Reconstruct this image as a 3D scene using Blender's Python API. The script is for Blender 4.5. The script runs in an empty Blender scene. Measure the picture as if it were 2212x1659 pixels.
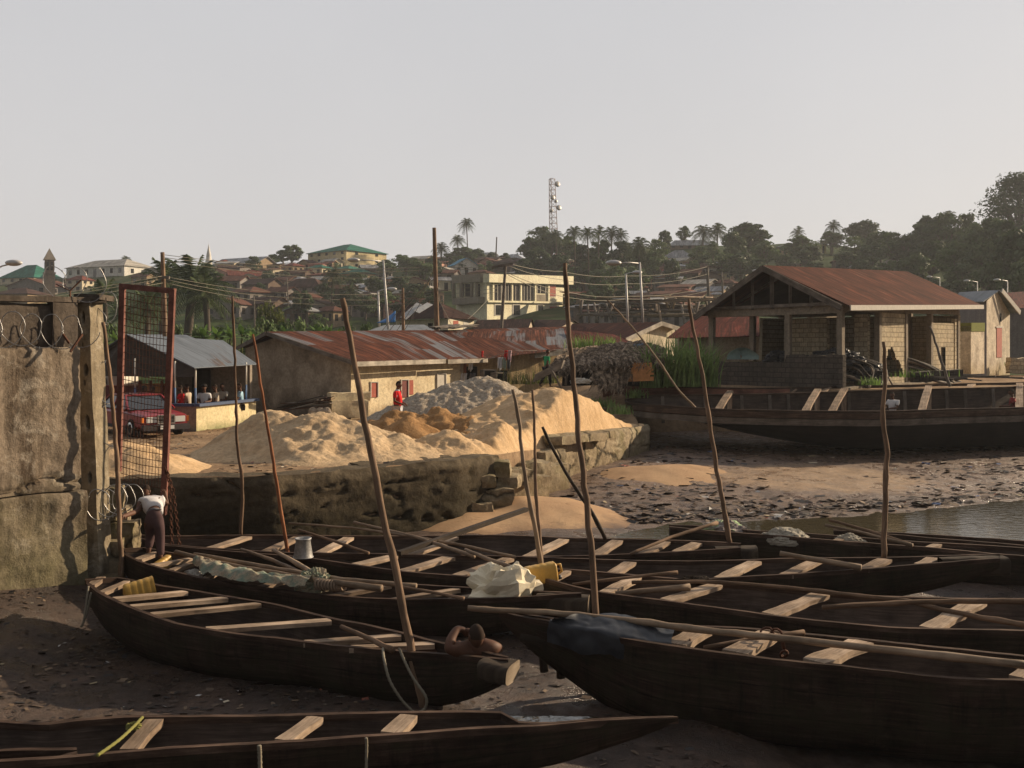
import bpy, math, random
from mathutils import Vector, Matrix, noise
R = math.radians
rnd = random.Random(11)
V = Vector

# ------------------------------------------------------------ camera, sky, sun
scn = bpy.context.scene
cam = bpy.data.objects.new('camera', bpy.data.cameras.new('camera'))
scn.collection.objects.link(cam)
cam.location = (0, 0, 3.0); cam.rotation_euler = (R(90), 0, 0)
cam.data.lens = 35.0; cam.data.sensor_width = 36.0
cam.data.shift_y = -0.0359
cam.data.clip_start = 0.3; cam.data.clip_end = 4000
scn.camera = cam

SUN_AZ = 27.0      # degrees from +X towards +Y
SUN_EL = 20.0
scn.world = bpy.data.worlds.new('World')
scn.world.use_nodes = True
wn = scn.world.node_tree; wn.nodes.clear()
wo = wn.nodes.new('ShaderNodeOutputWorld'); bg = wn.nodes.new('ShaderNodeBackground')
sky = wn.nodes.new('ShaderNodeTexSky'); sky.sky_type = 'NISHITA'; sky.sun_disc = False
sky.sun_elevation = R(SUN_EL); sky.sun_rotation = R(90 - SUN_AZ)
sky.air_density = 1.0; sky.dust_density = 4.0; sky.ozone_density = 1.0
mx = wn.nodes.new('ShaderNodeMix'); mx.data_type = 'RGBA'; mx.inputs[0].default_value = 0.9
# high thin overcast: an even pale grey veil over the clear sky
tc = wn.nodes.new('ShaderNodeTexCoord'); sp = wn.nodes.new('ShaderNodeSeparateXYZ')
mr = wn.nodes.new('ShaderNodeMapRange'); mr.inputs[1].default_value = 0.0; mr.inputs[2].default_value = 0.55
cr = wn.nodes.new('ShaderNodeValToRGB')
cr.color_ramp.elements[0].position = 0.0; cr.color_ramp.elements[0].color = (6.7, 6.45, 6.35, 1)
cr.color_ramp.elements[1].position = 1.0; cr.color_ramp.elements[1].color = (5.4, 5.5, 5.8, 1)
wn.links.new(tc.outputs['Generated'], sp.inputs[0]); wn.links.new(sp.outputs[2], mr.inputs[0])
wn.links.new(mr.outputs[0], cr.inputs[0])
wn.links.new(sky.outputs[0], mx.inputs[6]); wn.links.new(cr.outputs[0], mx.inputs[7])
# the veil is bright on the sun's side and thins to a darker blue-grey behind the camera
mr2 = wn.nodes.new('ShaderNodeMapRange'); mr2.inputs[1].default_value = -.6; mr2.inputs[2].default_value = .62; mr2.inputs[3].default_value = .44; mr2.inputs[4].default_value = 1.0; mr2.interpolation_type = 'SMOOTHSTEP'
wn.links.new(sp.outputs[1], mr2.inputs[0])
nzw = wn.nodes.new('ShaderNodeTexNoise'); nzw.inputs['Scale'].default_value = 2.2; nzw.inputs['Detail'].default_value = 5; wn.links.new(tc.outputs['Generated'], nzw.inputs['Vector'])
mr3 = wn.nodes.new('ShaderNodeMapRange'); mr3.inputs[1].default_value = .3; mr3.inputs[2].default_value = .7; mr3.inputs[3].default_value = .97; mr3.inputs[4].default_value = 1.03; wn.links.new(nzw.outputs[0], mr3.inputs[0])
mm = wn.nodes.new('ShaderNodeMath'); mm.operation = 'MULTIPLY'; wn.links.new(mr2.outputs[0], mm.inputs[0]); wn.links.new(mr3.outputs[0], mm.inputs[1])
mg_ = wn.nodes.new('ShaderNodeMix'); mg_.data_type = 'RGBA'; mg_.blend_type = 'MULTIPLY'; mg_.inputs[0].default_value = 1.0
wn.links.new(mx.outputs[2], mg_.inputs[6]); wn.links.new(mm.outputs[0], mg_.inputs[7])
wn.links.new(mg_.outputs[2], bg.inputs[0]); wn.links.new(bg.outputs[0], wo.inputs[0])
bg.inputs[1].default_value = 0.077
sun = bpy.data.objects.new('sun', bpy.data.lights.new('sun', 'SUN'))
scn.collection.objects.link(sun)
sun.data.energy = 5.0; sun.data.angle = R(0.6); sun.data.color = (1.0, 0.80, 0.56)
sdir = V((math.cos(R(SUN_EL))*math.cos(R(SUN_AZ)), math.cos(R(SUN_EL))*math.sin(R(SUN_AZ)), math.sin(R(SUN_EL))))
sun.rotation_euler = sdir.to_track_quat('Z', 'Y').to_euler()
vs = scn.view_settings
vs.view_transform = 'Standard'; vs.look = 'None'; vs.exposure = 0.50; vs.gamma = 1.0; vs.use_curve_mapping = False
scn.cycles.max_bounces = 6; scn.cycles.diffuse_bounces = 2; scn.cycles.glossy_bounces = 2
scn.cycles.transparent_max_bounces = 6; scn.cycles.volume_bounces = 0
scn.cycles.caustics_reflective = False; scn.cycles.caustics_refractive = False

# ------------------------------------------------------------ measuring helpers
F_ = 2150.0; U0 = 1106.0; H0 = 750.0; CZ = 3.0
def P(u, v, Y): return V(((u-U0)*Y/F_, Y, CZ-(v-H0)*Y/F_))
def PZ(u, v, z): return P(u, v, (CZ-z)*F_/(v-H0))
def sstep(a, b, x):
    t = max(0.0, min(1.0, (x-a)/(b-a))); return t*t*(3-2*t)
def interp(tab, x):
    if x <= tab[0][0]: return tab[0][1]
    for (a, fa), (b, fb) in zip(tab, tab[1:]):
        if x <= b: return fa+(fb-fa)*(x-a)/(b-a)
    return tab[-1][1]
def nz(x, y, z=0.0): return noise.noise(V((x, y, z)))
def fbm(x, y, z=0.0, o=4):
    s = 0; a = 1; f = 1
    for _ in range(o): s += a*noise.noise(V((x*f, y*f, z*f+_*7.3))); a *= .5; f *= 2.05
    return s

# ------------------------------------------------------------ objects
ORG = {}
class MB:
    def __init__(s): s.v = []; s.f = []; s.uv = []; s.sm = []
    def add(s, vs_, fs, uvs=None, smooth=False):
        b = len(s.v); s.v += [tuple(p) for p in vs_]
        for i, f in enumerate(fs):
            s.f.append([b+k for k in f]); s.sm.append(smooth)
            if uvs: s.uv += [tuple(uvs[k]) for k in f]
            else:
                for k in f: p = vs_[k]; s.uv.append((p[0]+p[1]*.3, p[2]+p[1]*.2))
        return s
    def quad(s, a, b, c, d, uv=None): return s.add([a, b, c, d], [(0, 1, 2, 3)], uv)
    def box(s, c, size, rot=None, taper=1.0):
        x, y, z = [k/2 for k in size]; pts = []
        for sz in (-1, 1):
            t = taper if sz > 0 else 1.0
            for sx, sy in ((-1, -1), (1, -1), (1, 1), (-1, 1)):
                p = V((sx*x*t, sy*y*t, sz*z))
                if rot is not None: p = rot @ p
                pts.append(p+V(c))
        q = [(0,0),(size[0],0),(size[0]+size[1],0),(size[0],size[1]),(0,size[2]),(size[0],size[2]),(size[0]+size[1],size[2]),(2*size[0]+size[1],size[2])]
        return s.add(pts, [(3,2,1,0),(4,5,6,7),(0,1,5,4),(1,2,6,5),(2,3,7,6),(3,0,4,7)], q)
    def beam(s, p, q, w, h, up=(0, 0, 1), bend=0.0, jit=0.0, seg=1):
        p = V(p); q = V(q); d = (q-p); L = d.length; d = d/L
        r = d.cross(V(up));
        if r.length < 1e-4: r = d.cross(V((1, 0, 0)))
        r.normalize(); u = r.cross(d)
        pts = []; uvs = []
        for i in range(seg+1):
            t = i/seg; c = p.lerp(q, t)+u*(bend*math.sin(math.pi*t))
            k = 1+jit*nz(c.x*3+5, c.y*3, c.z*3)*2
            for a, b in ((-1, -1), (1, -1), (1, 1), (-1, 1)):
                pts.append(c+r*(a*w/2*k)+u*(b*h/2)); uvs.append((t*L, (a+1)*w/2+(b+1)*h/2*.7))
        fs = [(3, 2, 1, 0), tuple(seg*4+k for k in (0, 1, 2, 3))]
        for i in range(seg):
            for k in range(4): a = i*4+k; b = i*4+(k+1) % 4; fs.append((a, b, b+4, a+4))
        return s.add(pts, fs, uvs)
    def tube(s, pts, rad, n=8, cap=True, flat=1.0):
        pts = [V(p) for p in pts]; m = len(pts)
        rad = rad if isinstance(rad, (list, tuple)) else [rad]*m
        vs_ = []; uvs = []; L = 0; ref = None
        for i, p in enumerate(pts):
            d = (pts[min(i+1, m-1)]-pts[max(i-1, 0)]); d = d.normalized() if d.length > 1e-9 else V((0, 0, 1))
            if ref is None: ref = V((0, 0, 1)) if abs(d.z) < .9 else V((1, 0, 0))
            r = d.cross(ref); r.normalize(); u = r.cross(d); ref = u
            if i: L += (p-pts[i-1]).length
            for k in range(n):
                a = 2*math.pi*k/n
                vs_.append(p+r*(math.cos(a)*rad[i])+u*(math.sin(a)*rad[i]*flat)); uvs.append((L, k/n*rad[i]*6))
        fs = [(i*n+k, i*n+(k+1) % n, (i+1)*n+(k+1) % n, (i+1)*n+k) for i in range(m-1) for k in range(n)]
        if cap: fs += [tuple(reversed(range(n))), tuple((m-1)*n+k for k in range(n))]
        return s.add(vs_, fs, uvs, True)
    def grid(s, fn, nu, nv, smooth=True, uvf=None, flip=False):
        vs_ = []; uvs = []
        for j in range(nv+1):
            for i in range(nu+1):
                p = fn(i/nu, j/nv); vs_.append(p); uvs.append(uvf(i/nu, j/nv) if uvf else (p[0], p[1]))
        fs = []
        for j in range(nv):
            for i in range(nu):
                a = j*(nu+1)+i; f = (a, a+1, a+nu+2, a+nu+1); fs.append(tuple(reversed(f)) if flip else f)
        return s.add(vs_, fs, uvs, smooth)
    def rbox(s, o, ax, ay, az, n=(6, 6, 6), amp=.03, sc=2.0, rnd_=0.0):
        o = V(o); ax = V(ax); ay = V(ay); az = V(az); cen = o+(ax+ay+az)/2
        def dsp(a, b, c):
            if rnd_:
                x, y, z = a*2-1, b*2-1, c*2-1
                m = max(abs(x), abs(y), abs(z), 1e-6); l = math.sqrt(x*x+y*y+z*z)
                k = 1+(m/l-1)*rnd_ if l > 0 else 1
                a, b, c = (x*k+1)/2, (y*k+1)/2, (z*k+1)/2
            p = o+ax*a+ay*b+az*c
            q = p*sc
            return p+V(noise.noise_vector(q))*amp+V(noise.noise_vector(q*3.1))*amp*.4
        nx, ny, nzz = n; lx, ly, lz = ax.length, ay.length, az.length
        s.grid(lambda a, b: dsp(a, b, 0), nx, ny, flip=True, uvf=lambda a, b: (a*lx, b*ly))
        s.grid(lambda a, b: dsp(a, b, 1), nx, ny, uvf=lambda a, b: (a*lx, b*ly))
        s.grid(lambda a, b: dsp(a, 0, b), nx, nzz, uvf=lambda a, b: (a*lx, b*lz))
        s.grid(lambda a, b: dsp(a, 1, b), nx, nzz, flip=True, uvf=lambda a, b: (a*lx, b*lz))
        s.grid(lambda a, b: dsp(0, a, b), ny, nzz, flip=True, uvf=lambda a, b: (a*ly, b*lz))
        s.grid(lambda a, b: dsp(1, a, b), ny, nzz, uvf=lambda a, b: (a*ly, b*lz))
        return s
    def lathe(s, c, prof, n=16, rot=None):
        vs_ = []; uvs = []
        for r, z in prof:
            for k in range(n):
                a = 2*math.pi*k/n; p = V((r*math.cos(a), r*math.sin(a), z))
                if rot is not None: p = rot @ p
                vs_.append(p+V(c)); uvs.append((k/n, z))
        m = len(prof)
        fs = [(i*n+k, i*n+(k+1) % n, (i+1)*n+(k+1) % n, (i+1)*n+k) for i in range(m-1) for k in range(n)]
        fs += [tuple(reversed(range(n))), tuple((m-1)*n+k for k in range(n))]
        return s.add(vs_, fs, uvs, True)
    def ell(s, c, r, nu=12, nv=8, rot=None, amp=0):
        def fn(a, b):
            th = a*2*math.pi; ph = (b-.5)*math.pi
            p = V((r[0]*math.cos(th)*math.cos(ph), r[1]*math.sin(th)*math.cos(ph), r[2]*math.sin(ph)))
            if rot is not None: p = rot @ p
            p = p+V(c)
            if amp: p = p+V(noise.noise_vector(p*6))*amp
            return p
        return s.grid(fn, nu, nv)
def link(o): scn.collection.objects.link(o); return o
def tag(o, label, cat, group=None):
    o['label'] = label; o['category'] = cat
    if group: o['group'] = group
    return o
def obj(name, mb, m, parent=None, label=None):
    org = ORG.get(parent.name, V((0, 0, 0))) if parent else V((0, 0, 0))
    me = bpy.data.meshes.new(name)
    me.from_pydata([(x-org[0], y-org[1], z-org[2]) for x, y, z in mb.v], [], mb.f)
    uvl = me.uv_layers.new(name='UVMap'); flat = [c for t in mb.uv for c in t[:2]]
    uvl.data.foreach_set('uv', flat); me.polygons.foreach_set('use_smooth', mb.sm)
    me.materials.append(m); me.update()
    o = link(bpy.data.objects.new(name, me)); o.parent = parent
    if parent: ORG[o.name] = org
    if label: o['label'] = label
    return o
def thing(name, label, cat, loc=(0, 0, 0), group=None):
    o = link(bpy.data.objects.new(name, None)); o.location = loc; ORG[o.name] = V(loc)
    o.empty_display_size = .2
    return tag(o, label, cat, group)
def solo(name, mb, m, label, cat, group=None): return tag(obj(name, mb, m), label, cat, group)
def struct(name, mb, m, kind='structure'):
    o = obj(name, mb, m); o['kind'] = kind; return o
def copytree(o, parent=None):
    c = o.copy(); scn.collection.objects.link(c); c.parent = parent
    for ch in o.children: copytree(ch, c)
    return c

# ------------------------------------------------------------ materials
class NT:
    def __init__(s, name):
        s.m = bpy.data.materials.new(name); s.m.use_nodes = True; s.t = s.m.node_tree
        s.b = s.t.nodes['Principled BSDF']; s.out = s.t.nodes['Material Output']
        s.co = s.t.nodes.new('ShaderNodeTexCoord')
    def n(s, typ, **kw):
        x = s.t.nodes.new(typ)
        for k, v in kw.items(): setattr(x, k, v)
        return x
    def l(s, a, b): s.t.links.new(a, b)
    def vec(s, coord='Object', scale=(1, 1, 1)):
        mp = s.n('ShaderNodeMapping'); mp.inputs['Scale'].default_value = scale
        s.l(s.co.outputs[coord], mp.inputs[0]); return mp.outputs[0]
    def noise(s, vec, scale, detail=5, rough=.6, dist=0.0):
        x = s.n('ShaderNodeTexNoise'); x.inputs['Scale'].default_value = scale; x.inputs['Detail'].default_value = detail
        x.inputs['Roughness'].default_value = rough; x.inputs['Distortion'].default_value = dist
        if vec is not None: s.l(vec, x.inputs['Vector'])
        return x.outputs[0]
    def ramp(s, f, cols):
        x = s.n('ShaderNodeValToRGB'); e = x.color_ramp.elements
        while len(e) < len(cols): e.new(.5)
        for i, (p, c) in enumerate(cols):
            e[i].position = p; e[i].color = (c, c, c, 1) if isinstance(c, (int, float)) else (*c, 1)
        s.l(f, x.inputs[0]); return x.outputs[0]
    def mix(s, f, a, b, mode='MIX'):
        x = s.n('ShaderNodeMix', data_type='RGBA', blend_type=mode)
        for i, q in ((0, f), (6, a), (7, b)):
            if isinstance(q, (int, float)): x.inputs[i].default_value = q if i == 0 else (q, q, q, 1)
            elif isinstance(q, tuple): x.inputs[i].default_value = (*q, 1)
            else: s.l(q, x.inputs[i])
        return x.outputs[2]
    def math(s, op, a, b=0.0):
        x = s.n('ShaderNodeMath', operation=op)
        for i, q in enumerate((a, b)):
            if isinstance(q, (int, float)): x.inputs[i].default_value = q
            else: s.l(q, x.inputs[i])
        return x.outputs[0]
    def bump(s, h, strength=.4, dist=.05):
        x = s.n('ShaderNodeBump'); x.inputs['Strength'].default_value = strength; x.inputs['Distance'].default_value = dist
        s.l(h, x.inputs['Height']); s.l(x.outputs[0], s.b.inputs['Normal'])
    def done(s, col, rough=.85, spec=.25, metal=0.0):
        for k, q in (('Base Color', col), ('Roughness', rough), ('Metallic', metal), ('Specular IOR Level', spec)):
            if isinstance(q, (int, float)): s.b.inputs[k].default_value = q
            elif isinstance(q, tuple): s.b.inputs[k].default_value = (*q, 1)
            else: s.l(q, s.b.inputs[k])
        return s.m
def M_noise(name, cols, scale=3.0, stretch=(1, 1, 1), rough=.85, bump=.4, bd=.02, bscale=None, coord='Object', dist=0.0, spec=.2, metal=0.0, fine=.25):
    n = NT(name); v = n.vec(coord, stretch)
    a = n.noise(v, scale, 6, .65, dist); c = n.ramp(a, cols)
    b = n.noise(v, scale*7, 4, .7)
    c = n.mix(1.0, c, n.ramp(b, [(.3, 1-fine), (.7, 1+fine*.6)]), 'MULTIPLY')
    if bump: n.bump(n.noise(v, bscale or scale*4, 8, .7), bump, bd)
    return n.done(c, rough, spec, metal)
def M_plain(name, col, rough=.6, spec=.4, metal=0.0, var=.15, scale=6.0):
    return M_noise(name, [(.3, tuple(k*(1-var) for k in col)), (.7, tuple(k*(1+var) for k in col))], scale, rough=rough, spec=spec, metal=metal, bump=.1, fine=var*.6)
def M_leaf(name, a, b, trans=.25, oscale=.35):
    n = NT(name); oi = n.n('ShaderNodeObjectInfo')
    v = n.vec('Object'); f = n.noise(v, oscale, 3, .6)
    f2 = n.math('ADD', n.math('MULTIPLY', f, .75), n.math('MULTIPLY', oi.outputs['Random'], .35))
    c = n.ramp(f2, [(.3, a), (.75, b)])
    c = n.mix(1.0, c, n.ramp(n.noise(v, 3.5, 2), [(.3, .6), (.7, 1.3)]), 'MULTIPLY')
    n.done(c, .6, .15)
    tr = n.n('ShaderNodeBsdfTranslucent'); n.l(c, tr.inputs[0])
    ms = n.n('ShaderNodeMixShader'); ms.inputs[0].default_value = trans
    n.l(n.b.outputs[0], ms.inputs[1]); n.l(tr.outputs[0], ms.inputs[2]); n.l(ms.outputs[0], n.out.inputs[0])
    return n.m
def M_roof(name, rust=.5, zinc=(.30, .31, .33), r1=(.11, .036, .019), r2=(.05, .02, .014), w=.8, corr=.076, dirt=.5):
    """corrugated sheets: uv in metres, u along the ridge, v down the slope"""
    n = NT(name); sx = n.n('ShaderNodeSeparateXYZ'); n.l(n.co.outputs['UV'], sx.inputs[0])
    iu = n.math('FLOOR', n.math('DIVIDE', sx.outputs[0], w))
    cb0 = n.n('ShaderNodeCombineXYZ'); n.l(iu, cb0.inputs[0]); wn0 = n.n('ShaderNodeTexWhiteNoise', noise_dimensions='2D'); n.l(cb0.outputs[0], wn0.inputs[0])
    iv = n.math('FLOOR', n.math('ADD', n.math('DIVIDE', sx.outputs[1], 2.1), wn0.outputs[0]))
    cb = n.n('ShaderNodeCombineXYZ'); n.l(iu, cb.inputs[0]); n.l(iv, cb.inputs[1])
    wnn = n.n('ShaderNodeTexWhiteNoise', noise_dimensions='2D'); n.l(cb.outputs[0], wnn.inputs[0])
    v = n.vec('UV', (2.0, .14, 1)); v2 = n.vec('UV', (5, .30, 1))
    a = n.noise(v, 1.1, 6, .7); b = n.noise(v2, 1.4, 5, .7)
    f = n.math('ADD', n.math('MULTIPLY', wnn.outputs[0], .42), n.math('MULTIPLY', a, .88))
    isr = n.ramp(f, [(max(0.0, (1-rust)*1.0-.04+.03), 0.0), (min(1.0, (1-rust)*1.0+.10), 1.0)])
    rc = n.ramp(b, [(.38, tuple(k*.7 for k in r2)), (.46, r2), (.54, r1), (.62, tuple(min(1, k*1.3) for k in r1)), (.70, tuple(min(1, k*1.3+.10) for k in r1))])
    rc = n.mix(1.0, rc, n.ramp(n.noise(n.vec('UV', (.5, .35, 1)), 1.3, 5, .7), [(.35, .6), (.65, 1.3)]), 'MULTIPLY')
    zc = n.ramp(b, [(.36, tuple(k*.6 for k in zinc)), (.5, zinc), (.64, tuple(k*1.3 for k in zinc))])
    zc = n.mix(n.math('MULTIPLY', wn0.outputs[0], .35), zc, tuple(k*1.5 for k in zinc))
    c = n.mix(isr, zc, rc)
    wv = n.n('ShaderNodeTexWave', wave_type='BANDS', bands_direction='X'); wv.inputs['Scale'].default_value = 1/corr/3.2
    wv.inputs['Distortion'].default_value = .0; n.l(n.co.outputs['UV'], wv.inputs[0])
    n.bump(n.math('ADD', n.math('MULTIPLY', wv.outputs[1], .8), n.math('MULTIPLY', b, .3)), .55, .012)
    return n.done(c, n.math('ADD', n.math('MULTIPLY', isr, .3), .65), .08, 0.0)
def M_wall(name, col, stain=(.12, .09, .06), stain_amt=.5, moss=None, bump=.35, low=None, block=None, sc=1.0, crack=0, drip_w=2.2, patch=None):
    """stained render / concrete with vertical drips"""
    n = NT(name); v = n.vec('Object')
    if patch: pn = n.noise(v, patch[3] if len(patch) > 3 else 1.1, 7, .72, .5)
    big = n.noise(v, .7*sc, 6, .65, .4); fine = n.noise(v, 9*sc, 6, .75)
    drip = n.noise(n.vec('Object', (drip_w*sc, drip_w*sc, (.22 if drip_w > 1.5 else .8)*sc)), 1.5, 6, .68, .3)
    c = n.mix(n.ramp(big, [(.35, 0.0), (.7, 1.0)]), tuple(k*.8 for k in col), tuple(min(.9, k*1.12) for k in col))
    c = n.mix(n.math('MULTIPLY', n.ramp(drip, [(.42, 0.0), (.68, 1.0)]), stain_amt), c, stain)
    h = fine
    if patch: c = n.mix(n.ramp(pn, [(patch[1], 0.0), (patch[2], .85)]), c, patch[0])
    if block:
        br = n.n('ShaderNodeTexBrick'); br.inputs['Scale'].default_value = 1.0
        br.inputs['Brick Width'].default_value = block[0]; br.inputs['Row Height'].default_value = block[1]
        br.inputs['Mortar Size'].default_value = block[2]; br.inputs['Mortar Smooth'].default_value = .3
        br.inputs['Color1'].default_value = (.82, .82, .82, 1); br.inputs['Color2'].default_value = (1.12, 1.1, 1.05, 1); br.inputs['Mortar'].default_value = (.45, .42, .4, 1)
        n.l(n.vec('UV'), br.inputs[0]); c = n.mix(1.0, c, br.outputs[0], 'MULTIPLY')
        h = n.math('ADD', n.math('MULTIPLY', fine, .4), n.math('MULTIPLY', br.outputs[1], -1.2))
    if moss:
        c = n.mix(n.ramp(n.noise(v, 1.3*sc, 6, .7), [(.48, 0.0), (.62, .85)]), c, moss)
    if low:
        z0, z1, lc = low
        sx = n.n('ShaderNodeSeparateXYZ'); g = n.n('ShaderNodeNewGeometry'); n.l(g.outputs['Position'], sx.inputs[0])
        mr_ = n.n('ShaderNodeMapRange'); mr_.inputs[1].default_value = z0; mr_.inputs[2].default_value = z1; mr_.inputs[3].default_value = 1; mr_.inputs[4].default_value = 0
        n.l(n.math('ADD', sx.outputs[2], n.math('MULTIPLY', n.math('SUBTRACT', big, .5), (z1-z0)*1.6)), mr_.inputs[0])
        c = n.mix(n.math('MULTIPLY', mr_.outputs[0], .9), c, lc)
    if crack:
        vo = n.n('ShaderNodeTexVoronoi', feature='DISTANCE_TO_EDGE'); vo.inputs['Scale'].default_value = crack
        dv = n.mix(.25, v, n.noise(v, 3.0, 4, .6)); 
        ad = n.n('ShaderNodeVectorMath', operation='ADD'); nc = n.n('ShaderNodeTexNoise'); nc.inputs['Scale'].default_value = 2.2; nc.inputs['Detail'].default_value = 5; n.l(v, nc.inputs['Vector'])
        sc_ = n.n('ShaderNodeVectorMath', operation='SCALE'); sc_.inputs[3].default_value = .55; n.l(nc.outputs[1], sc_.inputs[0]); n.l(v, ad.inputs[0]); n.l(sc_.outputs[0], ad.inputs[1]); n.l(ad.outputs[0], vo.inputs['Vector'])
        ck = n.ramp(vo.outputs[0], [(.0, 0.0), (.035, 1.0)]); c = n.mix(1.0, c, n.ramp(vo.outputs[0], [(0.0, .18), (.03, 1.0)]), 'MULTIPLY'); h = n.math('ADD', h, n.math('MULTIPLY', ck, 1.5))
    c = n.mix(1.0, c, n.ramp(fine, [(.3, .62), (.7, 1.2)]), 'MULTIPLY')
    n.bump(h, bump, .03)
    return n.done(c, .92, .12)
def M_wood(name, a, b, c3, scale=1.0, rough=.8, bump=.5, green=None, spec=.2, hullm=False):
    n = NT(name); v = n.vec('UV', (1.0*scale, 14*scale, 1)); w = n.vec('UV', (1, 1, 1))
    g = n.noise(v, 1.6, 7, .7, .3); big = n.noise(w, 1.7*scale, 5, .6)
    c = n.ramp(g, [(.28, a), (.52, b), (.76, c3)])
    c = n.mix(1.0, c, n.ramp(big, [(.34, .5), (.52, .95), (.7, 1.25)]), 'MULTIPLY')
    oi = n.n('ShaderNodeObjectInfo'); c = n.mix(1.0, c, n.ramp(oi.outputs['Random'], [(0, (.64, .61, .58)), (1, (1.12, 1.11, 1.08))]), 'MULTIPLY')
    if hullm:
        sx = n.n('ShaderNodeSeparateXYZ'); n.l(n.co.outputs['UV'], sx.inputs[0])
        vv = n.math('ADD', sx.outputs[1], n.math('MULTIPLY', big, .05)); fr = n.math('FRACT', n.math('DIVIDE', vv, .31)); seam = n.ramp(fr, [(.0, .25), (.035, 1.0), (.965, 1.0), (1.0, .25)])
        c = n.mix(1.0, c, seam, 'MULTIPLY')
        scr = n.ramp(n.noise(n.vec('UV', (2.2, 26, 1)), 2.0, 4, .75), [(.62, 0.0), (.70, .8)]); sm = n.ramp(n.noise(w, .9, 3), [(.48, 0.0), (.62, 1.0)])
        c = n.mix(n.math('MULTIPLY', scr, sm), c, (.12, .095, .07))
        drp = n.ramp(n.noise(n.vec('UV', (7, .8, 1)), 1.6, 5, .7), [(.5, 0.0), (.66, .55)]); c = n.mix(drp, c, (.006, .005, .004))
        mudl = n.ramp(n.noise(w, 3.4, 6, .75), [(.56, 0.0), (.7, .6)]); c = n.mix(mudl, c, (.07, .052, .036))
    if green: c = n.mix(n.ramp(n.noise(w, 2.6, 6, .7), [(.42, 0.0), (.66, .8)]), c, green)
    n.bump(n.math('ADD', g, n.math('MULTIPLY', n.noise(w, 14, 6, .8), .5)), bump, .012)
    return n.done(c, rough, spec)

m = {}
m['hull'] = M_wood('hull_wood', (.016, .010, .008), (.044, .028, .021), (.11, .072, .054), green=(.036, .032, .018), rough=.8, spec=.1, hullm=True)
m['hull_in'] = M_wood('inner_wood', (.045, .032, .026), (.095, .070, .058), (.17, .130, .110), rough=.85)
m['rim'] = M_wood('rim_wood', (.035, .022, .016), (.085, .054, .040), (.20, .14, .105), rough=.8, spec=.1)
m['thwart'] = M_wood('thwart_wood', (.17, .12, .085), (.40, .30, .22), (.60, .48, .38), rough=.85, bump=.5, spec=.1)
m['block'] = M_wood('block_wood', (.025, .018, .013), (.06, .044, .031), (.12, .09, .065), rough=.85)
m['cutend'] = M_wood('cut_end_wood', (.10, .075, .052), (.20, .155, .11), (.32, .26, .20), rough=.85)
m['redhull'] = M_wood('red_brown_planks', (.08, .035, .024), (.20, .085, .06), (.32, .16, .11), rough=.75)
m['pole'] = M_wood('pole_wood', (.10, .06, .038), (.24, .155, .10), (.40, .28, .20), rough=.8)
m['polepale'] = M_wood('pale_pole_wood', (.17, .12, .08), (.33, .24, .165), (.48, .37, .27), rough=.7)
m['polered'] = M_wood('reddish_pole_wood', (.13, .045, .02), (.28, .11, .05), (.38, .19, .10), rough=.8)
m['pdark'] = M_wood('dark_pole_wood', (.035, .025, .018), (.075, .055, .04), (.14, .105, .08), rough=.8)
m['timber'] = M_wood('grey_timber', (.10, .085, .07), (.20, .17, .145), (.32, .28, .24))
m['fascia'] = M_wood('painted_board', (.30, .26, .21), (.50, .45, .38), (.66, .62, .55), bump=.2)
m['sand'] = M_noise('sand', [(.3, (.47, .31, .165)), (.7, (.64, .45, .27))], 1.6, rough=.95, bump=.8, bd=.05, bscale=9, fine=.2, spec=.05)
m['sandpale'] = M_noise('pale_sand', [(.3, (.43, .30, .18)), (.7, (.62, .46, .29))], 1.3, rough=.95, bump=.9, bd=.06, bscale=9, fine=.25, spec=.03)
m['sandbrown'] = M_noise('brown_sand', [(.3, (.27, .145, .06)), (.7, (.40, .235, .11))], 2, rough=.95, bump=.8, bd=.05, bscale=10, spec=.05)
m['gravel'] = M_noise('gravel', [(.35, (.34, .27, .20)), (.5, (.48, .40, .31)), (.65, (.62, .53, .42))], 9, rough=.95, bump=1.0, bd=.12, bscale=12, fine=.4, spec=.05)
def M_fan():
    n = NT('smooth_sand'); v = n.vec('Object'); a = n.noise(v, .8, 6, .65); c = n.ramp(a, [(.3, (.33, .20, .11)), (.7, (.46, .30, .17))])
    g = n.n('ShaderNodeNewGeometry'); sx = n.n('ShaderNodeSeparateXYZ'); n.l(g.outputs['Position'], sx.inputs[0])
    z = n.math('ADD', sx.outputs[2], n.math('MULTIPLY', n.math('SUBTRACT', n.noise(v, 2.2, 7, .75), .5), .42)); mr_ = n.n('ShaderNodeMapRange'); mr_.inputs[1].default_value = -1.27; mr_.inputs[2].default_value = -1.08; n.l(z, mr_.inputs[0])
    c = n.mix(mr_.outputs[0], (.12, .075, .045), c)
    tr = n.ramp(n.noise(n.vec('Object', (1, 2.5, 1)), 1.4, 8, .8, 1.2), [(.60, 0.0), (.68, .75)]); c = n.mix(tr, c, (.20, .115, .06))
    n.bump(n.math('ADD', n.noise(v, 14, 6, .75), n.math('MULTIPLY', tr, -1.5)), .6, .03); return n.done(c, n.ramp(mr_.outputs[0], [(0, .35), (1, .85)]), .2)
m['fan'] = M_fan()
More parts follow.
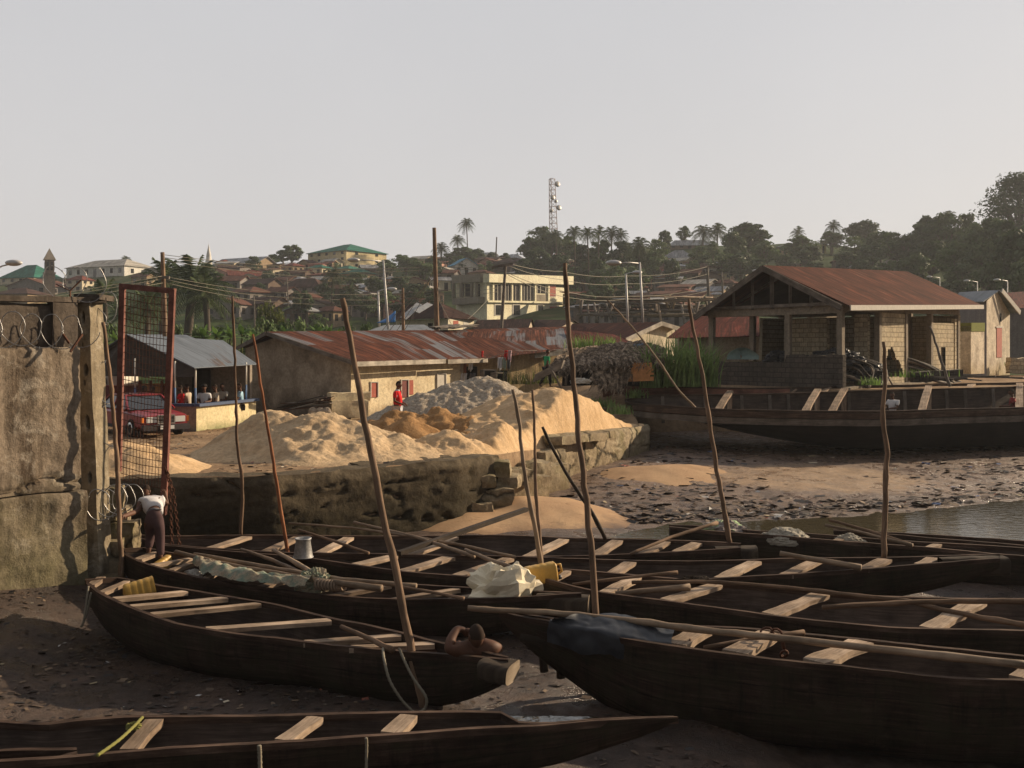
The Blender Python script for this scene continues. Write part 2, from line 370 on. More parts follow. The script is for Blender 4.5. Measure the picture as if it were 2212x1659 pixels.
# ------------------------------------------------------------ terrain
def M_mud():
    n = NT('mud'); v = n.vec('Object')
    a = n.noise(v, .9, 7, .7, .3); b = n.noise(v, 7, 8, .75)
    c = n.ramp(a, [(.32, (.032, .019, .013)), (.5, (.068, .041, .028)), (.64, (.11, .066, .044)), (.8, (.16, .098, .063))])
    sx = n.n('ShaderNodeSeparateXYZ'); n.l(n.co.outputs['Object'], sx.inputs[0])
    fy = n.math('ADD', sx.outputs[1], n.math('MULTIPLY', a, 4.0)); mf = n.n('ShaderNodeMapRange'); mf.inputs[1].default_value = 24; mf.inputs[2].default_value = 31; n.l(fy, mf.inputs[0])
    c = n.mix(n.math('MULTIPLY', mf.outputs[0], .75), c, n.ramp(a, [(.35, (.13, .082, .058)), (.65, (.27, .18, .125))]))  # near mud left darker: wetness and foreground shade painted in together; far bank paler
    dx = n.math('DIVIDE', n.math('SUBTRACT', sx.outputs[0], 9.3), 4.0); dy = n.math('DIVIDE', n.math('SUBTRACT', sx.outputs[1], 30.6), 2.6)
    dd = n.math('ADD', n.math('ADD', n.math('MULTIPLY', dx, dx), n.math('MULTIPLY', dy, dy)), n.math('MULTIPLY', n.math('SUBTRACT', a, .5), 2.2))
    c = n.mix(n.ramp(dd, [(.45, .85), (1.0, 0.0)]), c, (.36, .235, .135))
    c = n.mix(1.0, c, n.ramp(b, [(.3, .5), (.55, 1.0), (.75, 1.35)]), 'MULTIPLY')
    r = n.ramp(n.noise(v, 1.7, 5, .6), [(.38, .18), (.60, .75)])
    n.bump(n.math('ADD', n.math('MULTIPLY', b, .8), n.noise(v, 26, 5, .8)), .75, .06)
    return n.done(c, r, .45)
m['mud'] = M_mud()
def M_yard():
    n = NT('yard_soil'); v = n.vec('Object')
    a = n.noise(v, .5, 7, .7, .3); b = n.noise(v, 5, 8, .75)
    c = n.ramp(a, [(.3, (.14, .09, .055)), (.48, (.30, .20, .12)), (.7, (.44, .31, .19))])
    c = n.mix(1.0, c, n.ramp(b, [(.3, .6), (.55, 1.0), (.75, 1.25)]), 'MULTIPLY')
    n.bump(n.math('ADD', b, n.noise(v, 22, 5, .8)), .7, .06)
    return n.done(c, .95, .1)
m['yard'] = M_yard()
m['hill'] = M_noise('hill_ground', [(.35, (.022, .040, .011)), (.55, (.045, .068, .018)), (.70, (.10, .085, .04))], .12, rough=.95, bump=.5, bd=.5, bscale=1.0, fine=.4, spec=.05)
def M_water():
    n = NT('river_water'); v = n.vec('Object', (1, 2.2, 1))
    n.bump(n.math('ADD', n.noise(v, 3.0, 3, .5, .5), n.math('MULTIPLY', n.noise(v, 11, 2, .5), .35)), .10, .06)
    n.b.inputs['IOR'].default_value = 1.6; return n.done((.06, .05, .028), .03, .8)
m['water'] = M_water()

# retaining wall path (top edge), X, Y, Ztop
QW = [(-14, 19.6, .37), (-8.1, 19.8, .37), (-4.87, 20.3, .36), (-3.3, 21.5, .36), (-1.22, 23.2, .37), (-.25, 24.6, .33), (1.37, 29.3, .30), (5.04, 36.6, .10)]
LB = [(-60, 19.6), (-8.1, 19.9), (-4.87, 20.4), (-3.3, 21.6), (-1.22, 23.4), (-.5, 24.9), (1.3, 29.5), (4.9, 36.7), (5.0, 44), (9.0, 46.2), (13.3, 41.4), (24, 41.0), (40, 39), (80, 36)]
def yb(x): return interp(LB, x)
def zland(x, y):
    s = sstep(2.5, 8, x+ (y-36)*.25)*sstep(35, 41, y)
    z = .35-.35*sstep(22, 32, y)
    z = z*(1-s)+1.25*s
    z += .05*fbm(x*.5, y*.5)
    return z
YM = 62.0
def ridge_v(u):
    return interp([(-600, 600), (0, 612), (250, 590), (430, 572), (700, 571), (860, 580), (1000, 572), (1130, 560), (1300, 548), (1500, 532), (1700, 528), (1880, 535), (2000, 515), (2212, 478), (2800, 440)], u)
def hz(x, y):
    if y <= YM: return zland(x, y)
    u = U0+F_*x/y
    zr = 3+(750-ridge_v(u))*300/F_
    s = (y-YM)/238.0
    h = zr*s**1.7 if s <= 1 else zr*(1+.06*math.sin(min(1.5, (s-1)*2)))-(s-1)*6
    bl = sstep(YM, YM+25, y)
    h += bl*(1.1*nz(x*.03, y*.03)+.5*nz(x*.11, y*.11))
    return zland(x, YM)*(1-bl)+h*bl+(.0 if bl else 0)
def hit(u, v):
    y = YM
    while y < 330:
        x = (u-U0)*y/F_; z = hz(x, y)
        if H0-(z-CZ)*F_/y <= v: return V((x, y, z))
        y += 1.0
    x = (u-U0)*300/F_; return V((x, 300, hz(x, 300)))

def zmud(x, y):
    ysh = interp([(-2, 21.0), (2, 22.6), (4.4, 24.0), (9.2, 25.2), (14.2, 27.6), (30, 31)], x)
    near = -1.20+.035*fbm(x*1.3, y*1.3)
    # puddles in the near mud
    for px, py, rx, ry, d in ((.5, 11.25, 1.0, .32, .17), (-.9, 12.6, .7, .3, .06), (1.2, 13.4, 1.0, .5, .09)):
        q = ((x-px)/rx)**2+((y-py)/ry)**2
        if q < 4: near -= d*math.exp(-q*1.3)
    near -= .33*sstep(1.9, 3.4, x)*(1-sstep(12, 14, y))
    if x < -5: near += .42*sstep(-5.5, -8, x)*sstep(9, 13, y)
    far = -1.27+.05*(y-ysh)
    far = min(far, -.86+.004*(y-ysh)) if y > ysh else -1.27-.45*sstep(0, 1.5, ysh-y)
    far += (.03+.02*(y > ysh+1))*fbm(x*1.1, y*1.1, 3)*(1 if y > ysh else .3)
    t = sstep(17.5, 20, y)
    riv = sstep(1.0, 3.0, x)
    lefty = -1.15+.03*fbm(x, y)
    farl = far*riv+lefty*(1-riv) if y < ysh+2 else far
    if y >= ysh+2: farl = far
    return near*(1-t)+farl*t
def build_ground():
    # mudflat: rows get coarser with distance
    ys = []; y = 3.0
    while y < 60: ys.append(y); y += .10 if y < 16 else (.14 if y < 40 else .8)
    xs = []
    mb = MB(); nx = 300
    def fn(a, b):
        y = ys[int(round(b*(len(ys)-1)))]
        half = max(17.0, y*.80); x = -half*1.0+a*2*half
        return V((x, y, zmud(x, y)))
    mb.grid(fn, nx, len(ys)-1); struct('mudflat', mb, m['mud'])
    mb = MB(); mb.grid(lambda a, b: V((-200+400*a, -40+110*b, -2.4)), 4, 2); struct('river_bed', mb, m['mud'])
    mb = MB(); mb.grid(lambda a, b: V((1.2+90*a, 17.6+30*b, -1.262)), 8, 8); struct('river_water', mb, m['water'])
    mb = MB(); mb.grid(lambda a, b: V((-.9+3.2*a, 10.6+1.6*b, -1.262)), 2, 2); struct('puddle', mb, m['water'])
    # land behind the retaining wall
    mb = MB(); rows = [0, .001]+[i/52 for i in range(1, 53)]
    def fl(a, b):
        x = -45+110*a; i = int(round(b*(len(rows)-1))); r = rows[i]; y0 = yb(x)
        if i == 0: return V((x, y0-.9*sstep(5, 7, x), -1.5))
        y = y0+(YM-y0)*r
        return V((x, y, zland(x, y)))
    mb.grid(fl, 330, len(rows)-1); struct('yard_ground', mb, m['yard'])
    mb = MB()
    def fh(a, b):
        y = YM-.2+(760-YM)*b**1.4; u = -1400+5000*a; x = (u-U0)*y/F_
        return V((x, y, hz(x, y)))
    mb.grid(fh, 180, 110); struct('hillside_ground', mb, m['hill'])
    mb = MB(); mb.grid(lambda a, b: V((-3000+6000*a, -400+4400*b, -3.0)), 4, 4); struct('ground', mb, m['hill'])
build_ground()

# litter on the mud: countless scraps
def M_attr(name):
    n = NT(name); at = n.n('ShaderNodeAttribute'); at.attribute_name = 'tint'
    return n.done(at.outputs[0], .7, .3)
m['scrap'] = M_attr('scraps')
def litter():
    vs_ = []; fs = []; cols = []; r = random.Random(5)
    def scrap(x, y, z, s, col):
        a = r.uniform(0, 6.28); t = r.uniform(-.5, .5); w = s*r.uniform(.25, .8)
        a *= .0 if r.random() < .0 else 1; d = V((math.cos(a)*1.2, math.sin(a)*.8, t*.35)); e = V((-math.sin(a), math.cos(a), r.uniform(-.6, .6)))
        c = V((x, y, z+.012)); b = len(vs_)
        vs_.extend([c-d*s-e*w, c+d*s-e*w*.6, c+d*s*.8+e*w, c-d*s*.9+e*w*.8]); fs.append((b, b+1, b+2, b+3)); cols.append(col)
    dark = [(.04, .028, .02), (.07, .047, .034), (.11, .075, .05), (.035, .032, .032), (.16, .11, .07), (.03, .024, .02)]
    lite = [(.45, .43, .4), (.3, .28, .26), (.12, .16, .28), (.35, .12, .08), (.28, .22, .13), (.5, .42, .3)]
    n = 0
    while n < 3000:
        y = 24+r.random()**1.3*14.5; x = r.uniform(-1, .55*y)
        if y < 36 and x < interp([(24, .5), (29, 1.8), (36, 5.2)], y): continue
        dns = .5+.5*fbm(x*.35+9, y*.8, 2)
        sandy = math.exp(-(((x-9.2)/3.0)**2+((y-30.5)/2.6)**2))
        shore = math.exp(-((y-interp([(2, 23.6), (9, 26.0), (16, 28.6)], x))/1.0)**2)
        if r.random() > dns*.75-sandy*.8+shore*.8: continue
        z = zmud(x, y)
        if z < -1.25: continue
        scrap(x, y, z, r.uniform(.03, .13), tuple(c_*1.25 for c_ in r.choice(dark)) if r.random() < .94 else r.choice(lite)); n += 1
    n = 0
    while n < 4200:
        y = r.uniform(9.5, 17.5); x = r.uniform(-8, -1.5) if r.random() < .72 else r.uniform(-1, 3.2)
        if r.random() > .5+.7*fbm(x*.8, y*1.2, 6): continue
        z = zmud(x, y)
        if z < -1.25: continue
        scrap(x, y, z, r.uniform(.010, .05), r.choice(dark) if r.random() < .93 else r.choice(lite)); n += 1
    me = bpy.data.meshes.new('litter'); me.from_pydata(vs_, [], fs)
    at = me.attributes.new('tint', 'FLOAT_COLOR', 'FACE')
    for i, c in enumerate(cols): at.data[i].color = (*c, 1)
    me.materials.append(m['scrap']); o = link(bpy.data.objects.new('litter', me)); o['kind'] = 'stuff'
    tag(o, 'countless dark scraps of rubbish strewn over the wet mud', 'litter')
    vs_.clear(); fs.clear(); cols.clear(); n = 0
    while n < 4200:
        x = r.uniform(-14, 3); y = r.uniform(20.2, 40)
        if y < yb(x)+.3 or fbm(x*.5, y*.5, 8) < r.uniform(-.5, .3): continue
        scrap(x, y, zland(x, y), r.uniform(.015, .06), r.choice(dark[:5]+[(.3, .2, .12)]*4) if r.random() < .93 else r.choice(lite)); n += 1
    me = bpy.data.meshes.new('yard_litter'); me.from_pydata(vs_, [], fs)
    at = me.attributes.new('tint', 'FLOAT_COLOR', 'FACE')
    for i, c in enumerate(cols): at.data[i].color = (*c, 1)
    me.materials.append(m['scrap']); o = link(bpy.data.objects.new('yard_litter', me)); o['kind'] = 'stuff'
    tag(o, 'small clods and scraps scattered over the dry yard soil', 'litter')
litter()

# ------------------------------------------------------------ retaining wall, rubble
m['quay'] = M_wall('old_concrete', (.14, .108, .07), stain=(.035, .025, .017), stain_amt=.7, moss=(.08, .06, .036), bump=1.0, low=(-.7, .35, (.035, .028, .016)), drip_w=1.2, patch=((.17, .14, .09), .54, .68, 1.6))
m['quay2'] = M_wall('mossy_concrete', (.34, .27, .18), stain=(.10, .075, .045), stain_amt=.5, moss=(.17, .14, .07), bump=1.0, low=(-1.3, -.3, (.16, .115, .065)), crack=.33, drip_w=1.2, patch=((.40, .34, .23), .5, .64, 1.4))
def wallpath(path, zb, th, amp, name, mt, parent, nz_=22, step=.16, sc=1.1):
    pts = [V(p) for p in path]; L = [0]
    for a, b in zip(pts, pts[1:]): L.append(L[-1]+(b.xy-a.xy).length)
    n = int(L[-1]/step)
    def at(s):
        for i in range(len(pts)-1):
            if s <= L[i+1]+1e-6:
                t = (s-L[i])/(L[i+1]-L[i]); p = pts[i].lerp(pts[i+1], t); d = (pts[i+1].xy-pts[i].xy).normalized()
                return p, V((d.y, -d.x, 0))
        return pts[-1], V((0, -1, 0))
    def disp(p, nn, k):
        q = p*sc
        cr = noise.fractal(q*.7, .6, 2.1, 6)*amp*.28+amp*.30*noise.fractal(V((q.x*.6, q.y*.6, q.z*3.2)), .8, 2.1, 5)+.035*noise.fractal(q*5, .6, 2.1, 4)
        ck = abs(noise.noise(V((q.x*.45, q.y*.45, q.z*1.9+4))))+.25*abs(noise.noise(q*2.3))
        cr -= max(0, .075-ck)*amp*26*k
        return p+nn*cr
    mb = MB()
    def front(a, b):
        p, nn = at(a*L[-1]); z = zb+(p.z-zb)*b
        q = V((p.x, p.y, z)); q = disp(q, nn, 1); q -= nn*(.10*max(0, b-.93)/.07)
        return q+V((0, 0, .05*nz(q.x*2, q.y*2)*(b > .9)))
    def top(a, b):
        p, nn = at(a*L[-1]); q = disp(V((p.x, p.y, p.z)), nn, 1)-nn*(.10+(th-.1)*b)
        return q+V((0, 0, .05*nz(q.x*2, q.y*2)))
    mb.grid(front, n, nz_, uvf=lambda a, b: (a*L[-1], b*2)); mb.grid(top, n, 4, uvf=lambda a, b: (a*L[-1], b))
    def back(a, b):
        q = top(a, 1); q.z = q.z+(zb-q.z)*b; return q
    mb.grid(back, n, 2)
    for e in (0, 1):
        def side(a, b):
            p = front(e, b); q = top(e, 1); r_ = V((p.x+(q.x-p.x)*a, p.y+(q.y-p.y)*a, p.z))
            return r_+V(noise.noise_vector(r_*2.2))*amp*.8*math.sin(math.pi*a)
        mb.grid(side, 6, nz_, flip=(e == 0))
    return obj(name, mb, mt, parent)
qt = thing('retaining_wall', 'long dark mossy concrete retaining wall below the sand yard', 'retaining wall', (-4.8, 20.3, -1.2))
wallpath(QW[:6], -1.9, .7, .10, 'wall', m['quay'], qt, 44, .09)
# newer thick slab lying along the top
mb = MB(); a = V(QW[3]); b = V(QW[4])
mb.rbox(P(782, 1004, 22.0)+V((0, 0, -.36)), P(1000, 990, 24.0)-P(782, 1004, 22.0), V((-.75, .9, .05)), V((0, 0, .33)), (26, 8, 5), .07, 1.8, .12)
obj('coping', mb, m['quay'], qt)
mb = MB(); mb.rbox(P(860, 962, 25.2)+V((0, 0, -.5)), P(972, 985, 24.6)-P(860, 962, 25.2), V((.1, .25, 0)), V((0, 0, .5)), (14, 3, 6), .03, 2)
solo('concrete_kerb', mb, m['quay2'], 'low leaning concrete slab between the pale sand heap and the small orange heap', 'slab')
q2 = thing('retaining_wall', 'sunlit mossy end of the retaining wall under the largest sand heap', 'retaining wall', (3.2, 33, -1.2))
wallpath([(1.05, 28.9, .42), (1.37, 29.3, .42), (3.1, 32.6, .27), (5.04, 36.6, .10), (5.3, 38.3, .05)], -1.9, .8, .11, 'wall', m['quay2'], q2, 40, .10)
mb = MB(); mb.rbox(P(1212, 962, 28.5), V((2.0, 3.6, -.12)), V((-.5, .3, 0)), V((0, 0, .24)), (20, 5, 4), .05, 2, .1); obj('coping', mb, m['quay2'], q2)
# broken blocks in the gap
blk = [(1052, 1012, 24.3, 1.25, .42, .7, .1, 'pale rubble block topmost beside the wall slab'), (1040, 1040, 23.9, .85, .3, .6, .3, 'rubble block wedged second from the top in the wall gap'),
       (1085, 1040, 24.4, .8, .3, .7, -.2, 'flat rubble block in the middle of the wall gap'), (1060, 1075, 24.0, 1.2, .5, .8, .15, 'big low rubble block at the foot of the wall gap'),
       (1125, 1030, 25.4, 1.1, .42, .8, .6, 'rubble block behind the two upright poles'), (1165, 1015, 26.6, 1.0, .5, .7, .7, 'rounded rubble block lit by the sun beside the leaning pole'),
       (1150, 1055, 25.9, 1.6, .8, .8, .8, 'large rubble block at the right foot of the gap'), (1200, 985, 28.2, 1.1, .4, .8, .9, 'small rubble block under the coping end'),
       (1195, 1045, 27.6, 2.0, 1.4, .9, .95, 'thick broken wall stump below the coping end'), (1035, 1105, 23.6, .7, .5, .7, .2, 'dark rubble block beside the wall end')]
for u, v, y, w, h, d, rz, lab in blk:
    c = P(u, v, y); ca, sa = math.cos(rz), math.sin(rz); mb = MB()
    mb.rbox(c-V((ca, sa, 0))*w/2-V((0, 0, h*.6)), V((ca, sa, nz(u, v)*.2))*w, V((-sa, ca, 0))*d, V((.05, 0, 1))*h, (12, 8, 8), .07, 2.4, .28)
    solo('rubble_block', mb, m['quay2'], lab, 'rubble', 'rubble blocks in the gap of the retaining wall')
mb = MB(); c = P(1830, 1046, 31.5)
mb.rbox(c-V((.75, .3, .25)), V((1.35, .35, 0)), V((-.3, .8, 0)), V((0, 0, .42)), (10, 8, 6), .08, 1.8, .35)
solo('rock', mb, M_noise('mossy_rock', [(.3, (.05, .048, .03)), (.7, (.11, .10, .06))], 3, bump=.7, bd=.04), 'dark flat-topped mossy rock on the mudbank', 'rock')

# ------------------------------------------------------------ sand heaps
def heap(name, peaks, mt, label, cat='sand heap', res=.07, amp=.08, lump=1.6, base=None, sharp=6.0, group='sand and gravel heaps on the yard', zb=None):
    x0 = min(p[0]-p[3] for p in peaks)-.1; x1 = max(p[0]+p[3] for p in peaks)+.1
    y0 = min(p[1]-p[3] for p in peaks)-.1; y1 = max(p[1]+p[3] for p in peaks)+.1
    nx = int((x1-x0)/res); ny = int((y1-y0)/res); H = {}
    fz = zb or zland
    for j in range(ny+1):
        for i in range(nx+1):
            x = x0+(x1-x0)*i/nx; y = y0+(y1-y0)*j/ny
            wx = x+.14*nz(x*1.7, y*1.7, 1)+.3*nz(x*.5, y*.5, 4); wy = y+.14*nz(x*1.7, y*1.7, 9)+.3*nz(x*.5, y*.5, 14)
            s = 0
            for p in peaks:
                d = math.hypot((wx-p[0])/(p[4] if len(p) > 4 else 1), wy-p[1])/p[3]
                hh = p[2]*(1-math.sqrt(d*d+.012)+.10)
                if hh > 0: s += math.exp(sharp*hh/p[2])*0+hh**sharp
            h = s**(1/sharp) if s > 0 else -.1
            if h > 0:
                k = min(1, h*3.0)
                h += k*amp*(1.0*fbm(x*lump, y*lump, 2, 4)+.55*max(0, fbm(x*lump*2.6, y*lump*2.6, 5, 3)))
            H[i, j] = V((x, y, fz(x, y)+h-.03))
            if h <= 0: H[i, j].z -= .1
            if zb is None and y < yb(x)+.12: H[i, j].z = fz(x, y)-.6
            elif zb is None and h > 0: H[i, j].z -= h*(1-sstep(.05, 1.3, y-yb(x)))
    mb = MB(); idx = {}; vs_ = []; fs = []
    for j in range(ny):
        for i in range(nx):
            q = [(i, j), (i+1, j), (i+1, j+1), (i, j+1)]
            if max(H[k].z-fz(H[k].x, H[k].y) for k in q) < -.06: continue
            f = []
            for k in q:
                if k not in idx: idx[k] = len(vs_); vs_.append(H[k])
                f.append(idx[k])
            fs.append(f)
    mb.add(vs_, fs, None, True)
    return solo(name, mb, mt, label, cat, group)
heap('sand_heap', [(-6.05, 25.3, 1.12, 1.9), (-4.9, 25.0, 1.12, 2.1), (-4.0, 25.2, .85, 2.3), (-6.6, 24.3, .4, 1.2), (-4.6, 23.5, .45, 1.3), (-3.2, 24.6, .3, 1.6)], m['sandpale'], 'broad crumbly pale sand heap between the leaning poles left of the centre', amp=.13, lump=1.6, res=.05)
heap('sand_heap', [(1.15, 32.0, 1.75, 4.0), (2.7, 33.4, 1.15, 3.3), (4.1, 35.0, .5, 2.2), (-.3, 31.2, 1.25, 3.4), (.4, 29.6, .7, 3.4), (1.5, 30.6, .9, 2.5)], m['sand'], 'largest golden sand heap, peaked above the sunlit end of the retaining wall', amp=.15, lump=1.1, res=.06)
heap('sand_heap', [(-.45, 27.3, .85, 1.6), (.45, 27.9, .62, 1.6), (-.2, 26.2, .25, 1.4)], m['sand'], 'ridge of cut orange sand in front of the largest heap', amp=.14, lump=2, res=.05)
heap('sand_heap', [(-1.75, 25.9, .62, 1.35), (-1.0, 25.7, .32, 1.1), (-2.2, 25.4, .25, .8)], m['sand'], 'low orange sand heap beside the leaning concrete slab', amp=.1, lump=2.2, res=.05)
heap('sand_heap', [(-2.95, 27.6, 1.02, 1.55)], m['sandbrown'], 'smooth brown sand cone behind the leaning concrete slab', amp=.035, lump=2.2, res=.05)
heap('sand_heap', [(-2.2, 30.3, 1.12, 2.0), (-1.2, 30.0, .9, 1.7), (-3.45, 30.1, 1.05, 2.0), (-4.2, 30.6, .7, 1.8)], m['sandbrown'], 'lumpy dark brown sand heap in front of the man in red', amp=.16, lump=1.8, res=.07)
heap('gravel_heap', [(-.85, 35.0, 2.0, 3.4), (-3.1, 34.0, 1.35, 2.9), (-5.2, 32.0, .35, 2.6), (-2.0, 34.6, 1.65, 3.0), (1.0, 35.8, 1.2, 2.8)], m['gravel'], 'long grey gravel heap behind the man in the red shirt', 'gravel heap', amp=.075, lump=4.2, res=.06)
heap('sand_heap', [(-8.45, 21.7, .62, 1.7), (-9.4, 21.9, .7, 1.7)], m['sand'], 'small golden sand heap seen through the wire gate', amp=.08, lump=2, res=.06)
zf = lambda x, y: -1.27
heap('sand_fan', [(4.7, 31.2, .55, 3.3, 1.0), (5.6, 32.2, .45, 2.8), (3.4, 31.0, .45, 2.6)], m['fan'], 'smooth wet orange sand spilled at the right corner of the retaining wall', amp=.015, lump=.7, res=.12, zb=zf, group='sand spilled on the mudbank', cat='sand', sharp=3)
heap('sand_fan', [(.3, 24.7, .55, 2.6, 1.0), (1.1, 24.9, .40, 2.2), (-1.2, 23.5, .40, 1.9)], m['fan'], 'smooth wet orange sand spilled below the gap in the retaining wall', amp=.02, lump=.8, res=.1, zb=zf, group='sand spilled on the mudbank', cat='sand', sharp=3)
# ------------------------------------------------------------ canoes
GUN = {}
def polyat(tab, u):
    if u <= tab[0][0]: (a, p), (b, q) = tab[0], tab[1]
    elif u >= tab[-1][0]: (a, p), (b, q) = tab[-2], tab[-1]
    else:
        for (a, p), (b, q) in zip(tab, tab[1:]):
            if u <= b: break
    t = (u-a)/(b-a); return p.lerp(q, max(-.3, min(1.3, t)))
def smooth_tab(t, n=40):
    """resample (u,v) list with a Catmull-Rom spline"""
    out = []; m_ = len(t)
    for i in range(m_-1):
        p0 = t[max(i-1, 0)]; p1 = t[i]; p2 = t[i+1]; p3 = t[min(i+2, m_-1)]
        k = max(2, int(n*(p2[0]-p1[0])/(t[-1][0]-t[0][0])))
        for j in range(k):
            s = j/k
            h = lambda a, b, c, d: .5*((2*b)+(-a+c)*s+(2*a-5*b+4*c-d)*s*s+(-a+3*b-3*c+d)*s**3)
            out.append((p1[0]+(p2[0]-p1[0])*s, h(p0[1], p1[1], p2[1], p3[1])))
    out.append(t[-1]); return out
def boat(label, near, far, zg, zb, thw=(), rise=(.18, .85, .15, .8), th=.045, tw=.20, tt=.055, hull='hull', zfar=0.0, wb=.5, group=None, N=46, rimw=.055, inner=True, wob=.02, name='canoe', block=None, blockr=(.17, .15), tdz=-.03):
    um = min(near[0][0], far[0][0]); ux = max(near[-1][0], far[-1][0])
    zz = lambda u: interp(zg, (u-um)/(ux-um)); zf_ = (lambda u: interp(zfar, (u-um)/(ux-um))) if isinstance(zfar, list) else (lambda u: zfar)
    A = [(u, PZ(u, v, zz(u))) for u, v in smooth_tab(near)]
    B = [(u, PZ(u, v, zz(u)+zf_(u))) for u, v in smooth_tab(far)]
    a0 = (A[0][1]+B[0][1])/2; a1 = (A[-1][1]+B[-1][1])/2; ax = (a1-a0); ax.z = 0; L = ax.length; ax.normalize()
    pr = lambda T: [((p-a0).dot(ax), p) for _, p in T]
    PA, PB = pr(A), pr(B)
    s0 = min(PA[0][0], PB[0][0]); s1 = max(PA[-1][0], PB[-1][0])
    root = thing(name, label, 'canoe' if name == 'canoe' else 'boat', ((a0.x+a1.x)/2, (a0.y+a1.y)/2, zb), group)
    GUN[root.name] = (A, B)
    st = []
    for i in range(N+1):
        t = i/N; s = s0+(s1-s0)*t
        n_ = polyat(PA, s) if PA[0][0] <= s <= PA[-1][0] else (PA[0][1] if s < PA[0][0] else PA[-1][1])
        f_ = polyat(PB, s) if PB[0][0] <= s <= PB[-1][0] else (PB[0][1] if s < PB[0][0] else PB[-1][1])
        c = (n_+f_)/2; zt = (n_.z+f_.z)/2; ln, rn, lf, rf = rise
        k = 0
        if t < ln: k = (1-t/ln)**1.7*rn
        if t > 1-lf: k = ((t-1+lf)/lf)**1.7*rf
        st.append((t, s-s0, n_, f_, c, zb+(zt-zb)*k))
    def ring(stt, off, lift, dz):
        t, s, n_, f_, c, kb = stt; pts = []
        sh = [(1, 0), (.985, .3), (.93, .6), (wb+.22, .88), (wb*.7, .985), (0, 1.0)]
        hw = (n_-c).length; o_ = min(.9, off/max(hw, .05))
        for g, (e, side) in enumerate(((n_, 0), (f_, 1))):
            rr = []
            for f, d in sh:
                q = c.lerp(e, max(0, f-o_*(1 if f > 0 else 0))); q = V((q.x, q.y, e.z+dz+(kb+lift-e.z-dz)*d))
                q += V(noise.noise_vector(q*1.6))*wob*(.3 if d == 0 else 1)
                rr.append(q)
            pts += rr if side == 0 else list(reversed(rr))[1:]
        return pts
    mb = MB(); O = [ring(x, 0, 0, 0) for x in st]; k = len(O[0])
    arc = [0]
    for a, b in zip(O[N//2], O[N//2][1:]): arc.append(arc[-1]+(b-a).length)
    def skin(Rg, flip):
        vs_ = [p for r_ in Rg for p in r_]; uv = [(st[i][1], arc[j]) for i in range(N+1) for j in range(k)]
        fs = []
        for i in range(N):
            for j in range(k-1):
                a = i*k+j; f = (a, a+1, a+k+1, a+k); fs.append(tuple(reversed(f)) if flip else f)
        mb.add(vs_, fs, uv, True)
    skin(O, False)
    mb.add(O[0], [tuple(range(k))], [(0, a) for a in arc]); mb.add(O[-1], [tuple(reversed(range(k)))], [(0, a) for a in arc])
    obj('hull', mb, m[hull], root)
    mb = MB(); I = [ring(x, th, min(.09, (x[4].z-x[5])*.5), -.004) for x in st]
    skin(I, True); obj('hull_lining', mb, m['hull_in'], root)
    mb = MB()
    for e in (2, 3):
        pts = [x[e] for x in st]; vs_ = []; uv = []
        for i, p in enumerate(pts):
            c = st[i][4]; inn = (c-p); inn.z = 0; w = min(rimw, inn.length*.9); inn = inn.normalized()*w if inn.length > 1e-6 else V((0, 0, 0))
            o_ = -inn*.12; zz_ = .012+.008*nz(p.x*3, p.y*3)
            vs_ += [p+o_+V((0, 0, -.055)), p+o_+V((0, 0, zz_)), p+inn+V((0, 0, zz_)), p+inn+V((0, 0, -.055))]
            uv += [(st[i][1], 0), (st[i][1], .05), (st[i][1], .1), (st[i][1], .15)]
        fs = []
        for i in range(N):
            for j in range(3):
                a = i*4+j; f = (a, a+1, a+5, a+4); fs.append(f if e == 3 else tuple(reversed(f)))
        mb2 = MB(); mb2.add(vs_, fs, uv, False); obj('gunwale', mb2, m['rim'], root)
    for tpl in thw:
        un, uf = tpl[0], tpl[1]; w = tpl[2] if len(tpl) > 2 else tw
        p = polyat(A, un); q = polyat(B, uf); d = (q-p).normalized()
        mb = MB(); e1 = .05+w*.28; mb.beam(p+d*e1+V((0, 0, tdz)), q-d*e1*.8+V((0, 0, tdz)), w, tt, jit=.12, seg=8, bend=tpl[3] if len(tpl) > 3 else 0)
        obj('thwart', mb, m['thwart'], root)
    for (p, q, w, h) in (block or []):
        mb = MB(); p = V(p); q = V(q); d = (q-p).normalized(); r_ = V((d.y, -d.x, 0)).normalized()
        def fn(a, b, p=p, q=q, r_=r_, w=w, h=h):
            c = p.lerp(q, b)+V((0, 0, -.03)); th_ = a*2*math.pi; k_ = 1-.35*(1-b)*(0)
            ww = w*(.6+.4*b)/2; sx = math.copysign(abs(math.cos(th_))**.5, math.cos(th_)); sy = math.copysign(abs(math.sin(th_))**.6, math.sin(th_))
            o = c+r_*(sx*ww)+V((0, 0, -h/2+sy*h/2*(1 if sy > 0 else 1.0)))
            return o+V(noise.noise_vector(o*4))*.02
        mb.grid(fn, 24, 12); g = [fn(i/24, 1)+d*.004 for i in range(24)]; sb_ = obj('stern_block', mb, m['block'], root); mb = MB(); mb.add(g, [tuple(range(24))], [(x.z, x.x*.1) for x in g]); mb.add([x-d*.02 for x in g], [tuple(reversed(range(24)))]); obj('cut_end', mb, m['cutend'], sb_)
    return root

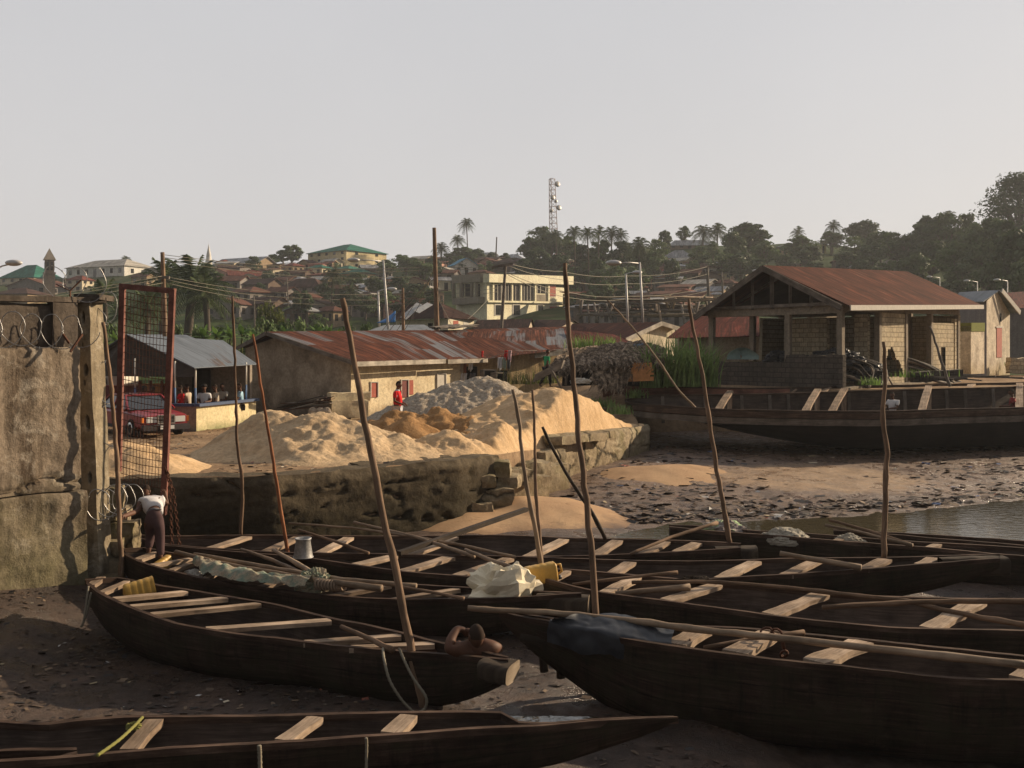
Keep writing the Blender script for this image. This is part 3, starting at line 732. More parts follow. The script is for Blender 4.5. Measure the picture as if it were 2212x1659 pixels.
# front left, cut off by the frame
boat('low worn canoe at the bottom edge of the photo, its long tip pointing right',
     [(-260, 1655), (0, 1648), (165, 1637), (300, 1625), (460, 1614), (599, 1607), (700, 1600), (793, 1594), (893, 1587), (1018, 1577), (1120, 1572), (1209, 1566), (1340, 1556), (1465, 1551)],
     [(-260, 1560), (0, 1558), (110, 1563), (180, 1553), (300, 1548), (518, 1546), (700, 1542), (893, 1538), (1000, 1537), (1088, 1539), (1100, 1558), (1209, 1561), (1330, 1551), (1455, 1549)],
     [(0, -.72), (.8, -.74), (1, -.62)], -1.28, [(270, 339, .17), (600, 690, .17), (835, 890, .19)], rise=(.05, .2, .3, .95), wob=.03, tt=.07)
# B2
boat('long dark canoe with seven thwarts, a bather lying in its stern, nearest the left wall',
     [(187, 1262), (206, 1278), (235, 1294), (271, 1310), (325, 1331), (379, 1349), (487, 1368), (599, 1381), (700, 1393), (768, 1400), (884, 1410), (1000, 1417), (1060, 1424), (1098, 1427)],
     [(184, 1252), (198, 1243), (244, 1246), (325, 1261), (406, 1274), (487, 1287), (599, 1306), (693, 1329), (760, 1343), (830, 1358), (955, 1388), (1030, 1403), (1098, 1419)],
     [(0, -.42), (.15, -.52), (.5, -.62), (.85, -.55), (1, -.47)], -1.30, [(192, 222, .12), (212, 279, .12), (232, 412, .15), (268, 500, .13), (312, 572, .14), (428, 727, .17), (640, 880, .15), (740, 952, .14)],
     rise=(.30, .62, .22, .72), th=.05, block=[(PZ(1040, 1418, -.455), PZ(1108, 1425, -.45), .42, .22)])
# B3
boat('canoe carrying tarpaulins and poles with a man standing in its bow by the gate',
     [(262, 1190), (272, 1202), (300, 1214), (325, 1223), (375, 1236), (425, 1249), (518, 1264), (643, 1281), (768, 1292), (862, 1296), (987, 1295), (1094, 1293), (1175, 1288), (1256, 1283)],
     [(262, 1186), (290, 1180), (355, 1191), (425, 1203), (518, 1219), (600, 1231), (693, 1243), (800, 1256), (893, 1263), (987, 1268), (1094, 1274), (1180, 1278), (1256, 1281)],
     [(0, -.48), (.15, -.58), (.5, -.66), (.85, -.6), (1, -.5)], -1.30,
     [(290, 345, .16), (318, 425, .14), (362, 440, .13), (440, 492, .13), (553, 660, .15), (705, 850, .14), (830, 1000, .13), (958, 1080, .12)],
     rise=(.22, .6, .3, .66), block=[(PZ(1160, 1278, -.52), PZ(1272, 1281, -.51), .36, .30)])
# B4 the long one
boat('longest canoe, spanning from the gate to its pale cut stern far right',
     [(352, 1180), (425, 1186), (553, 1197), (624, 1202), (737, 1217), (862, 1235), (987, 1245), (1094, 1250), (1284, 1256), (1446, 1256), (1554, 1250), (1693, 1243), (1740, 1239), (1921, 1226), (2060, 1215), (2160, 1207)],
     [(352, 1176), (425, 1182), (553, 1190), (624, 1194), (724, 1195), (862, 1197), (987, 1200), (1094, 1202), (1284, 1208), (1446, 1212), (1600, 1210), (1708, 1206), (1927, 1204), (2060, 1200), (2160, 1197)],
     [(0, -.55), (.1, -.62), (.5, -.68), (.85, -.58), (1, -.42)], -1.32,
     [(760, 858), (862, 977), (980, 1105), (1294, 1365), (1549, 1636), (1692, 1770), (1858, 1917), (1983, 2022)], tw=.22,
     rise=(.15, .6, .25, .8), block=[(PZ(2030, 1200, -.42), PZ(2172, 1198, -.40), .34, .30)])
# B6 behind
boat('weathered canoe moored closest to the retaining wall with a short squared stern',
     [(292, 1162), (355, 1176), (425, 1186), (553, 1196), (700, 1201), (862, 1203), (1094, 1204), (1284, 1201), (1446, 1194), (1538, 1189), (1600, 1184)],
     [(292, 1155), (355, 1158), (518, 1156), (799, 1158), (987, 1157), (1094, 1156), (1229, 1162), (1338, 1164), (1446, 1167), (1554, 1171), (1600, 1174)],
     [(0, -.6), (.1, -.66), (.6, -.7), (.9, -.62), (1, -.52)], -1.32,
     [(440, 540), (560, 648), (678, 757), (872, 985), (1135, 1222), (1281, 1337), (1387, 1440), (1457, 1510)], tw=.22,
     rise=(.1, .5, .2, .75), block=[(PZ(1545, 1177, -.52), PZ(1634, 1176, -.5), .42, .26)])
# R2
boat('canoe right of the white sack with long bare poles lying across it',
     [(1128, 1236), (1175, 1251), (1230, 1266), (1284, 1279), (1365, 1290), (1446, 1300), (1521, 1311), (1646, 1328), (1771, 1343), (1927, 1357), (2070, 1361), (2212, 1364), (2480, 1366), (2800, 1350)],
     [(1128, 1232), (1208, 1229), (1290, 1235), (1365, 1242), (1446, 1249), (1554, 1259), (1700, 1272), (1880, 1287), (2052, 1292), (2212, 1296), (2480, 1306), (2800, 1344)],
     [(0, -.46), (.12, -.56), (.5, -.62), (1, -.6)], -1.32, [(1185, 1228, .13), (1300, 1378), (1430, 1555, .22), (1655, 1780, .24), (2000, 2115, .26)],
     rise=(.13, .6, .2, .8), tt=.06)
# R1
boat('huge black-stained canoe filling the lower right corner, big bare pole along it',
     [(1078, 1322), (1110, 1331), (1150, 1338), (1208, 1348), (1267, 1364), (1360, 1383), (1441, 1396), (1554, 1412), (1693, 1428), (1733, 1433), (1927, 1452), (2052, 1467), (2212, 1472), (2460, 1474), (2860, 1452)],
     [(1078, 1318), (1110, 1323), (1148, 1329), (1208, 1338), (1290, 1345), (1427, 1350), (1521, 1353), (1646, 1360), (1733, 1369), (1865, 1381), (2052, 1400), (2146, 1410), (2212, 1417), (2460, 1430), (2860, 1446)],
     [(0, -.22), (.1, -.32), (.3, -.42), (.6, -.5), (1, -.5)], -1.52, [(1450, 1522, .26), (1578, 1668, .27), (1745, 1870, .27), (2200, 2262, .28)],
     rise=(.27, .93, .22, .85), tt=.08, rimw=.06, N=60)
t = thing('broken_stem', 'broken stump of a canoe stem propped on posts beside the huge dark canoe', 'stem post', (1.1, 12.4, -1.3))
mb = MB(); mb.tube([P(1124, 1374, 12.0), P(1160, 1378, 12.0), P(1215, 1392, 12.0), P(1270, 1420, 11.9)], [.07, .11, .12, .08], 10, flat=.9); obj('stem', mb, m['block'], t)
for u, v in ((1172, 1442), (1208, 1456)):
    mb = MB(); mb.tube([P(u-4, 1385, 12.0), P(u, 1415, 12.0), P(u+4, v+8, 12.0)], [.05, .045, .055], 8); obj('prop', mb, m['pdark'], t)
# B7/B8
boat('narrow dark canoe at the water edge carrying fishing nets, its end hidden right',
     [(1446, 1139), (1521, 1147), (1677, 1158), (1833, 1171), (1990, 1182), (2124, 1195), (2260, 1206), (2500, 1216), (2700, 1212)],
     [(1446, 1134), (1554, 1138), (1608, 1145), (1765, 1154), (1949, 1168), (2124, 1178), (2260, 1188), (2500, 1200), (2700, 1210)],
     [(0, -.52), (.5, -.66), (1, -.6)], -1.36, [(1800, 1830, .14), (2000, 2030, .14)], rise=(.1, .6, .15, .8))
boat('outermost dark canoe afloat along the right end of the water',
     [(1800, 1146), (1900, 1154), (2050, 1166), (2212, 1179), (2500, 1192), (2650, 1190)], [(1800, 1143), (1900, 1149), (2050, 1158), (2212, 1169), (2500, 1184), (2650, 1188)],
     [(0, -.74), (.5, -.76), (1, -.7)], -1.4, [(2260, 2290, .15)], rise=(.2, .7, .15, .8))
# broken plank hull bottom-left
boat('broken bow of a sunken canoe at the bottom left corner',
     [(-300, 1672), (-120, 1668), (0, 1662), (80, 1652), (166, 1630)], [(-300, 1622), (-120, 1622), (0, 1621), (90, 1618), (166, 1618)],
     [(0, -.86), (1, -.82)], -1.24, [], rise=(.05, .2, .35, .9), N=24)

# the two big sand boats on the far bank
m['blackhull'] = M_wood('tarred_planks', (.006, .005, .005), (.013, .010, .009), (.028, .021, .017), rough=.7)
f1 = boat('huge black boat aground before the unfinished pavilion, a man in white sitting in it',
     [(1350, 869), (1400, 874), (1521, 882), (1650, 886), (1800, 888), (1927, 888), (2050, 884), (2212, 880), (2600, 872)],
     [(1350, 863), (1392, 854), (1521, 852), (1650, 850), (1765, 847), (1900, 843), (2005, 840), (2212, 834), (2600, 824)],
     [(0, .85), (.1, .78), (.6, .78), (1, .78)], -.75, [], rise=(.30, .98, .05, .3), zfar=[(0, .0), (.05, .3), (.3, .38), (.6, .6), (1, .62)], hull='blackhull', name='sand_boat', rimw=.16, th=.10, wb=.6, group=None, wob=.02)
A, B = GUN[f1.name]
def sub(a, b, w, h, mt, nm, root, seg=8, bend=0, lab=None):
    mb = MB(); mb.beam(a, b, w, h, seg=seg, bend=bend, jit=.05); return obj(nm, mb, m[mt], root, lab)
# two light strakes along the near side
for nm, dz, hh, mt, off in (('rubbing_strake', -.16, .20, 'rim', .05), ('rubbing_strake', -.40, .22, 'timber', .035)):
    pts = [polyat(A, u)+V((0, -off, dz)) for u in range(1365, 2601, 25)]
    mb = MB(); vs_ = []; uv = []; L = 0
    for i, p in enumerate(pts):
        if i: L += (p-pts[i-1]).length
        for a, b in ((0, -hh/2), (-.06, -hh/2), (-.06, hh/2), (0, hh/2)): vs_.append(p+V((0, a, b+.02*nz(p.x*2, 3)))); uv.append((L, b+a))
    n_ = len(pts); fs = [(i*4+j, i*4+(j+1) % 4, i*4+4+(j+1) % 4, i*4+4+j) for i in range(n_-1) for j in range(4)]
    mb.add(vs_, fs, uv); obj(nm, mb, m[mt], f1)
for un, uf, posts in ((1547, 1577, 2), (1735, 1766, 2), (1792, 1824, 2), (1990, 2005, 2), (2204, 2201, 1)):
    p = polyat(A, un)+V((0, .1, -.25)); q = polyat(B, uf)+V((0, -.05, .1))
    o = sub(p, q, .26, .09, 'thwart', 'thwart', f1, bend=.05)
    for k in range(posts):
        c = p.lerp(q, .72+.16*k)
        mb = MB(); mb.beam(c+V((.08, 0, -1.25)), c+V((.08, 0, .02)), .09, .09); obj('post', mb, m['thwart'], f1)
for u in (1430, 1521, 1600, 1660, 1700, 1830, 1905, 1950, 2040, 2080, 2140):
    q = polyat(B, u); sub(q+V((0, -.16, -.05)), q+V((0, -.3, -1.1)), .12, .05, 'timber', 'rib', f1, seg=1)
f2 = boat('reddish brown plank boat lying behind the huge black boat',
     [(1303, 838), (1390, 841), (1521, 846), (1590, 849), (1800, 850), (2212, 846), (2500, 842)],
     [(1303, 831), (1390, 832), (1521, 836), (1590, 838), (1700, 837), (1800, 834), (2212, 826), (2500, 822)],
     [(0, 1.12), (.4, 1.1), (1, 1.1)], .1, [(1620, 1638, .3), (1700, 1722, .3), (1770, 1790, .3), (2080, 2100, .3)], rise=(.06, .3, .05, .3), zfar=.25, hull='redhull', name='sand_boat', rimw=.12, th=.08, wb=.7)
mb = MB(); mb.beam(polyat(GUN[f1.name][0], 1360)+V((-.2, .6, -.6)), PZ(1378, 930, -.75), .5, .3, seg=4); obj('rudder_board', mb, m['blackhull'], f1)

# ------------------------------------------------------------ standing poles
def pole(pts, Y, r, mt, label, group='upright mooring poles', ztilt=0.0, kink=.018, Yend=None, name='mooring_pole', n=9, cat='pole'):
    """pts: (u,v) from top to foot"""
    Yend = Y if Yend is None else Yend; W = []
    tot = len(pts)-1
    for i, (u, v) in enumerate(pts): W.append(P(u, v, Y+(Yend-Y)*i/tot))
    out = []; rr = []; r_ = random.Random(int(pts[0][0]))
    for i in range(len(W)-1):
        L = (W[i+1]-W[i]).length; k = max(2, int(L/.16)); c0 = W[max(i-1, 0)]; c1 = W[i]; c2 = W[i+1]; c3 = W[min(i+2, len(W)-1)]
        for j in range(k):
            t = j/k; q = .5*((2*c1)+(c2-c0)*t+(2*c0-5*c1+4*c2-c3)*t*t+(3*c1-c0-3*c2+c3)*t**3); out.append(q+V((r_.uniform(-1, 1), r_.uniform(-1, 1), 0))*min(kink, r*.32))
            tt = (i+t)/tot; rr.append(r*(.72+.5*tt)*(1.18 if r_.random() < .12 else r_.uniform(.93, 1.06)))
    out.append(W[-1]); rr.append(r*1.15)
    mb = MB(); mb.tube(out, rr, n); return solo(name, mb, m[mt], label, cat, group)
pole([(224, 696), (232, 760), (246, 905), (252, 1000), (258, 1130), (263, 1250)], 16.6, .036, 'pole', 'knotty upright pole held by the man beside the left wall')
pole([(502, 640), (507, 760), (511, 905), (515, 985), (524, 1040), (521, 1160)], 19.6, .031, 'pole', 'upright pole against the dark retaining wall left of the pale sand heap')
pole([(547, 722), (566, 850), (584, 960), (604, 1080), (622, 1200)], 18.2, .030, 'polered', 'reddish leaning pole crossing the pale sand heap')
pole([(741, 645), (762, 760), (783, 880), (806, 1000), (836, 1150), (862, 1265), (886, 1390), (915, 1532)], 12.3, .044, 'pole', 'thickest leaning pole, tall, roped to the bather canoe', Yend=11.6)
pole([(1108, 841), (1120, 900), (1130, 1000), (1148, 1100), (1166, 1200), (1178, 1277)], 15.3, .033, 'polepale', 'pale upright pole rising beside the white sack')
pole([(1151, 842), (1154, 930), (1157, 1050), (1166, 1160), (1172, 1232)], 16.6, .029, 'pole', 'darker upright pole close right of the pale one by the sack')
pole([(1219, 569), (1228, 700), (1242, 850), (1252, 960), (1266, 1080), (1278, 1200), (1285, 1330), (1290, 1460), (1297, 1556)], 13.2, .040, 'pole', 'tallest upright pole standing before the sunlit wall corner', Yend=12.0)
pole([(1171, 922), (1196, 975), (1235, 1040), (1280, 1110), (1308, 1165)], 17.8, .033, 'pdark', 'short dark pole leaning left over the wet sand')
pole([(1487, 645), (1502, 735), (1520, 830), (1538, 950), (1556, 1060), (1577, 1174)], 18.0, .038, 'pole', 'leaning pole standing at the squared stern, right of the sand heaps')
pole([(1909, 738), (1911, 830), (1906, 905), (1915, 960), (1912, 1080), (1909, 1205)], 16.4, .040, 'pole', 'crooked upright pole standing at the right over the mudbank')
pole([(1312, 648), (1370, 712), (1420, 775), (1462, 838), (1502, 880)], 36.5, .035, 'polepale', 'slender curved pole slanting from the huge black boat', Yend=36.5)
pole([(2009, 704), (2030, 770), (2052, 834)], 38.8, .05, 'timber', 'slanting pole leaning at the pavilion side wall')

# ------------------------------------------------------------ lying poles
def lay(pts, z0, z1, r, mt, label, cat='pole', square=False, name='bare_pole'):
    W = []; n_ = len(pts)-1
    for i, (u, v) in enumerate(pts): W.append(PZ(u, v, z0+(z1-z0)*i/n_))
    if square:
        mb = MB(); mb.beam(W[0], W[-1], r*2.4, r*1.7, seg=6, jit=.05)
    else:
        out = []; rr = []; r_ = random.Random(int(pts[0][0])*3+1)
        for i in range(n_):
            k = max(3, int((W[i+1]-W[i]).length/.18))
            for j in range(k):
                t = j/k; out.append(W[i].lerp(W[i+1], t)+V((0, 0, r_.uniform(-1, 1)*r*.12))); tt = (i+t)/n_
                rr.append(r*.86*(.85+.3*tt)*(1.2 if r_.random() < .1 else r_.uniform(.95, 1.05)))
        out.append(W[-1]); rr.append(r*1.15); mb = MB(); mb.tube(out, rr, 9)
    return solo(name, mb, m[mt], label, cat, 'bare poles lying across the canoes')
G = -.60
lay([(624, 1130), (760, 1140), (900, 1160), (1000, 1178), (1112, 1203)], -.45, -.6, .028, 'polepale', 'thin grey pole lying from the dark retaining wall towards the centre')
lay([(765, 1128), (900, 1160), (1024, 1202)], -.42, -.62, .036, 'polepale', 'long pale pole lying behind the thick leaning pole')
lay([(1005, 1187), (1060, 1210), (1127, 1232)], -.50, -.56, .04, 'polepale', 'short pale pole ending behind the white sack')
lay([(645, 1144), (720, 1168), (796, 1195)], -.45, -.6, .028, 'pole', 'thin brown pole lying right of the metal bucket')
lay([(862, 1195), (1000, 1147), (1137, 1100)], -.62, -.30, .045, 'pdark', 'dark squared beam sticking up over the wet sand', 'beam', True)
lay([(521, 1186), (585, 1208), (652, 1238)], -.5, -.55, .035, 'polepale', 'pole with a bent tip lying left of the bucket')
lay([(590, 1187), (635, 1213), (680, 1240)], -.46, -.5, .042, 'polepale', 'stout pale pole lying just below the bucket')
lay([(380, 1192), (480, 1218), (600, 1240), (720, 1258), (824, 1271)], -.48, -.5, .05, 'polepale', 'long stout pole wrapped in tarpaulin inside the canoe')
lay([(420, 1196), (560, 1222), (740, 1252), (899, 1266)], -.5, -.52, .04, 'polepale', 'straight pale pole lying beside the tarpaulin bundle')
lay([(868, 1268), (940, 1280), (1002, 1293)], -.5, -.54, .026, 'pole', 'thin pole lying between tarpaulin bundle and white sack')
lay([(737, 1353), (790, 1376), (848, 1404)], -.5, -.52, .036, 'pole', 'grey-brown pole propped inside the canoe near the rope')
lay([(1237, 1262), (1350, 1248), (1464, 1236)], -.5, -.36, .026, 'pole', 'thin dark pole lying right of the tallest upright pole')
lay([(1330, 1283), (1410, 1275), (1490, 1268)], -.56, -.5, .05, 'polepale', 'short thick peeled log inside the canoe right of the tallest pole', 'log')
lay([(1365, 1258), (1527, 1256), (1640, 1264), (1740, 1274), (1850, 1286), (1958, 1297), (2040, 1318), (2120, 1334), (2300, 1364)], -.50, -.62, .038, 'pole', 'very long sagging pole across the right-hand canoes')
lay([(1777, 1311), (1880, 1305), (1990, 1300), (2100, 1298), (2260, 1298)], -.5, -.5, .042, 'pole', 'pole reaching in from the right edge over a wide thwart')
lay([(1010, 1313), (1070, 1317), (1180, 1322), (1284, 1332), (1405, 1345), (1521, 1361), (1700, 1379), (1849, 1396), (2000, 1412), (2230, 1438)], -.14, -.36, .045, 'polepale', 'biggest sunlit pole lying along the huge dark canoe')
lay([(1362, 1196), (1450, 1160), (1549, 1129)], -.6, -.3, .035, 'pole', 'brown pole sloping up to the bundle of cloth')
lay([(1685, 1195), (1770, 1210), (1860, 1226)], -.42, -.52, .05, 'polepale', 'grey pole sloping down beside the crooked upright pole')
lay([(1782, 1134), (1870, 1152), (1971, 1178)], -.35, -.55, .034, 'polepale', 'pale pole lying over the net canoe, lower of two')
lay([(1791, 1123), (1880, 1147), (1965, 1176)], -.28, -.55, .036, 'pole', 'darker pole lying over the net canoe, upper of two')
lay([(1521, 1399), (1630, 1380), (1737, 1366)], -.46, -.36, .032, 'pole', 'thin pole under the biggest pole beside the black plastic sheet')

# ------------------------------------------------------------ things in the canoes
def crumple(name, cen, r, mt, label, cat, amp=.25, sc=3.0, nu=44, nv=26, ridge=True, group=None, flat=-.25):
    mb = MB()
    def fn(a, b):
        th_ = a*2*math.pi; ph = -.5+b*(math.pi/2+.5)
        d = V((math.cos(th_)*math.cos(ph), math.sin(th_)*math.cos(ph), math.sin(ph)))
        k = 1.0+amp*noise.noise(d*1.7+V(cen)); q = d*sc
        k -= amp*.9*abs(noise.noise(q))*1.2 if ridge else 0
        k += amp*.5*abs(noise.noise(q*2.3))
        return V((cen[0]+d.x*r[0]*k, cen[1]+d.y*r[1]*k, cen[2]+max(flat, d.z)*r[2]*k))
    mb.grid(fn, nu, nv, smooth=False); return solo(name, mb, m[mt] if isinstance(mt, str) else mt, label, cat, group)
m['sack'] = M_plain('cream_sack', (.72, .63, .46), .75, .2, var=.08)
crumple('white_sack', PZ(1088, 1289, -.68), (.56, .38, .46), 'sack', 'big crumpled cream plastic sack piled on the canoe stern', 'sack', .42, 2.1, 26, 16)
m['yellow'] = M_plain('yellow_plastic', (.50, .30, .07), .45, .4, var=.12)
m['green_cloth'] = M_plain('greenish_tarpaulin', (.16, .20, .14), .7, .2, var=.4)
m['tarp'] = M_noise('old_tarpaulin', [(.3, (.16, .11, .07)), (.45, (.32, .26, .18)), (.58, (.15, .20, .15)), (.72, (.36, .33, .27))], 3.4, rough=.75, bump=.6, bd=.03, fine=.3)
m['black_sheet'] = M_plain('black_plastic_sheet', (.020, .022, .028), .45, .35, var=.3)
# draped tarpaulin bundle
def drape(name, pts, w, mt, label, cat, hgt=.10, seed=1, n=60, k=14, z=None):
    W = [V(p) for p in pts]; L = [0]
    for a, b in zip(W, W[1:]): L.append(L[-1]+(b-a).length)
    def at(s):
        for i in range(len(W)-1):
            if s <= L[i+1]+1e-6: return W[i].lerp(W[i+1], (s-L[i])/(L[i+1]-L[i])), (W[i+1]-W[i]).normalized()
        return W[-1], (W[-1]-W[-2]).normalized()
    ws = w if isinstance(w, (list, tuple)) else [w, w]
    def fn(a, b):
        c, d = at(a*L[-1]); r_ = V((d.y, -d.x, 0)).normalized(); ww = interp([(i/(len(ws)-1), x) for i, x in enumerate(ws)], a)
        x = (b-.5)*2; q = c+r_*(x*ww/2*(1+.35*nz(a*9, seed, b))); q.z += hgt*(1-x*x)-.5*hgt
        q.z += .055*noise.noise(V((a*L[-1]*5, b*3+seed, 0)))+.03*noise.noise(V((a*L[-1]*13, b*7+seed, 2)))
        return q
    mb = MB(); mb.grid(fn, n, k); return solo(name, mb, m[mt] if isinstance(mt, str) else mt, label, cat)
drape('tarpaulin', [PZ(425, 1207, -.5), PZ(480, 1228, -.47), PZ(540, 1240, -.45), PZ(600, 1248, -.45), PZ(668, 1254, -.45)], [.15, .42, .5, .36, .25], 'tarp', 'dirty grey-green tarpaulin draped along the canoe behind the yellow jerrycan', 'tarpaulin', .10, 3)
crumple('tarpaulin_knot', PZ(678, 1266, -.62), (.24, .2, .26), 'tarp', 'knotted bundle of brown tarpaulin and rope on the pole', 'tarpaulin', .4, 4)
mb = MB(); ce = PZ(720, 1256, -.48)
for i in range(9):
    a = i/8; mb.tube([P(686+a*55+6*math.cos(t_), 1262+a*4-10*math.sin(t_), ce.y+.05*math.cos(t_)) for t_ in [k*2*math.pi/10 for k in range(11)]], .022, 6)
solo('rope_coil', mb, m['thwart'], 'thick frayed rope wound round the pole end near the tarpaulin', 'rope')
# black sheet over the bow
def bs(a, b):
    u = 1196+a*(1460-1196)+b*(-18); vt = interp([(0, 1344), (.2, 1336), (.5, 1340), (.62, 1342), (.8, 1352), (1, 1362)], a); vb = interp([(0, 1352), (.2, 1372), (.45, 1396), (.7, 1408), (1, 1414)], a)
    z = -.22-.14*a; top = PZ(u, vt, z+.02); bot = PZ(u, interp([(0, 1348), (.25, 1362), (.5, 1376), (1, 1398)], a), z-.06)
    if b < .62:
        q = top.lerp(bot, b/.62); q.z += .05+.055*math.exp(-((a-.55)/.16)**2)*(1-abs(b/.62-.4)); 
    else: q = bot+V((0, -.03, .05))+V((0, -.02, -.26*(b-.62)/.38*(1.0+.3*nz(a*5, 2))))
    q += V(noise.noise_vector(V((a*7, b*3, 1))))*.03+V(noise.noise_vector(V((a*19, b*6, 1))))*.012
    return q
mb = MB(); mb.grid(bs, 70, 30); solo('plastic_sheet', mb, m['black_sheet'], 'black plastic sheet draped over the bow of the huge dark canoe', 'plastic sheet')
# jerrycans
def jerry(cen, rz, tilt, s, label, cut=False):
    t = thing('jerrycan', label, 'jerrycan', cen)
    Rm = Matrix.Rotation(rz, 3, 'Z') @ Matrix.Rotation(tilt, 3, 'Y'); C = V(cen)
    def fn(a, b):
        th_ = a*2*math.pi; sx = math.copysign(abs(math.cos(th_))**.45, math.cos(th_)); sy = math.copysign(abs(math.sin(th_))**.45, math.sin(th_))
        k = min(1, (min(b, 1-b)/.06+.001))**.4 if not cut else (min(1, (b/.06+.001))**.4)
        rb = 1-.03*(math.sin(b*30) > .6)
        return C+Rm @ V((sx*.13*k*rb*s, sy*.085*k*rb*s, (b-.5)*.46*s))
    mb = MB(); mb.grid(fn, 28, 26); 
    if not cut: obj('body', mb, m['yellow'], t)
    else: obj('body', mb, m['yellow'], t)
    if not cut:
        mb = MB(); mb.tube([C+Rm @ V(p)*s for p in ((-.08, 0, .22), (-.08, 0, .28), (.02, 0, .29), (.05, 0, .22))], .016*s, 8); obj('handle', mb, m['yellow'], t)
        mb = MB(); mb.lathe(C+Rm @ V((.09, 0, .22))*s, [(.03*s, 0), (.03*s, .05*s)], 10, Rm); obj('cap', mb, m['black_sheet'], t)
    return t
jerry(PZ(1168, 1240, -.42), .25, R(82), 1.15, 'yellow jerrycan lying beside the white sack behind the pale upright pole')
jerry(PZ(300, 1272, -.52), .5, R(78), .95, 'cut open yellow jerrycan lying in the bow of the left canoe', True)
jerry(PZ(352, 1219, -.70), 1.2, R(75), .8, 'yellow jerrycan under the feet of the standing man')
# bucket
t = thing('bucket', 'dented grey metal bucket standing upside down behind the reddish pole', 'bucket', PZ(655, 1204, -.62)); c = PZ(655, 1204, -.62)
m['zinc'] = M_noise('zinc', [(.3, (.22, .21, .20)), (.7, (.42, .41, .40))], 5, rough=.45, metal=.5, bump=.2)
mb = MB(); mb.lathe(c, [(.17, 0), (.165, .02), (.125, .28), (.14, .32), (.145, .335), (.12, .335), (.11, .30)], 24); obj('body', mb, m['zinc'], t)
mb = MB(); mb.tube([c+V((math.cos(a)*.172, math.sin(a)*.172, .01)) for a in [k*math.pi/8 for k in range(17)]], .008, 6, False); obj('rim', mb, m['zinc'], t)
# net heaps, cloth bundle
m['net'] = M_noise('pale_net', [(.3, (.42, .37, .29)), (.7, (.62, .57, .47))], 14, rough=.95, bump=1, bd=.05)
crumple('fishing_net', PZ(1697, 1166, -.68), (.46, .3, .24), 'net', 'heap of pale fishing net in the canoe by the water', 'net', .2, 5)
crumple('fishing_net', PZ(1834, 1172, -.70), (.3, .2, .16), 'net', 'small flat pile of pale net right of the larger net heap', 'net', .25, 5)
crumple('cloth_bundle', PZ(1562, 1148, -.62), (.42, .3, .22), M_noise('patterned_cloth', [(.35, (.16, .13, .12)), (.5, (.30, .26, .24)), (.62, (.45, .62, .30)), (.75, (.65, .66, .55))], 4, rough=.9, bump=.5), 'bundle of grey and lime patterned cloth behind the leaning pole', 'cloth', .3, 4)
crumple('red_rag', PZ(1880, 1235, -.74), (.2, .12, .12), M_plain('red_rag', (.25, .04, .05), .9, .1), 'dark red rag under the thwart by the crooked pole', 'rag', .3, 4)
crumple('white_rag', PZ(418, 1243, -.74), (.16, .1, .1), M_plain('white_rag', (.55, .52, .47), .9, .1), 'small white rag between the thwarts left of the tarpaulin', 'rag', .3, 4)
# chains and ropes
def chain(pts, r, mt, label, name='chain', cat='chain', link_=True):
    mb = MB(); W = [V(p) for p in pts]; d0 = 0; L = [0]
    for a, b in zip(W, W[1:]): L.append(L[-1]+(b-a).length)
    n_ = int(L[-1]/(r*3.2)); 
    for k in range(n_):
        s = (k+.5)/n_*L[-1]
        for i in range(len(W)-1):
            if s <= L[i+1]: c = W[i].lerp(W[i+1], (s-L[i])/(L[i+1]-L[i])); d = (W[i+1]-W[i]).normalized(); break
        sd = d.cross(V((0, 1, 0))).normalized() if k % 2 else d.cross(V((1, 0, 0))).normalized()
        if sd.length < .1: sd = V((1, 0, 0))
        ring_ = [c+d*(math.cos(a)*r*2.1)+sd*(math.sin(a)*r*1.2) for a in [j*2*math.pi/8 for j in range(9)]]
        mb.tube(ring_, r*.42, 5, False)
    return solo(name, mb, m[mt] if isinstance(mt, str) else mt, label, cat)
m['rust'] = M_noise('rusty_iron', [(.3, (.05, .022, .014)), (.7, (.14, .06, .035))], 9, rough=.85, bump=.5, metal=.2)
chain([PZ(1690, 1376, -.3)+V((0, 0, 0)), PZ(1690, 1376, -.3)+V((.02, 0, -.18)), PZ(1686, 1400, -.5)+V((0, 0, -.25))], .035, 'rust', 'rusty chain hanging under the biggest pole inside the huge canoe')
chain([PZ(1642, 1366, -.34), PZ(1665, 1362, -.3), PZ(1690, 1370, -.3)], .035, 'rust', 'rusty chain lying on the rim of the huge dark canoe')
chain([PZ(1480, 1392, -.42), PZ(1492, 1388, -.4), PZ(1498, 1402, -.5)], .035, 'rust', 'short rusty chain beside the black plastic sheet')
def rope(pts, r, label, mt='thwart', sag=0):
    W = [V(p) for p in pts]; out = []
    for i in range(len(W)-1):
        for j in range(12):
            s = j/12; p0 = W[max(i-1, 0)]; p1 = W[i]; p2 = W[i+1]; p3 = W[min(i+2, len(W)-1)]
            out.append(.5*((2*p1)+(p2-p0)*s+(2*p0-5*p1+4*p2-p3)*s*s+(3*p1-p0-3*p2+p3)*s**3))
    out.append(W[-1]); mb = MB(); mb.tube(out, [r*(1+.15*math.sin(i*2.2)) for i in range(len(out))], 7); return solo('rope', mb, m[mt] if isinstance(mt, str) else mt, label, 'rope')
m['rope'] = M_plain('grey_rope', (.23, .20, .15), .95, .1)
rope([PZ(827, 1401, -.52), P(830, 1425, 11.3), P(842, 1470, 11.2), P(868, 1512, 11.2), P(893, 1538, 11.2)], .016, 'grey rope looping down from the canoe rim to the thick leaning pole', 'rope')
rope([P(862, 1400, 11.6), P(875, 1430, 11.5), P(893, 1465, 11.4), P(920, 1505, 11.3), P(918, 1530, 11.3), P(900, 1540, 11.2)], .016, 'second grey rope end hanging at the thick leaning pole', 'rope')
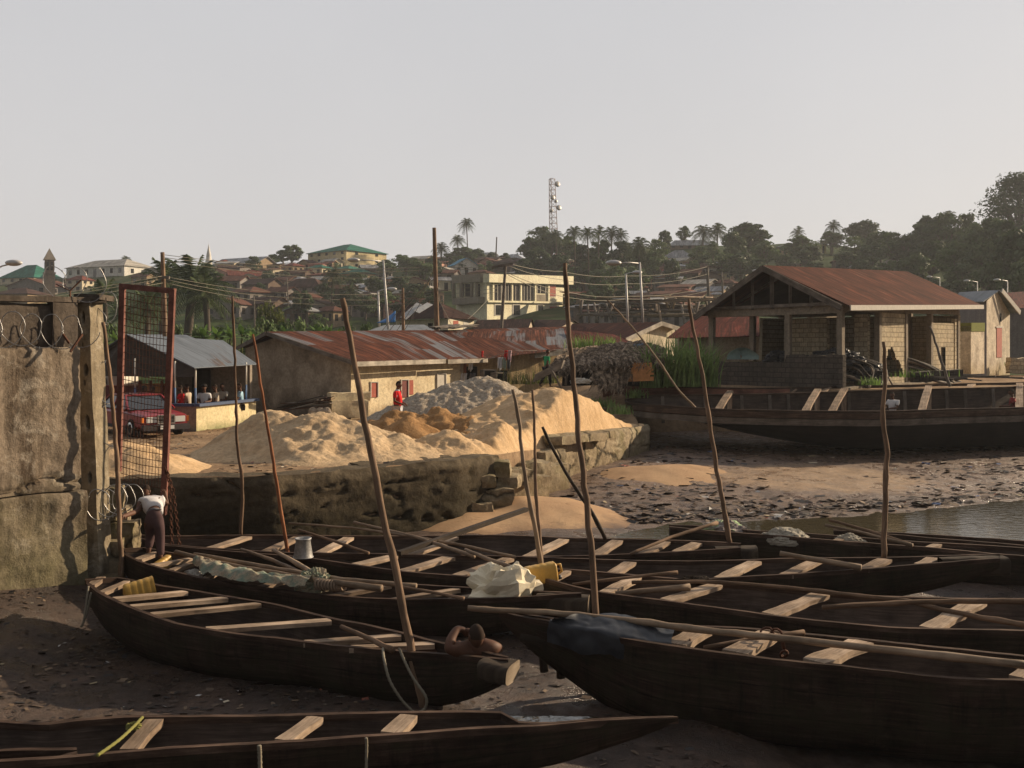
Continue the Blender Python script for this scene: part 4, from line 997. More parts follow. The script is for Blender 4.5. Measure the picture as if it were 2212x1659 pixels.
rope([P(191, 1266, 14.1), P(186, 1310, 14.0), P(180, 1345, 14.0), P(176, 1352, 14.0), P(186, 1330, 14.0), P(197, 1280, 14.0)], .015, 'rope loop hanging from the bow of the left canoe', 'rope')
mg = M_plain('yellow_rope', (.20, .19, .06), .9, .1)
rope([PZ(210, 1632, -.7), PZ(255, 1600, -.69), PZ(286, 1572, -.68), PZ(308, 1549, -.66)], .016, 'yellow-green rope stretched along the thwart of the bottom canoe', mg)
crumple('rope_knot', PZ(290, 1570, -.72), (.07, .06, .05), mg, 'yellow-green rope knot beside the bottom left thwart', 'rope', .5, 6)
rope([PZ(560, 1610, -.68), P(561, 1625, 9.2), P(562, 1668, 9.2)], .02, 'pale strap hanging over the rim of the bottom canoe, left one', 'rope')
rope([PZ(791, 1594, -.68), P(792, 1610, 9.4), P(791, 1668, 9.4)], .014, 'pale cord hanging over the rim of the bottom canoe, right one', 'rope')
for u, v, z, s, lab in ((1330, 1263, -.5, .16, 'curled strip of brown bark on the canoe rim'),):
    crumple('bark_strip', PZ(1495, 1255, -.56), (.3, .08, .07), 'block', 'curled brown bark strip lying where two canoes touch', 'bark', .4, 4)
# ------------------------------------------------------------ left wall with pillar
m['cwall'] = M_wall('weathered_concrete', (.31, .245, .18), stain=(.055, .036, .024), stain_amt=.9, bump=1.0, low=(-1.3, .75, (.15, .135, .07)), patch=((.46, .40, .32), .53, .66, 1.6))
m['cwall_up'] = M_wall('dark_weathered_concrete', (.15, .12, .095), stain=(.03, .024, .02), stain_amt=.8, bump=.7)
m['cpillar'] = M_wall('pillar_concrete', (.31, .255, .175), stain=(.11, .08, .05), stain_amt=.6, bump=.8, patch=((.48, .42, .33), .54, .66, 2.5))
cw = thing('concrete_wall', 'tall stained concrete wall at the left edge with shadows of the poles', 'wall', (-7.2, 16.2, -1.3))
A0 = V((-8.9, 14.15, 0)); B0 = V((-6.98, 16.6, 0)); dr = (B0-A0).normalized(); nn = V((dr.y, -dr.x, 0)); Lw = (B0-A0).length
def wface(name, z0, z1, off, th, mt, amp, la=0.0, lb=0.0, cut=None, res=.06):
    mb = MB(); n_ = int((Lw+lb-la)/res); k = int((z1-z0)/res)
    def fn(a, b):
        s = la+(Lw+lb-la)*a; z = z0+(z1-z0)*b; p = A0+dr*s+nn*off; p.z = z
        d = amp*noise.fractal(p*1.6, .7, 2.1, 6)+.012*noise.noise(p*14)
        if cut: d += cut(s, z)
        q = p+nn*d
        if b > .985 or b < .015: q -= nn*.03; q.z += .03*nz(s*3, z)
        return q
    mb.grid(fn, n_, k)
    mb.grid(lambda a, b: (lambda q: q-nn*(th*b))(fn(a, 1)), n_, 2); mb.grid(lambda a, b: (lambda q: q-nn*(th*b))(fn(a, 0)), n_, 2, flip=True)
    mb.grid(lambda a, b: fn(1, b)-nn*(th*a), 4, k)
    return obj(name, mb, mt, cw)
wface('wall', .66, 3.0, 0, .5, m['cwall'], .035, lb=-.22, cut=lambda s, z: -.10*(1 if abs(z-(.72+.05*nz(s*4, 0)+ .18*math.exp(-((s-2.35)/.35)**2))) < .035+.02*nz(s*9, 3) else 0))
wface('wall_base', -1.6, .635, .03, .5, m['cwall'], .05, lb=-.12)
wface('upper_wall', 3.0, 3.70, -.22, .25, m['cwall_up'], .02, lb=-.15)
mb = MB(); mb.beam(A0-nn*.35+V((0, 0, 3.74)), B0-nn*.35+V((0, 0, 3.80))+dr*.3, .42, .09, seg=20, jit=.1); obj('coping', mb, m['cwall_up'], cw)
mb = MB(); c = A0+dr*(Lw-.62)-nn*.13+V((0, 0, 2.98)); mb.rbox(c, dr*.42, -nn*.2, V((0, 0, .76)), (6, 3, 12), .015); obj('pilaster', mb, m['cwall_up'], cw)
# pillar: front face with broken holes
pl = thing('concrete_pillar', 'leaning concrete gate pillar with broken holes at the end of the left wall', 'pillar', (-6.7, 16.8, -1.3))
holes = [(3.50, .5, .036, .105), (2.62, .62, .045, .10), (1.72, .55, .04, .13), (.80, .55, .035, .10), (3.05, .4, .02, .02), (2.4, .45, .022, .03)]
def pf(a, b):
    z = -1.5+5.32*b; t = (3.82-z)/5.3
    u0_ = 164+ 20*t; u1_ = 193+24*t+14*max(0, t-.8)*2
    q = P(u0_+(u1_-u0_)*a, 750, 16.75); q.z = z
    for hz_, ha, hw, hh in holes:
        d = ((a-ha)*.3/hw)**2+((z-hz_)/hh)**2+.35*nz(a*9, z*14)
        if d < 1: q.y += .16*(1-d)**.4
    return q+V(noise.noise_vector(q*3))*.012+V((0, .02*noise.noise(q*1.2), 0))
mb = MB(); mb.grid(pf, 26, 240)
def psd(a, b):
    q = pf(1, b); return q+V((.085*a, .34*a, 0))+V(noise.noise_vector(q*3+V((a, 0, 0))))*.01
mb.grid(psd, 6, 120); mb.grid(lambda a, b: pf(0, b)+V((.05*a, .34*a, 0)), 3, 60, flip=True); mb.grid(lambda a, b: pf(a, 1)+V((.085*b*a, .34*b, 0)), 6, 3)
mb.grid(lambda a, b: pf(a, .6)+V((0, .3, -3.0+5.0*b)), 3, 3)
obj('shaft', mb, m['cpillar'], pl)
mb = MB(); mb.rbox(P(158, 645, 16.7)+V((0, 0, -.02)), V((.44, .02, .0)), V((.05, .5, 0)), V((0, 0, .09)), (6, 6, 3), .02); obj('cap', mb, m['cwall_up'], pl)
for i, (u, v, y, w, h, d, lab) in enumerate([(232, 1092, 17.6, .55, .62, .6, 'upper'), (255, 1120, 17.9, .45, .40, .5, 'middle'), (262, 1165, 17.6, .62, .62, .6, 'largest'), (235, 1215, 17.2, .6, .8, .6, 'lowest'), (240, 1270, 17.0, .5, .5, .5, 'deepest')]):
    mb = MB(); c = P(u, v, y); mb.rbox(c-V((w/2, d/2, h/2)), V((w, .1, .03)), V((-.1, d, 0)), V((0, .05, h)), (10, 10, 10), .07, 3, .3)
    solo('rubble_block', mb, m['quay2'], f'{lab} mossy lump of rubble at the foot of the leaning pillar', 'rubble', 'rubble at the pillar foot')
m['wire'] = M_plain('galvanised_wire', (.30, .29, .28), .4, .5, .8)
def coil(name, path, rad, turns, label, tilt=.4, r=.007, barb=True):
    mb = MB(); pts = []; N_ = int(turns*22)
    for i in range(N_+1):
        t = i/N_; a = t*turns*2*math.pi; k = t*(len(path)-1); j = min(int(k), len(path)-2); c = V(path[j]).lerp(V(path[j+1]), k-j)
        rr = rad*(1+.25*nz(t*9, 2)); pts.append(c+V((math.cos(a)*rr*.75+.05*nz(a, 1), math.cos(a)*rr*.35, math.sin(a)*rr)))
    mb.tube(pts, r, 5, False)
    if barb:
        for i in range(0, len(pts), 3):
            d = V((rnd.uniform(-1, 1), rnd.uniform(-1, 1), rnd.uniform(-1, 1))).normalized()*.028; mb.tube([pts[i]-d, pts[i]+d], .004, 4, False)
    return solo(name, mb, m['wire'], label, 'razor wire')
coil('razor_wire', [A0+nn*.02+dr*.4+V((0, 0, 3.30)), B0+nn*.02-dr*.15+V((0, 0, 3.25))], .27, 8, 'rusty razor wire coils on the ledge of the left wall')
coil('razor_wire', [P(105, 612, 16.6), P(205, 615, 16.6)], .29, 2.2, 'razor wire loops standing above the pillar top')
coil('razor_wire', [P(205, 700, 16.9), P(250, 640, 17.3)], .2, 1.7, 'loose razor wire strands between the pillar and the gate')
coil('razor_wire', [P(205, 1090, 16.6), P(290, 1075, 17.4)], .26, 4.5, 'tangled rusty wire at the rubble by the standing man', r=.009)
coil('razor_wire', [P(215, 780, 17.0), P(232, 1010, 17.0)], .12, 2.5, 'thin wire trailing down the pillar side')
mb = MB(); mb.beam(P(122, 614, 16.5), P(152, 628, 16.5), .04, .012); mb.beam(P(152, 628, 16.5), P(176, 604, 16.5), .04, .012); mb.beam(P(152, 628, 16.5), P(152, 650, 16.5), .04, .012)
solo('wire_bracket', mb, m['rust'], 'rusty V-shaped bracket on top of the left wall', 'bracket')
mb = MB(); mb.beam(P(152, 760, 16.0), P(178, 722, 16.2), .03, .03); mb.beam(P(150, 742, 16.0), P(136, 722, 16.0), .03, .03)
solo('wire_bracket', mb, m['rust'], 'rusty iron bar sticking out at the wall ledge', 'bracket')
# ------------------------------------------------------------ gate
m['redframe'] = M_noise('red_painted_iron', [(.3, (.09, .036, .026)), (.55, (.19, .075, .055)), (.75, (.28, .14, .11))], 5, rough=.7, bump=.3)
gt = thing('wire_gate', 'tall red-framed gate of rusty wire mesh hanging open over the canoe', 'gate', P(310, 1060, 18.4))
YG = 18.4; YH = 18.0
for nm, a, b, w, mt in (('frame_post', P(265, 617, YG), P(256, 1018, YG), .085, 'redframe'), ('frame_post', P(373, 626, YH), P(353, 1112, YH), .10, 'redframe'), ('frame_top', P(260, 618, YG), P(378, 629, YH), .10, 'redframe')):
    mb = MB(); mb.beam(a, b, w, .10 if nm != 'frame_top' else .08, up=(0, -1, 0) if nm == 'frame_top' else (0, 0, 1), seg=6); obj(nm, mb, m[mt], gt)
mb = MB(); jl = lambda t: P(265-9*t+4, 630+t*406, YG); jr = lambda t: P(371-16*t-6, 645+t*410, YH)
for i in range(29):
    t = i/28; a, b = jl(t), jr(t); c = a.lerp(b, .5)+V((.0, .03*nz(i*.7, 2), .03*nz(i*1.7, 5)-.02)); mb.tube([a, c, b], .0065, 5, False)
for i in range(1, 13):
    s = i/13; mb.tube([jl(k/8).lerp(jr(k/8), s)+V((.012*nz(k, i), -.01, 0)) for k in range(9)], .005, 5, False)
obj('wire_mesh', mb, m['rust'], gt)
chain([P(357, 1008, 17.95), P(366, 1040, 17.95), P(369, 1100, 17.95), P(372, 1186, 17.9)], .022, 'rust', 'rusty chain hanging straight from the gate post')
chain([P(359, 1012, 17.95), P(374, 1060, 18.0), P(380, 1110, 18.1), P(388, 1178, 18.2)], .022, 'rust', 'rusty chain slanting from the gate post to the canoe')
chain([PZ(352, 1228, -.55), P(342, 1246, 16.1), P(330, 1258, 16.0)], .02, 'rust', 'short mooring chain over the canoe rim')

# ------------------------------------------------------------ people
m['skin'] = M_noise('dark_skin', [(.3, (.085, .037, .021)), (.7, (.125, .058, .034))], 5, rough=.62, bump=.05, spec=.25, fine=.08)
m['hair'] = M_plain('cropped_hair', (.034, .022, .016), .9, .1)
def cloth(n_, c): 
    if n_ not in m: m[n_] = M_plain(n_, c, .85, .1, var=.12, scale=9)
    return m[n_]
def skin(name, chains, mt, parent, sub_=2, label=None, extra=None):
    org = ORG.get(parent.name, V((0, 0, 0))); vs_ = []; es = []; rr = []; roots = []; key = {}
    for ch in chains:
        prev = None
        for (p, r) in ch:
            k = tuple(round(c, 4) for c in p)
            if k not in key: key[k] = len(vs_); vs_.append(V(p)-org); rr.append(r); new = True
            i = key[k]
            if prev is not None and prev != i: es.append((prev, i))
            elif prev is None and i == len(vs_)-1: roots.append(i)
            prev = i
    me = bpy.data.meshes.new(name); me.from_pydata(vs_, es, []); o = link(bpy.data.objects.new(name, me)); o.parent = parent
    sk = o.modifiers.new('Skin', 'SKIN'); sk.use_smooth_shade = True
    for i, r in enumerate(rr):
        d = me.skin_vertices[0].data[i]; d.radius = (r, r) if not isinstance(r, tuple) else r; d.use_root = i in roots
    ss = o.modifiers.new('Sub', 'SUBSURF'); ss.levels = sub_; ss.render_levels = sub_
    bpy.context.view_layer.update()
    dg = bpy.context.evaluated_depsgraph_get(); nm = bpy.data.meshes.new_from_object(o.evaluated_get(dg)); o.modifiers.clear(); o.data = nm
    if extra:
        mb = MB(); extra(mb)
        b = len(nm.vertices); vv = [tuple(v.co) for v in nm.vertices]+[(x-org[0], y-org[1], z-org[2]) for x, y, z in mb.v]
        ff = [tuple(p.vertices) for p in nm.polygons]+[tuple(b+k for k in f) for f in mb.f]
        n2 = bpy.data.meshes.new(name); n2.from_pydata(vv, [], ff); n2.polygons.foreach_set('use_smooth', [True]*len(ff)); o.data = n2; nm = n2
    nm.materials.clear(); nm.materials.append(mt)
    for p in nm.polygons: p.use_smooth = True
    if label: o['label'] = label
    return o
def hand(w, e, s, curl=.5, side=None):
    """five finger chains from the wrist w, pointing away from the elbow e"""
    d = (V(w)-V(e)).normalized(); sd = d.cross(V((0, 0, 1))); sd = sd.normalized() if sd.length > .1 else V((1, 0, 0)); up = sd.cross(d)
    if side: sd = sd*side
    out = [[(V(w), .027*s), (V(w)+d*.05*s, .036*s), (V(w)+d*.09*s, .032*s)]]
    for k, (x, l) in enumerate(((-.03, .062), (-.01, .074), (.011, .068), (.03, .052))):
        b = V(w)+d*.08*s+sd*x*s; m1 = b+d*l*.5*s-up*curl*.02*s; m2 = b+d*l*(.95-.3*curl)*s-up*curl*.055*s
        out.append([(b, .010*s), (m1, .0095*s), (m2, .008*s)])
    b = V(w)+d*.035*s-sd*.028*s; out.append([(b, .012*s), (b+d*.03*s-sd*.03*s-up*.012*s, .011*s), (b+d*.058*s-sd*.04*s-up*.025*s, .009*s)])
    return out
def headmesh(c, fwd, up, s):
    f = V(fwd).normalized(); u = (V(up)-f*V(up).dot(f)).normalized(); r_ = f.cross(u)
    Mx = Matrix((r_, f, u)).transposed(); c = V(c)
    def ex(mb):
        def fn(a, b):
            th_ = a*2*math.pi; ph = (b-.5)*math.pi; x = math.sin(th_)*math.cos(ph); y = math.cos(th_)*math.cos(ph); z = math.sin(ph)
            k = 1.0
            X = x*.076*(1-.18*max(0, -z)); Y = y*.096; Z = z*.118
            if y > 0: Y += .010*math.exp(-((z+.15)/.25)**2)*y; Y += .016*math.exp(-(x/.16)**2-((z+.12)/.13)**2); Y -= .010*math.exp(-((abs(x)-.38)/.14)**2-((z-.08)/.12)**2); Y += .006*math.exp(-(x/.3)**2-((z+.5)/.1)**2)
            if z < -.3 and y < 0: Y *= 1-.3*(-z-.3)
            return c+Mx @ V((X*s, Y*s, Z*s))
        mb.grid(fn, 28, 20)
        for sx in (-1, 1): mb.ell(c+Mx @ V((sx*.078*s, -.006*s, -.008*s)), (.012*s, .022*s, .034*s), 10, 8, Mx)
    return ex
def haircap(c, fwd, up, s, parent, lab=None):
    f = V(fwd).normalized(); u = (V(up)-f*V(up).dot(f)).normalized(); r_ = f.cross(u); Mx = Matrix((r_, f, u)).transposed(); c = V(c)
    mb = MB()
    def fn(a, b):
        th_ = a*2*math.pi; ph = b*math.pi/2*1.02+(-.1 if math.cos(th_) < 0 else .42)*(1-b)+.0
        x = math.sin(th_)*math.cos(ph); y = math.cos(th_)*math.cos(ph); z = math.sin(ph)
        return c+Mx @ V((x*.0785*s, y*.0985*s, z*.1215*s))
    mb.grid(fn, 24, 10); obj('hair', mb, m['hair'], parent)
def person(label, base, rz, pose, shirt, trousers, s=1.0, group=None, hat=None, sub_=1):
    """pose: stand / sit / walk; local x = right, y = forward"""
    t = thing('person', label, 'person', base, group); Rm = Matrix.Rotation(rz, 3, 'Z'); B_ = V(base)
    w = lambda x, y, z: B_+Rm @ V((x*s, y*s, z*s))
    if pose == 'sit': hp, kn, an = .48, [(.1, .40, .50), (-.1, .42, .49)], [(.1, .42, .08), (-.1, .46, .08)]; sh = .98; ly = .02
    elif pose == 'walk': hp, kn, an = .92, [(.09, .14, .5), (-.09, -.06, .5)], [(.09, .16, .09), (-.09, -.3, .12)]; sh = 1.42; ly = .04
    else: hp, kn, an = .92, [(.1, .02, .5), (-.1, .02, .5)], [(.11, 0, .08), (-.11, 0, .08)]; sh = 1.42; ly = .0
    hands = {'sit': [((.25, .12, sh-.27), (.15, .36, sh-.30)), ((-.25, .12, sh-.27), (-.13, .36, sh-.28))], 'walk': [((.24, -.1, sh-.27), (.24, .05, sh-.5)), ((-.24, .05, sh-.28), (-.2, .25, sh-.42))],
             'belly': [((.27, -.02, sh-.28), (.14, .19, sh-.38)), ((-.27, -.02, sh-.28), (-.12, .2, sh-.38))], 'stand': [((.25, -.03, sh-.28), (.24, .05, sh-.54)), ((-.25, -.03, sh-.28), (-.24, .05, sh-.54))]}[pose if pose in ('sit', 'walk', 'belly') else 'stand']
    if pose == 'belly': pass
    hd = w(0, ly+.05, sh+.22); body = [[(w(0, 0, hp), .12*s), (w(0, ly*.5+.02, (hp+sh)/2-.02), .12*s), (w(0, ly, sh-.06), .12*s), (w(0, ly, sh+.03), .055*s), (hd, .06*s)]]
    for sx, k in ((1, 0), (-1, 1)):
        body.append([(w(0, ly, sh-.06), .12*s), (w(sx*.17, ly, sh-.02), .06*s), (w(*hands[k][0]), .042*s), (w(*hands[k][1]), .03*s)])
        body.append([(w(0, 0, hp), .12*s), (w(sx*.09, .0, hp-.04), .085*s), (w(*kn[k]), .058*s), (w(*an[k]), .038*s), (w(an[k][0], an[k][1]+.14, an[k][2]-.04), .03*s)])
        body += hand(w(*hands[k][1]), w(*hands[k][0]), s, .7)
    skin('body', body, m['skin'], t, sub_, extra=headmesh(hd, Rm @ V((0, 1, .02)), (0, 0, 1), s))
    haircap(hd, Rm @ V((0, 1, .02)), (0, 0, 1), s, t)
    bell = .165 if pose == 'belly' else .14
    sc_ = [[(w(0, .0, hp-.02), (.16*s, .13*s)), (w(0, ly*.5+.03, (hp+sh)/2-.04), bell*s), (w(0, ly, sh-.07), .15*s), (w(0, ly, sh+.01), .08*s)]]
    for sx, k in ((1, 0), (-1, 1)):
        e = V(hands[k][0]); s0_ = V((sx*.18, ly, sh-.03)); mid = s0_.lerp(e, .7)
        sc_.append([(w(0, ly, sh-.07), .15*s), (w(*s0_), .08*s), (w(*mid), .064*s)])
    skin('shirt', sc_, shirt, t, sub_)
    tr = []
    for sx, k in ((1, 0), (-1, 1)): tr.append([(w(0, 0, hp), .145*s), (w(sx*.09, .0, hp-.05), .10*s), (w(*kn[k]), .075*s), (w(an[k][0], an[k][1], an[k][2]+.04), .06*s)])
    skin('trousers', tr, trousers, t, sub_)
    if hat:
        mb = MB(); mb.lathe(hd+V((0, 0, .05*s)), [(.13*s, 0), (.13*s, .012), (.095*s, .02), (.085*s, .08*s), (.03, .09*s)], 16); obj('hat', mb, hat, t)
    return t
Wc = cloth('white_cotton', (.62, .60, .60)); Rc = cloth('red_cotton', (.55, .02, .02)); Dk = cloth('dark_trousers', (.03, .025, .025)); Bc = cloth('light_blue_cotton', (.30, .45, .55)); Be = cloth('beige_cotton', (.45, .38, .30)); Gc = cloth('green_cotton', (.03, .25, .10)); Br = cloth('brown_trousers', (.075, .045, .045)); Gy = cloth('grey_cloth', (.13, .125, .13))
# man in red on the yard, facing right
rm = person('man in a red polo shirt standing between the gravel and the brown heap', (-3.62, 31.4, .18), R(-100), 'belly', Rc, cloth('light_trousers', (.5, .5, .52)), 1.0, sub_=2)
cu = bpy.data.curves.new('number', 'FONT'); cu.body = '59'; cu.size = .10; cu.align_x = 'CENTER'; cu.extrude = .002
tx0 = link(bpy.data.objects.new('number', cu)); bpy.context.view_layer.update(); tme = bpy.data.meshes.new_from_object(tx0.evaluated_get(bpy.context.evaluated_depsgraph_get())); bpy.data.objects.remove(tx0); tme.materials.clear(); tme.materials.append(Wc); tx = link(bpy.data.objects.new('sleeve_number', tme)); tx.parent = rm; tx.location = (.0, -.262, 1.25); tx.rotation_euler = (R(85), 0, R(-8))
mb = MB(); c = V((-3.62, 31.4, 1.62)); mb.lathe(c+V((.0, 0, .0)), [(.085, 0), (.088, .015), (.066, .045)], 16); obj('collar', mb, Wc, rm)
# bathers' canoe man, seen from behind, leaning on the stern
YB = 11.35; q = lambda u, v, y=YB: P(u, v, y)
t = thing('person', 'bare-chested man lying back in the canoe stern, one arm raised to his face', 'person', P(1010, 1440, 11.5))
hd = q(1029, 1374, 11.45); s = 1.0
chest = q(1022, 1412, 11.75); neck = q(1030, 1396, 11.5); ls = q(984, 1403, 11.45); rs = q(1064, 1400, 11.5)
body = [[(q(955, 1432, 12.1), .15), (q(990, 1424, 11.95), .15), (chest, .175), (q(1028, 1403, 11.6), .145), (neck, .105), (q(1029, 1386, 11.45), .085)],
        [(q(1028, 1404, 11.6), .13), (q(1004, 1405, 11.5), .115), (ls, .095), (q(968, 1402, 11.4), .072), (q(975, 1379, 11.5), .060), (q(988, 1357, 11.6), .050), (q(1002, 1360, 11.62), .042), (q(1011, 1374, 11.62), .036)],
        [(q(1028, 1404, 11.6), .13), (q(1048, 1400, 11.5), .125), (rs, .105), (q(1075, 1400, 11.55), .070), (q(1080, 1402, 11.8), .045), (q(1062, 1404, 12.0), .034)],
        [(q(955, 1432, 12.1), .15), (q(925, 1405, 12.0), .10), (q(885, 1412, 12.1), .055), (q(862, 1402, 12.1), .038), (q(851, 1392, 12.1), .03)],
        [(q(955, 1432, 12.1), .15), (q(930, 1422, 12.35), .10), (q(880, 1425, 12.4), .055), (q(860, 1420, 12.4), .04)]]
body += hand(q(1004, 1360, 11.6), q(990, 1356, 11.6), 1.0, .8)
body += hand(q(1000, 1392, 12.0), q(1020, 1400, 12.0), .9, .6)
hf = V((-.45, .90, .0)); hu = V((0, 0, 1))
skin('body', body, m['skin'], t, 2, extra=headmesh(hd, hf, hu, 1.14)); haircap(hd, hf, hu, 1.15, t)
# man standing bent in the bow, seen from behind
YM_ = 17.1; q = lambda u, v, y=0.0: P(u, v, YM_+y)
t = thing('person', 'man in white T-shirt and brown trousers bending forward, holding pole and gate', 'person', q(333, 1205))
hd = q(315, 1060, .52); pel = q(333, 1122, 0); wst = q(334, 1103, .18); ch_ = q(328, 1086, .42); nk = q(319, 1072, .50)
lsh = q(305, 1083, .45); rsh = q(350, 1079, .45); lel = q(300, 1103, .20); lwr = q(268, 1115, -.32); rel = q(361, 1090, .5); rwr = q(357, 1070, .55)
lkn = q(325, 1160, .12); lft = q(321, 1193, .0); rkn = q(346, 1163, .02); rft = q(347, 1206, -.1)
skin('body', [[(pel, .12), (wst, .11), (ch_, .13), (nk, .055), (hd, .06)], [(ch_, .13), (lsh, .072), (lel, .055), (lwr, .038)], [(ch_, .13), (rsh, .07), (rel, .052), (rwr, .036)],
     [(pel, .12), (q(326, 1130), .09), (lkn, .06), (lft, .038), (q(317, 1199, .1), .034)], [(pel, .12), (q(341, 1130), .09), (rkn, .06), (rft, .04), (q(345, 1211, .1), .034)]]+hand(lwr, lel, 1, 1.0)+hand(rwr, rel, 1, .8),
     m['skin'], t, 2, extra=headmesh(hd, (-.3, .75, -.6), (0, .6, .8), .95)); haircap(hd, (-.3, .75, -.6), (0, .6, .8), .96, t)
skin('shirt', [[(q(334, 1105, .16), (.17, .15)), (q(331, 1094, .30), (.175, .165)), (ch_, .175), (q(323, 1076, .52), .075)], [(ch_, .155), (lsh, .085), (q(303, 1095, .38), .07)], [(ch_, .155), (rsh, .085), (q(357, 1090, .53), .07)]], Wc, t, 2)
skin('undershirt_hem', [[(q(333, 1116, .06), .158), (q(334, 1104, .17), .168)]], Gy, t, 2)
skin('trousers', [[(q(333, 1112, .08), .135), (pel, .155), (q(325, 1130), .115), (lkn, .085), (q(321, 1186, .02), .064)], [(pel, .155), (q(342, 1130), .115), (rkn, .085), (q(347, 1202, -.08), .066)]], Br, t, 2)
# people at the stall
YS = 37.2
for u, y, rz, col, tr_, lab, hat in ((393, 36.6, 95, Rc, Dk, 'seated man in a red shirt left of the blue-and-white post of the stall', None), (407, 37.3, 80, Be, Dk, 'seated person in a beige shirt directly behind the stall post', None),
        (442, 36.9, 185, Wc, Dk, 'seated man in white T-shirt with a wide hat inside the stall', Dk), (468, 37.2, 120, Be, Dk, 'stout seated person in beige leaning on the stall wall', None), (483, 38.2, 150, cloth('pale_shirt', (.40, .37, .33)), Dk, 'person in pale shirt seated furthest back in the stall', None),
        (521, 38.3, 100, Bc, Dk, 'seated person in a light blue shirt at the right end of the stall', None)):
    X = (u-U0)*y/F_; person(lab, (X, y, .28), R(rz), 'sit', col, tr_, 1.02, 'people seated at the roadside stall', hat)
for u, rz, lab, hat in ((306, -60, 'man in white shirt and cap walking behind the red car', Dk), (334, 60, 'man in white shirt with rolled sleeves standing behind the car bonnet', None)):
    y = 36.4; X = (u-U0)*y/F_; person(lab, (X, y, -.18), R(rz), 'walk', cloth('lilac_white_shirt', (.5, .5, .56)), Dk, 1.0, 'people behind the red car', hat)
person('child in a green shirt standing beside the thatched shed', P(1180, 838, 39.0), R(-60), 'walk', Gc, Dk, .86)
person('man in a white shirt sitting inside the huge black boat', P(1929, 920, 38.3), R(130), 'sit', Wc, Dk, 1.0)
person('person in dark red sitting under the rightmost thwart of the black boat', P(2189, 918, 38.3), R(70), 'sit', cloth('maroon_shirt', (.22, .04, .04)), Dk, 1.05)

# ------------------------------------------------------------ red car
m['carred'] = M_plain('dark_red_paint', (.24, .022, .028), .3, .6, var=.05); m['glass'] = M_plain('dark_glass', (.02, .022, .025), .12, .6, var=.05)
m['chrome'] = M_plain('chrome', (.6, .6, .6), .2, .5, .9); m['tyre'] = M_plain('tyre_rubber', (.02, .02, .02), .85, .1); m['orange'] = M_plain('orange_lens', (.7, .18, .02), .3, .5, var=.05)
m['lamp'] = M_plain('lamp_glass', (.6, .6, .58), .2, .6, var=.05); m['bumper'] = M_plain('dark_bumper', (.035, .028, .03), .6, .3); m['grille'] = M_plain('grille', (.03, .03, .03), .5, .3)
ang = math.atan2(-.735, .68); fw = V((.68, -.735, 0)).normalized(); lf_ = V((-fw.y, fw.x, 0)); cc = V((-11.45, 33.0, 0))-fw*2.2
zc = zland(cc.x, cc.y)
ct = thing('parked_car', 'dark red saloon car parked behind the wire gate', 'car', (cc.x, cc.y, zc))
def cw_(x, y, z): return cc+fw*x+lf_*y+V((0, 0, zc+z))
def loft(prof, mt, nm, lab=None, parent=ct):
    """prof: list of (x, halfwidth, zlo, zhi) stations"""
    mb = MB(); k = 12; rings = []
    for x, hw, a, b in prof:
        r_ = []
        for j in range(k):
            th_ = 2*math.pi*(j+.5)/k; sy = math.copysign(abs(math.cos(th_))**.35, math.cos(th_)); sz = math.copysign(abs(math.sin(th_))**.35, math.sin(th_))
            r_.append(cw_(x, sy*hw, (a+b)/2+sz*(b-a)/2))
        rings.append(r_)
    vs_ = [p for r_ in rings for p in r_]; fs = [(i*k+j, i*k+(j+1) % k, (i+1)*k+(j+1) % k, (i+1)*k+j) for i in range(len(rings)-1) for j in range(k)]
    fs += [tuple(reversed(range(k))), tuple((len(rings)-1)*k+j for j in range(k))]
    mb.add(vs_, fs, None, False); return obj(nm, mb, mt, parent, lab)
loft([(-2.18, .74, .34, .88), (-1.9, .82, .26, .95), (-1.2, .85, .24, .94), (0, .86, .22, .92), (.8, .86, .24, .90), (1.6, .84, .27, .84), (2.02, .80, .30, .80), (2.14, .76, .34, .76)], m['carred'], 'body')
mb = MB()   # greenhouse
top = [(-1.05, 1.36), (.28, 1.38)]; bot = [(-1.55, .93), (1.02, .91)]
for sy in (-1, 1):
    mb.quad(cw_(bot[0][0], sy*.80, bot[0][1]), cw_(bot[1][0], sy*.80, bot[1][1]), cw_(top[1][0], sy*.60, top[1][1]-.04), cw_(top[0][0], sy*.60, top[0][1]-.04))
for k in (0, 1): mb.quad(cw_(bot[k][0], -.8, bot[k][1]), cw_(bot[k][0], .8, bot[k][1]), cw_(top[k][0], .6, top[k][1]-.04), cw_(top[k][0], -.6, top[k][1]-.04))
obj('windows', mb, m['glass'], ct)
mb = MB(); mb.rbox(cw_(-1.12, -.63, 1.33), fw*1.44, lf_*1.26, V((0, 0, .055)), (6, 6, 2), .0, 1, .1)
for sy in (-1, 1):
    for a, b in (((1.02, .80, .91), (.30, .61, 1.36)), ((-1.55, .80, .93), (-1.06, .61, 1.36)), ((-.28, .81, .92), (-.32, .61, 1.36)), ((.85, .82, .92), (.55, .71, 1.14))): mb.beam(cw_(a[0], sy*a[1], a[2]), cw_(b[0], sy*b[1], b[2]), .055, .05)
obj('roof', mb, m['carred'], ct)
for x in (-1.32, 1.33):
    for sy in (-1, 1):
        Rw = Matrix((fw, lf_, V((0, 0, 1)))).transposed() @ Matrix.Rotation(-sy*math.pi/2, 3, 'X')
        w_ = MB(); w_.lathe(cw_(x, sy*.69, .31), [(.20, 0), (.29, .0), (.315, .03), (.315, .16), (.29, .19), (.2, .19)], 24, Rw); ty = obj('tyre', w_, m['tyre'], ct)
        w_ = MB(); w_.lathe(cw_(x, sy*.69, .31), [(.05, .18), (.2, .196), (.21, .19), (.2, .15)], 20, Rw); obj('rim', w_, m['chrome'], ty)
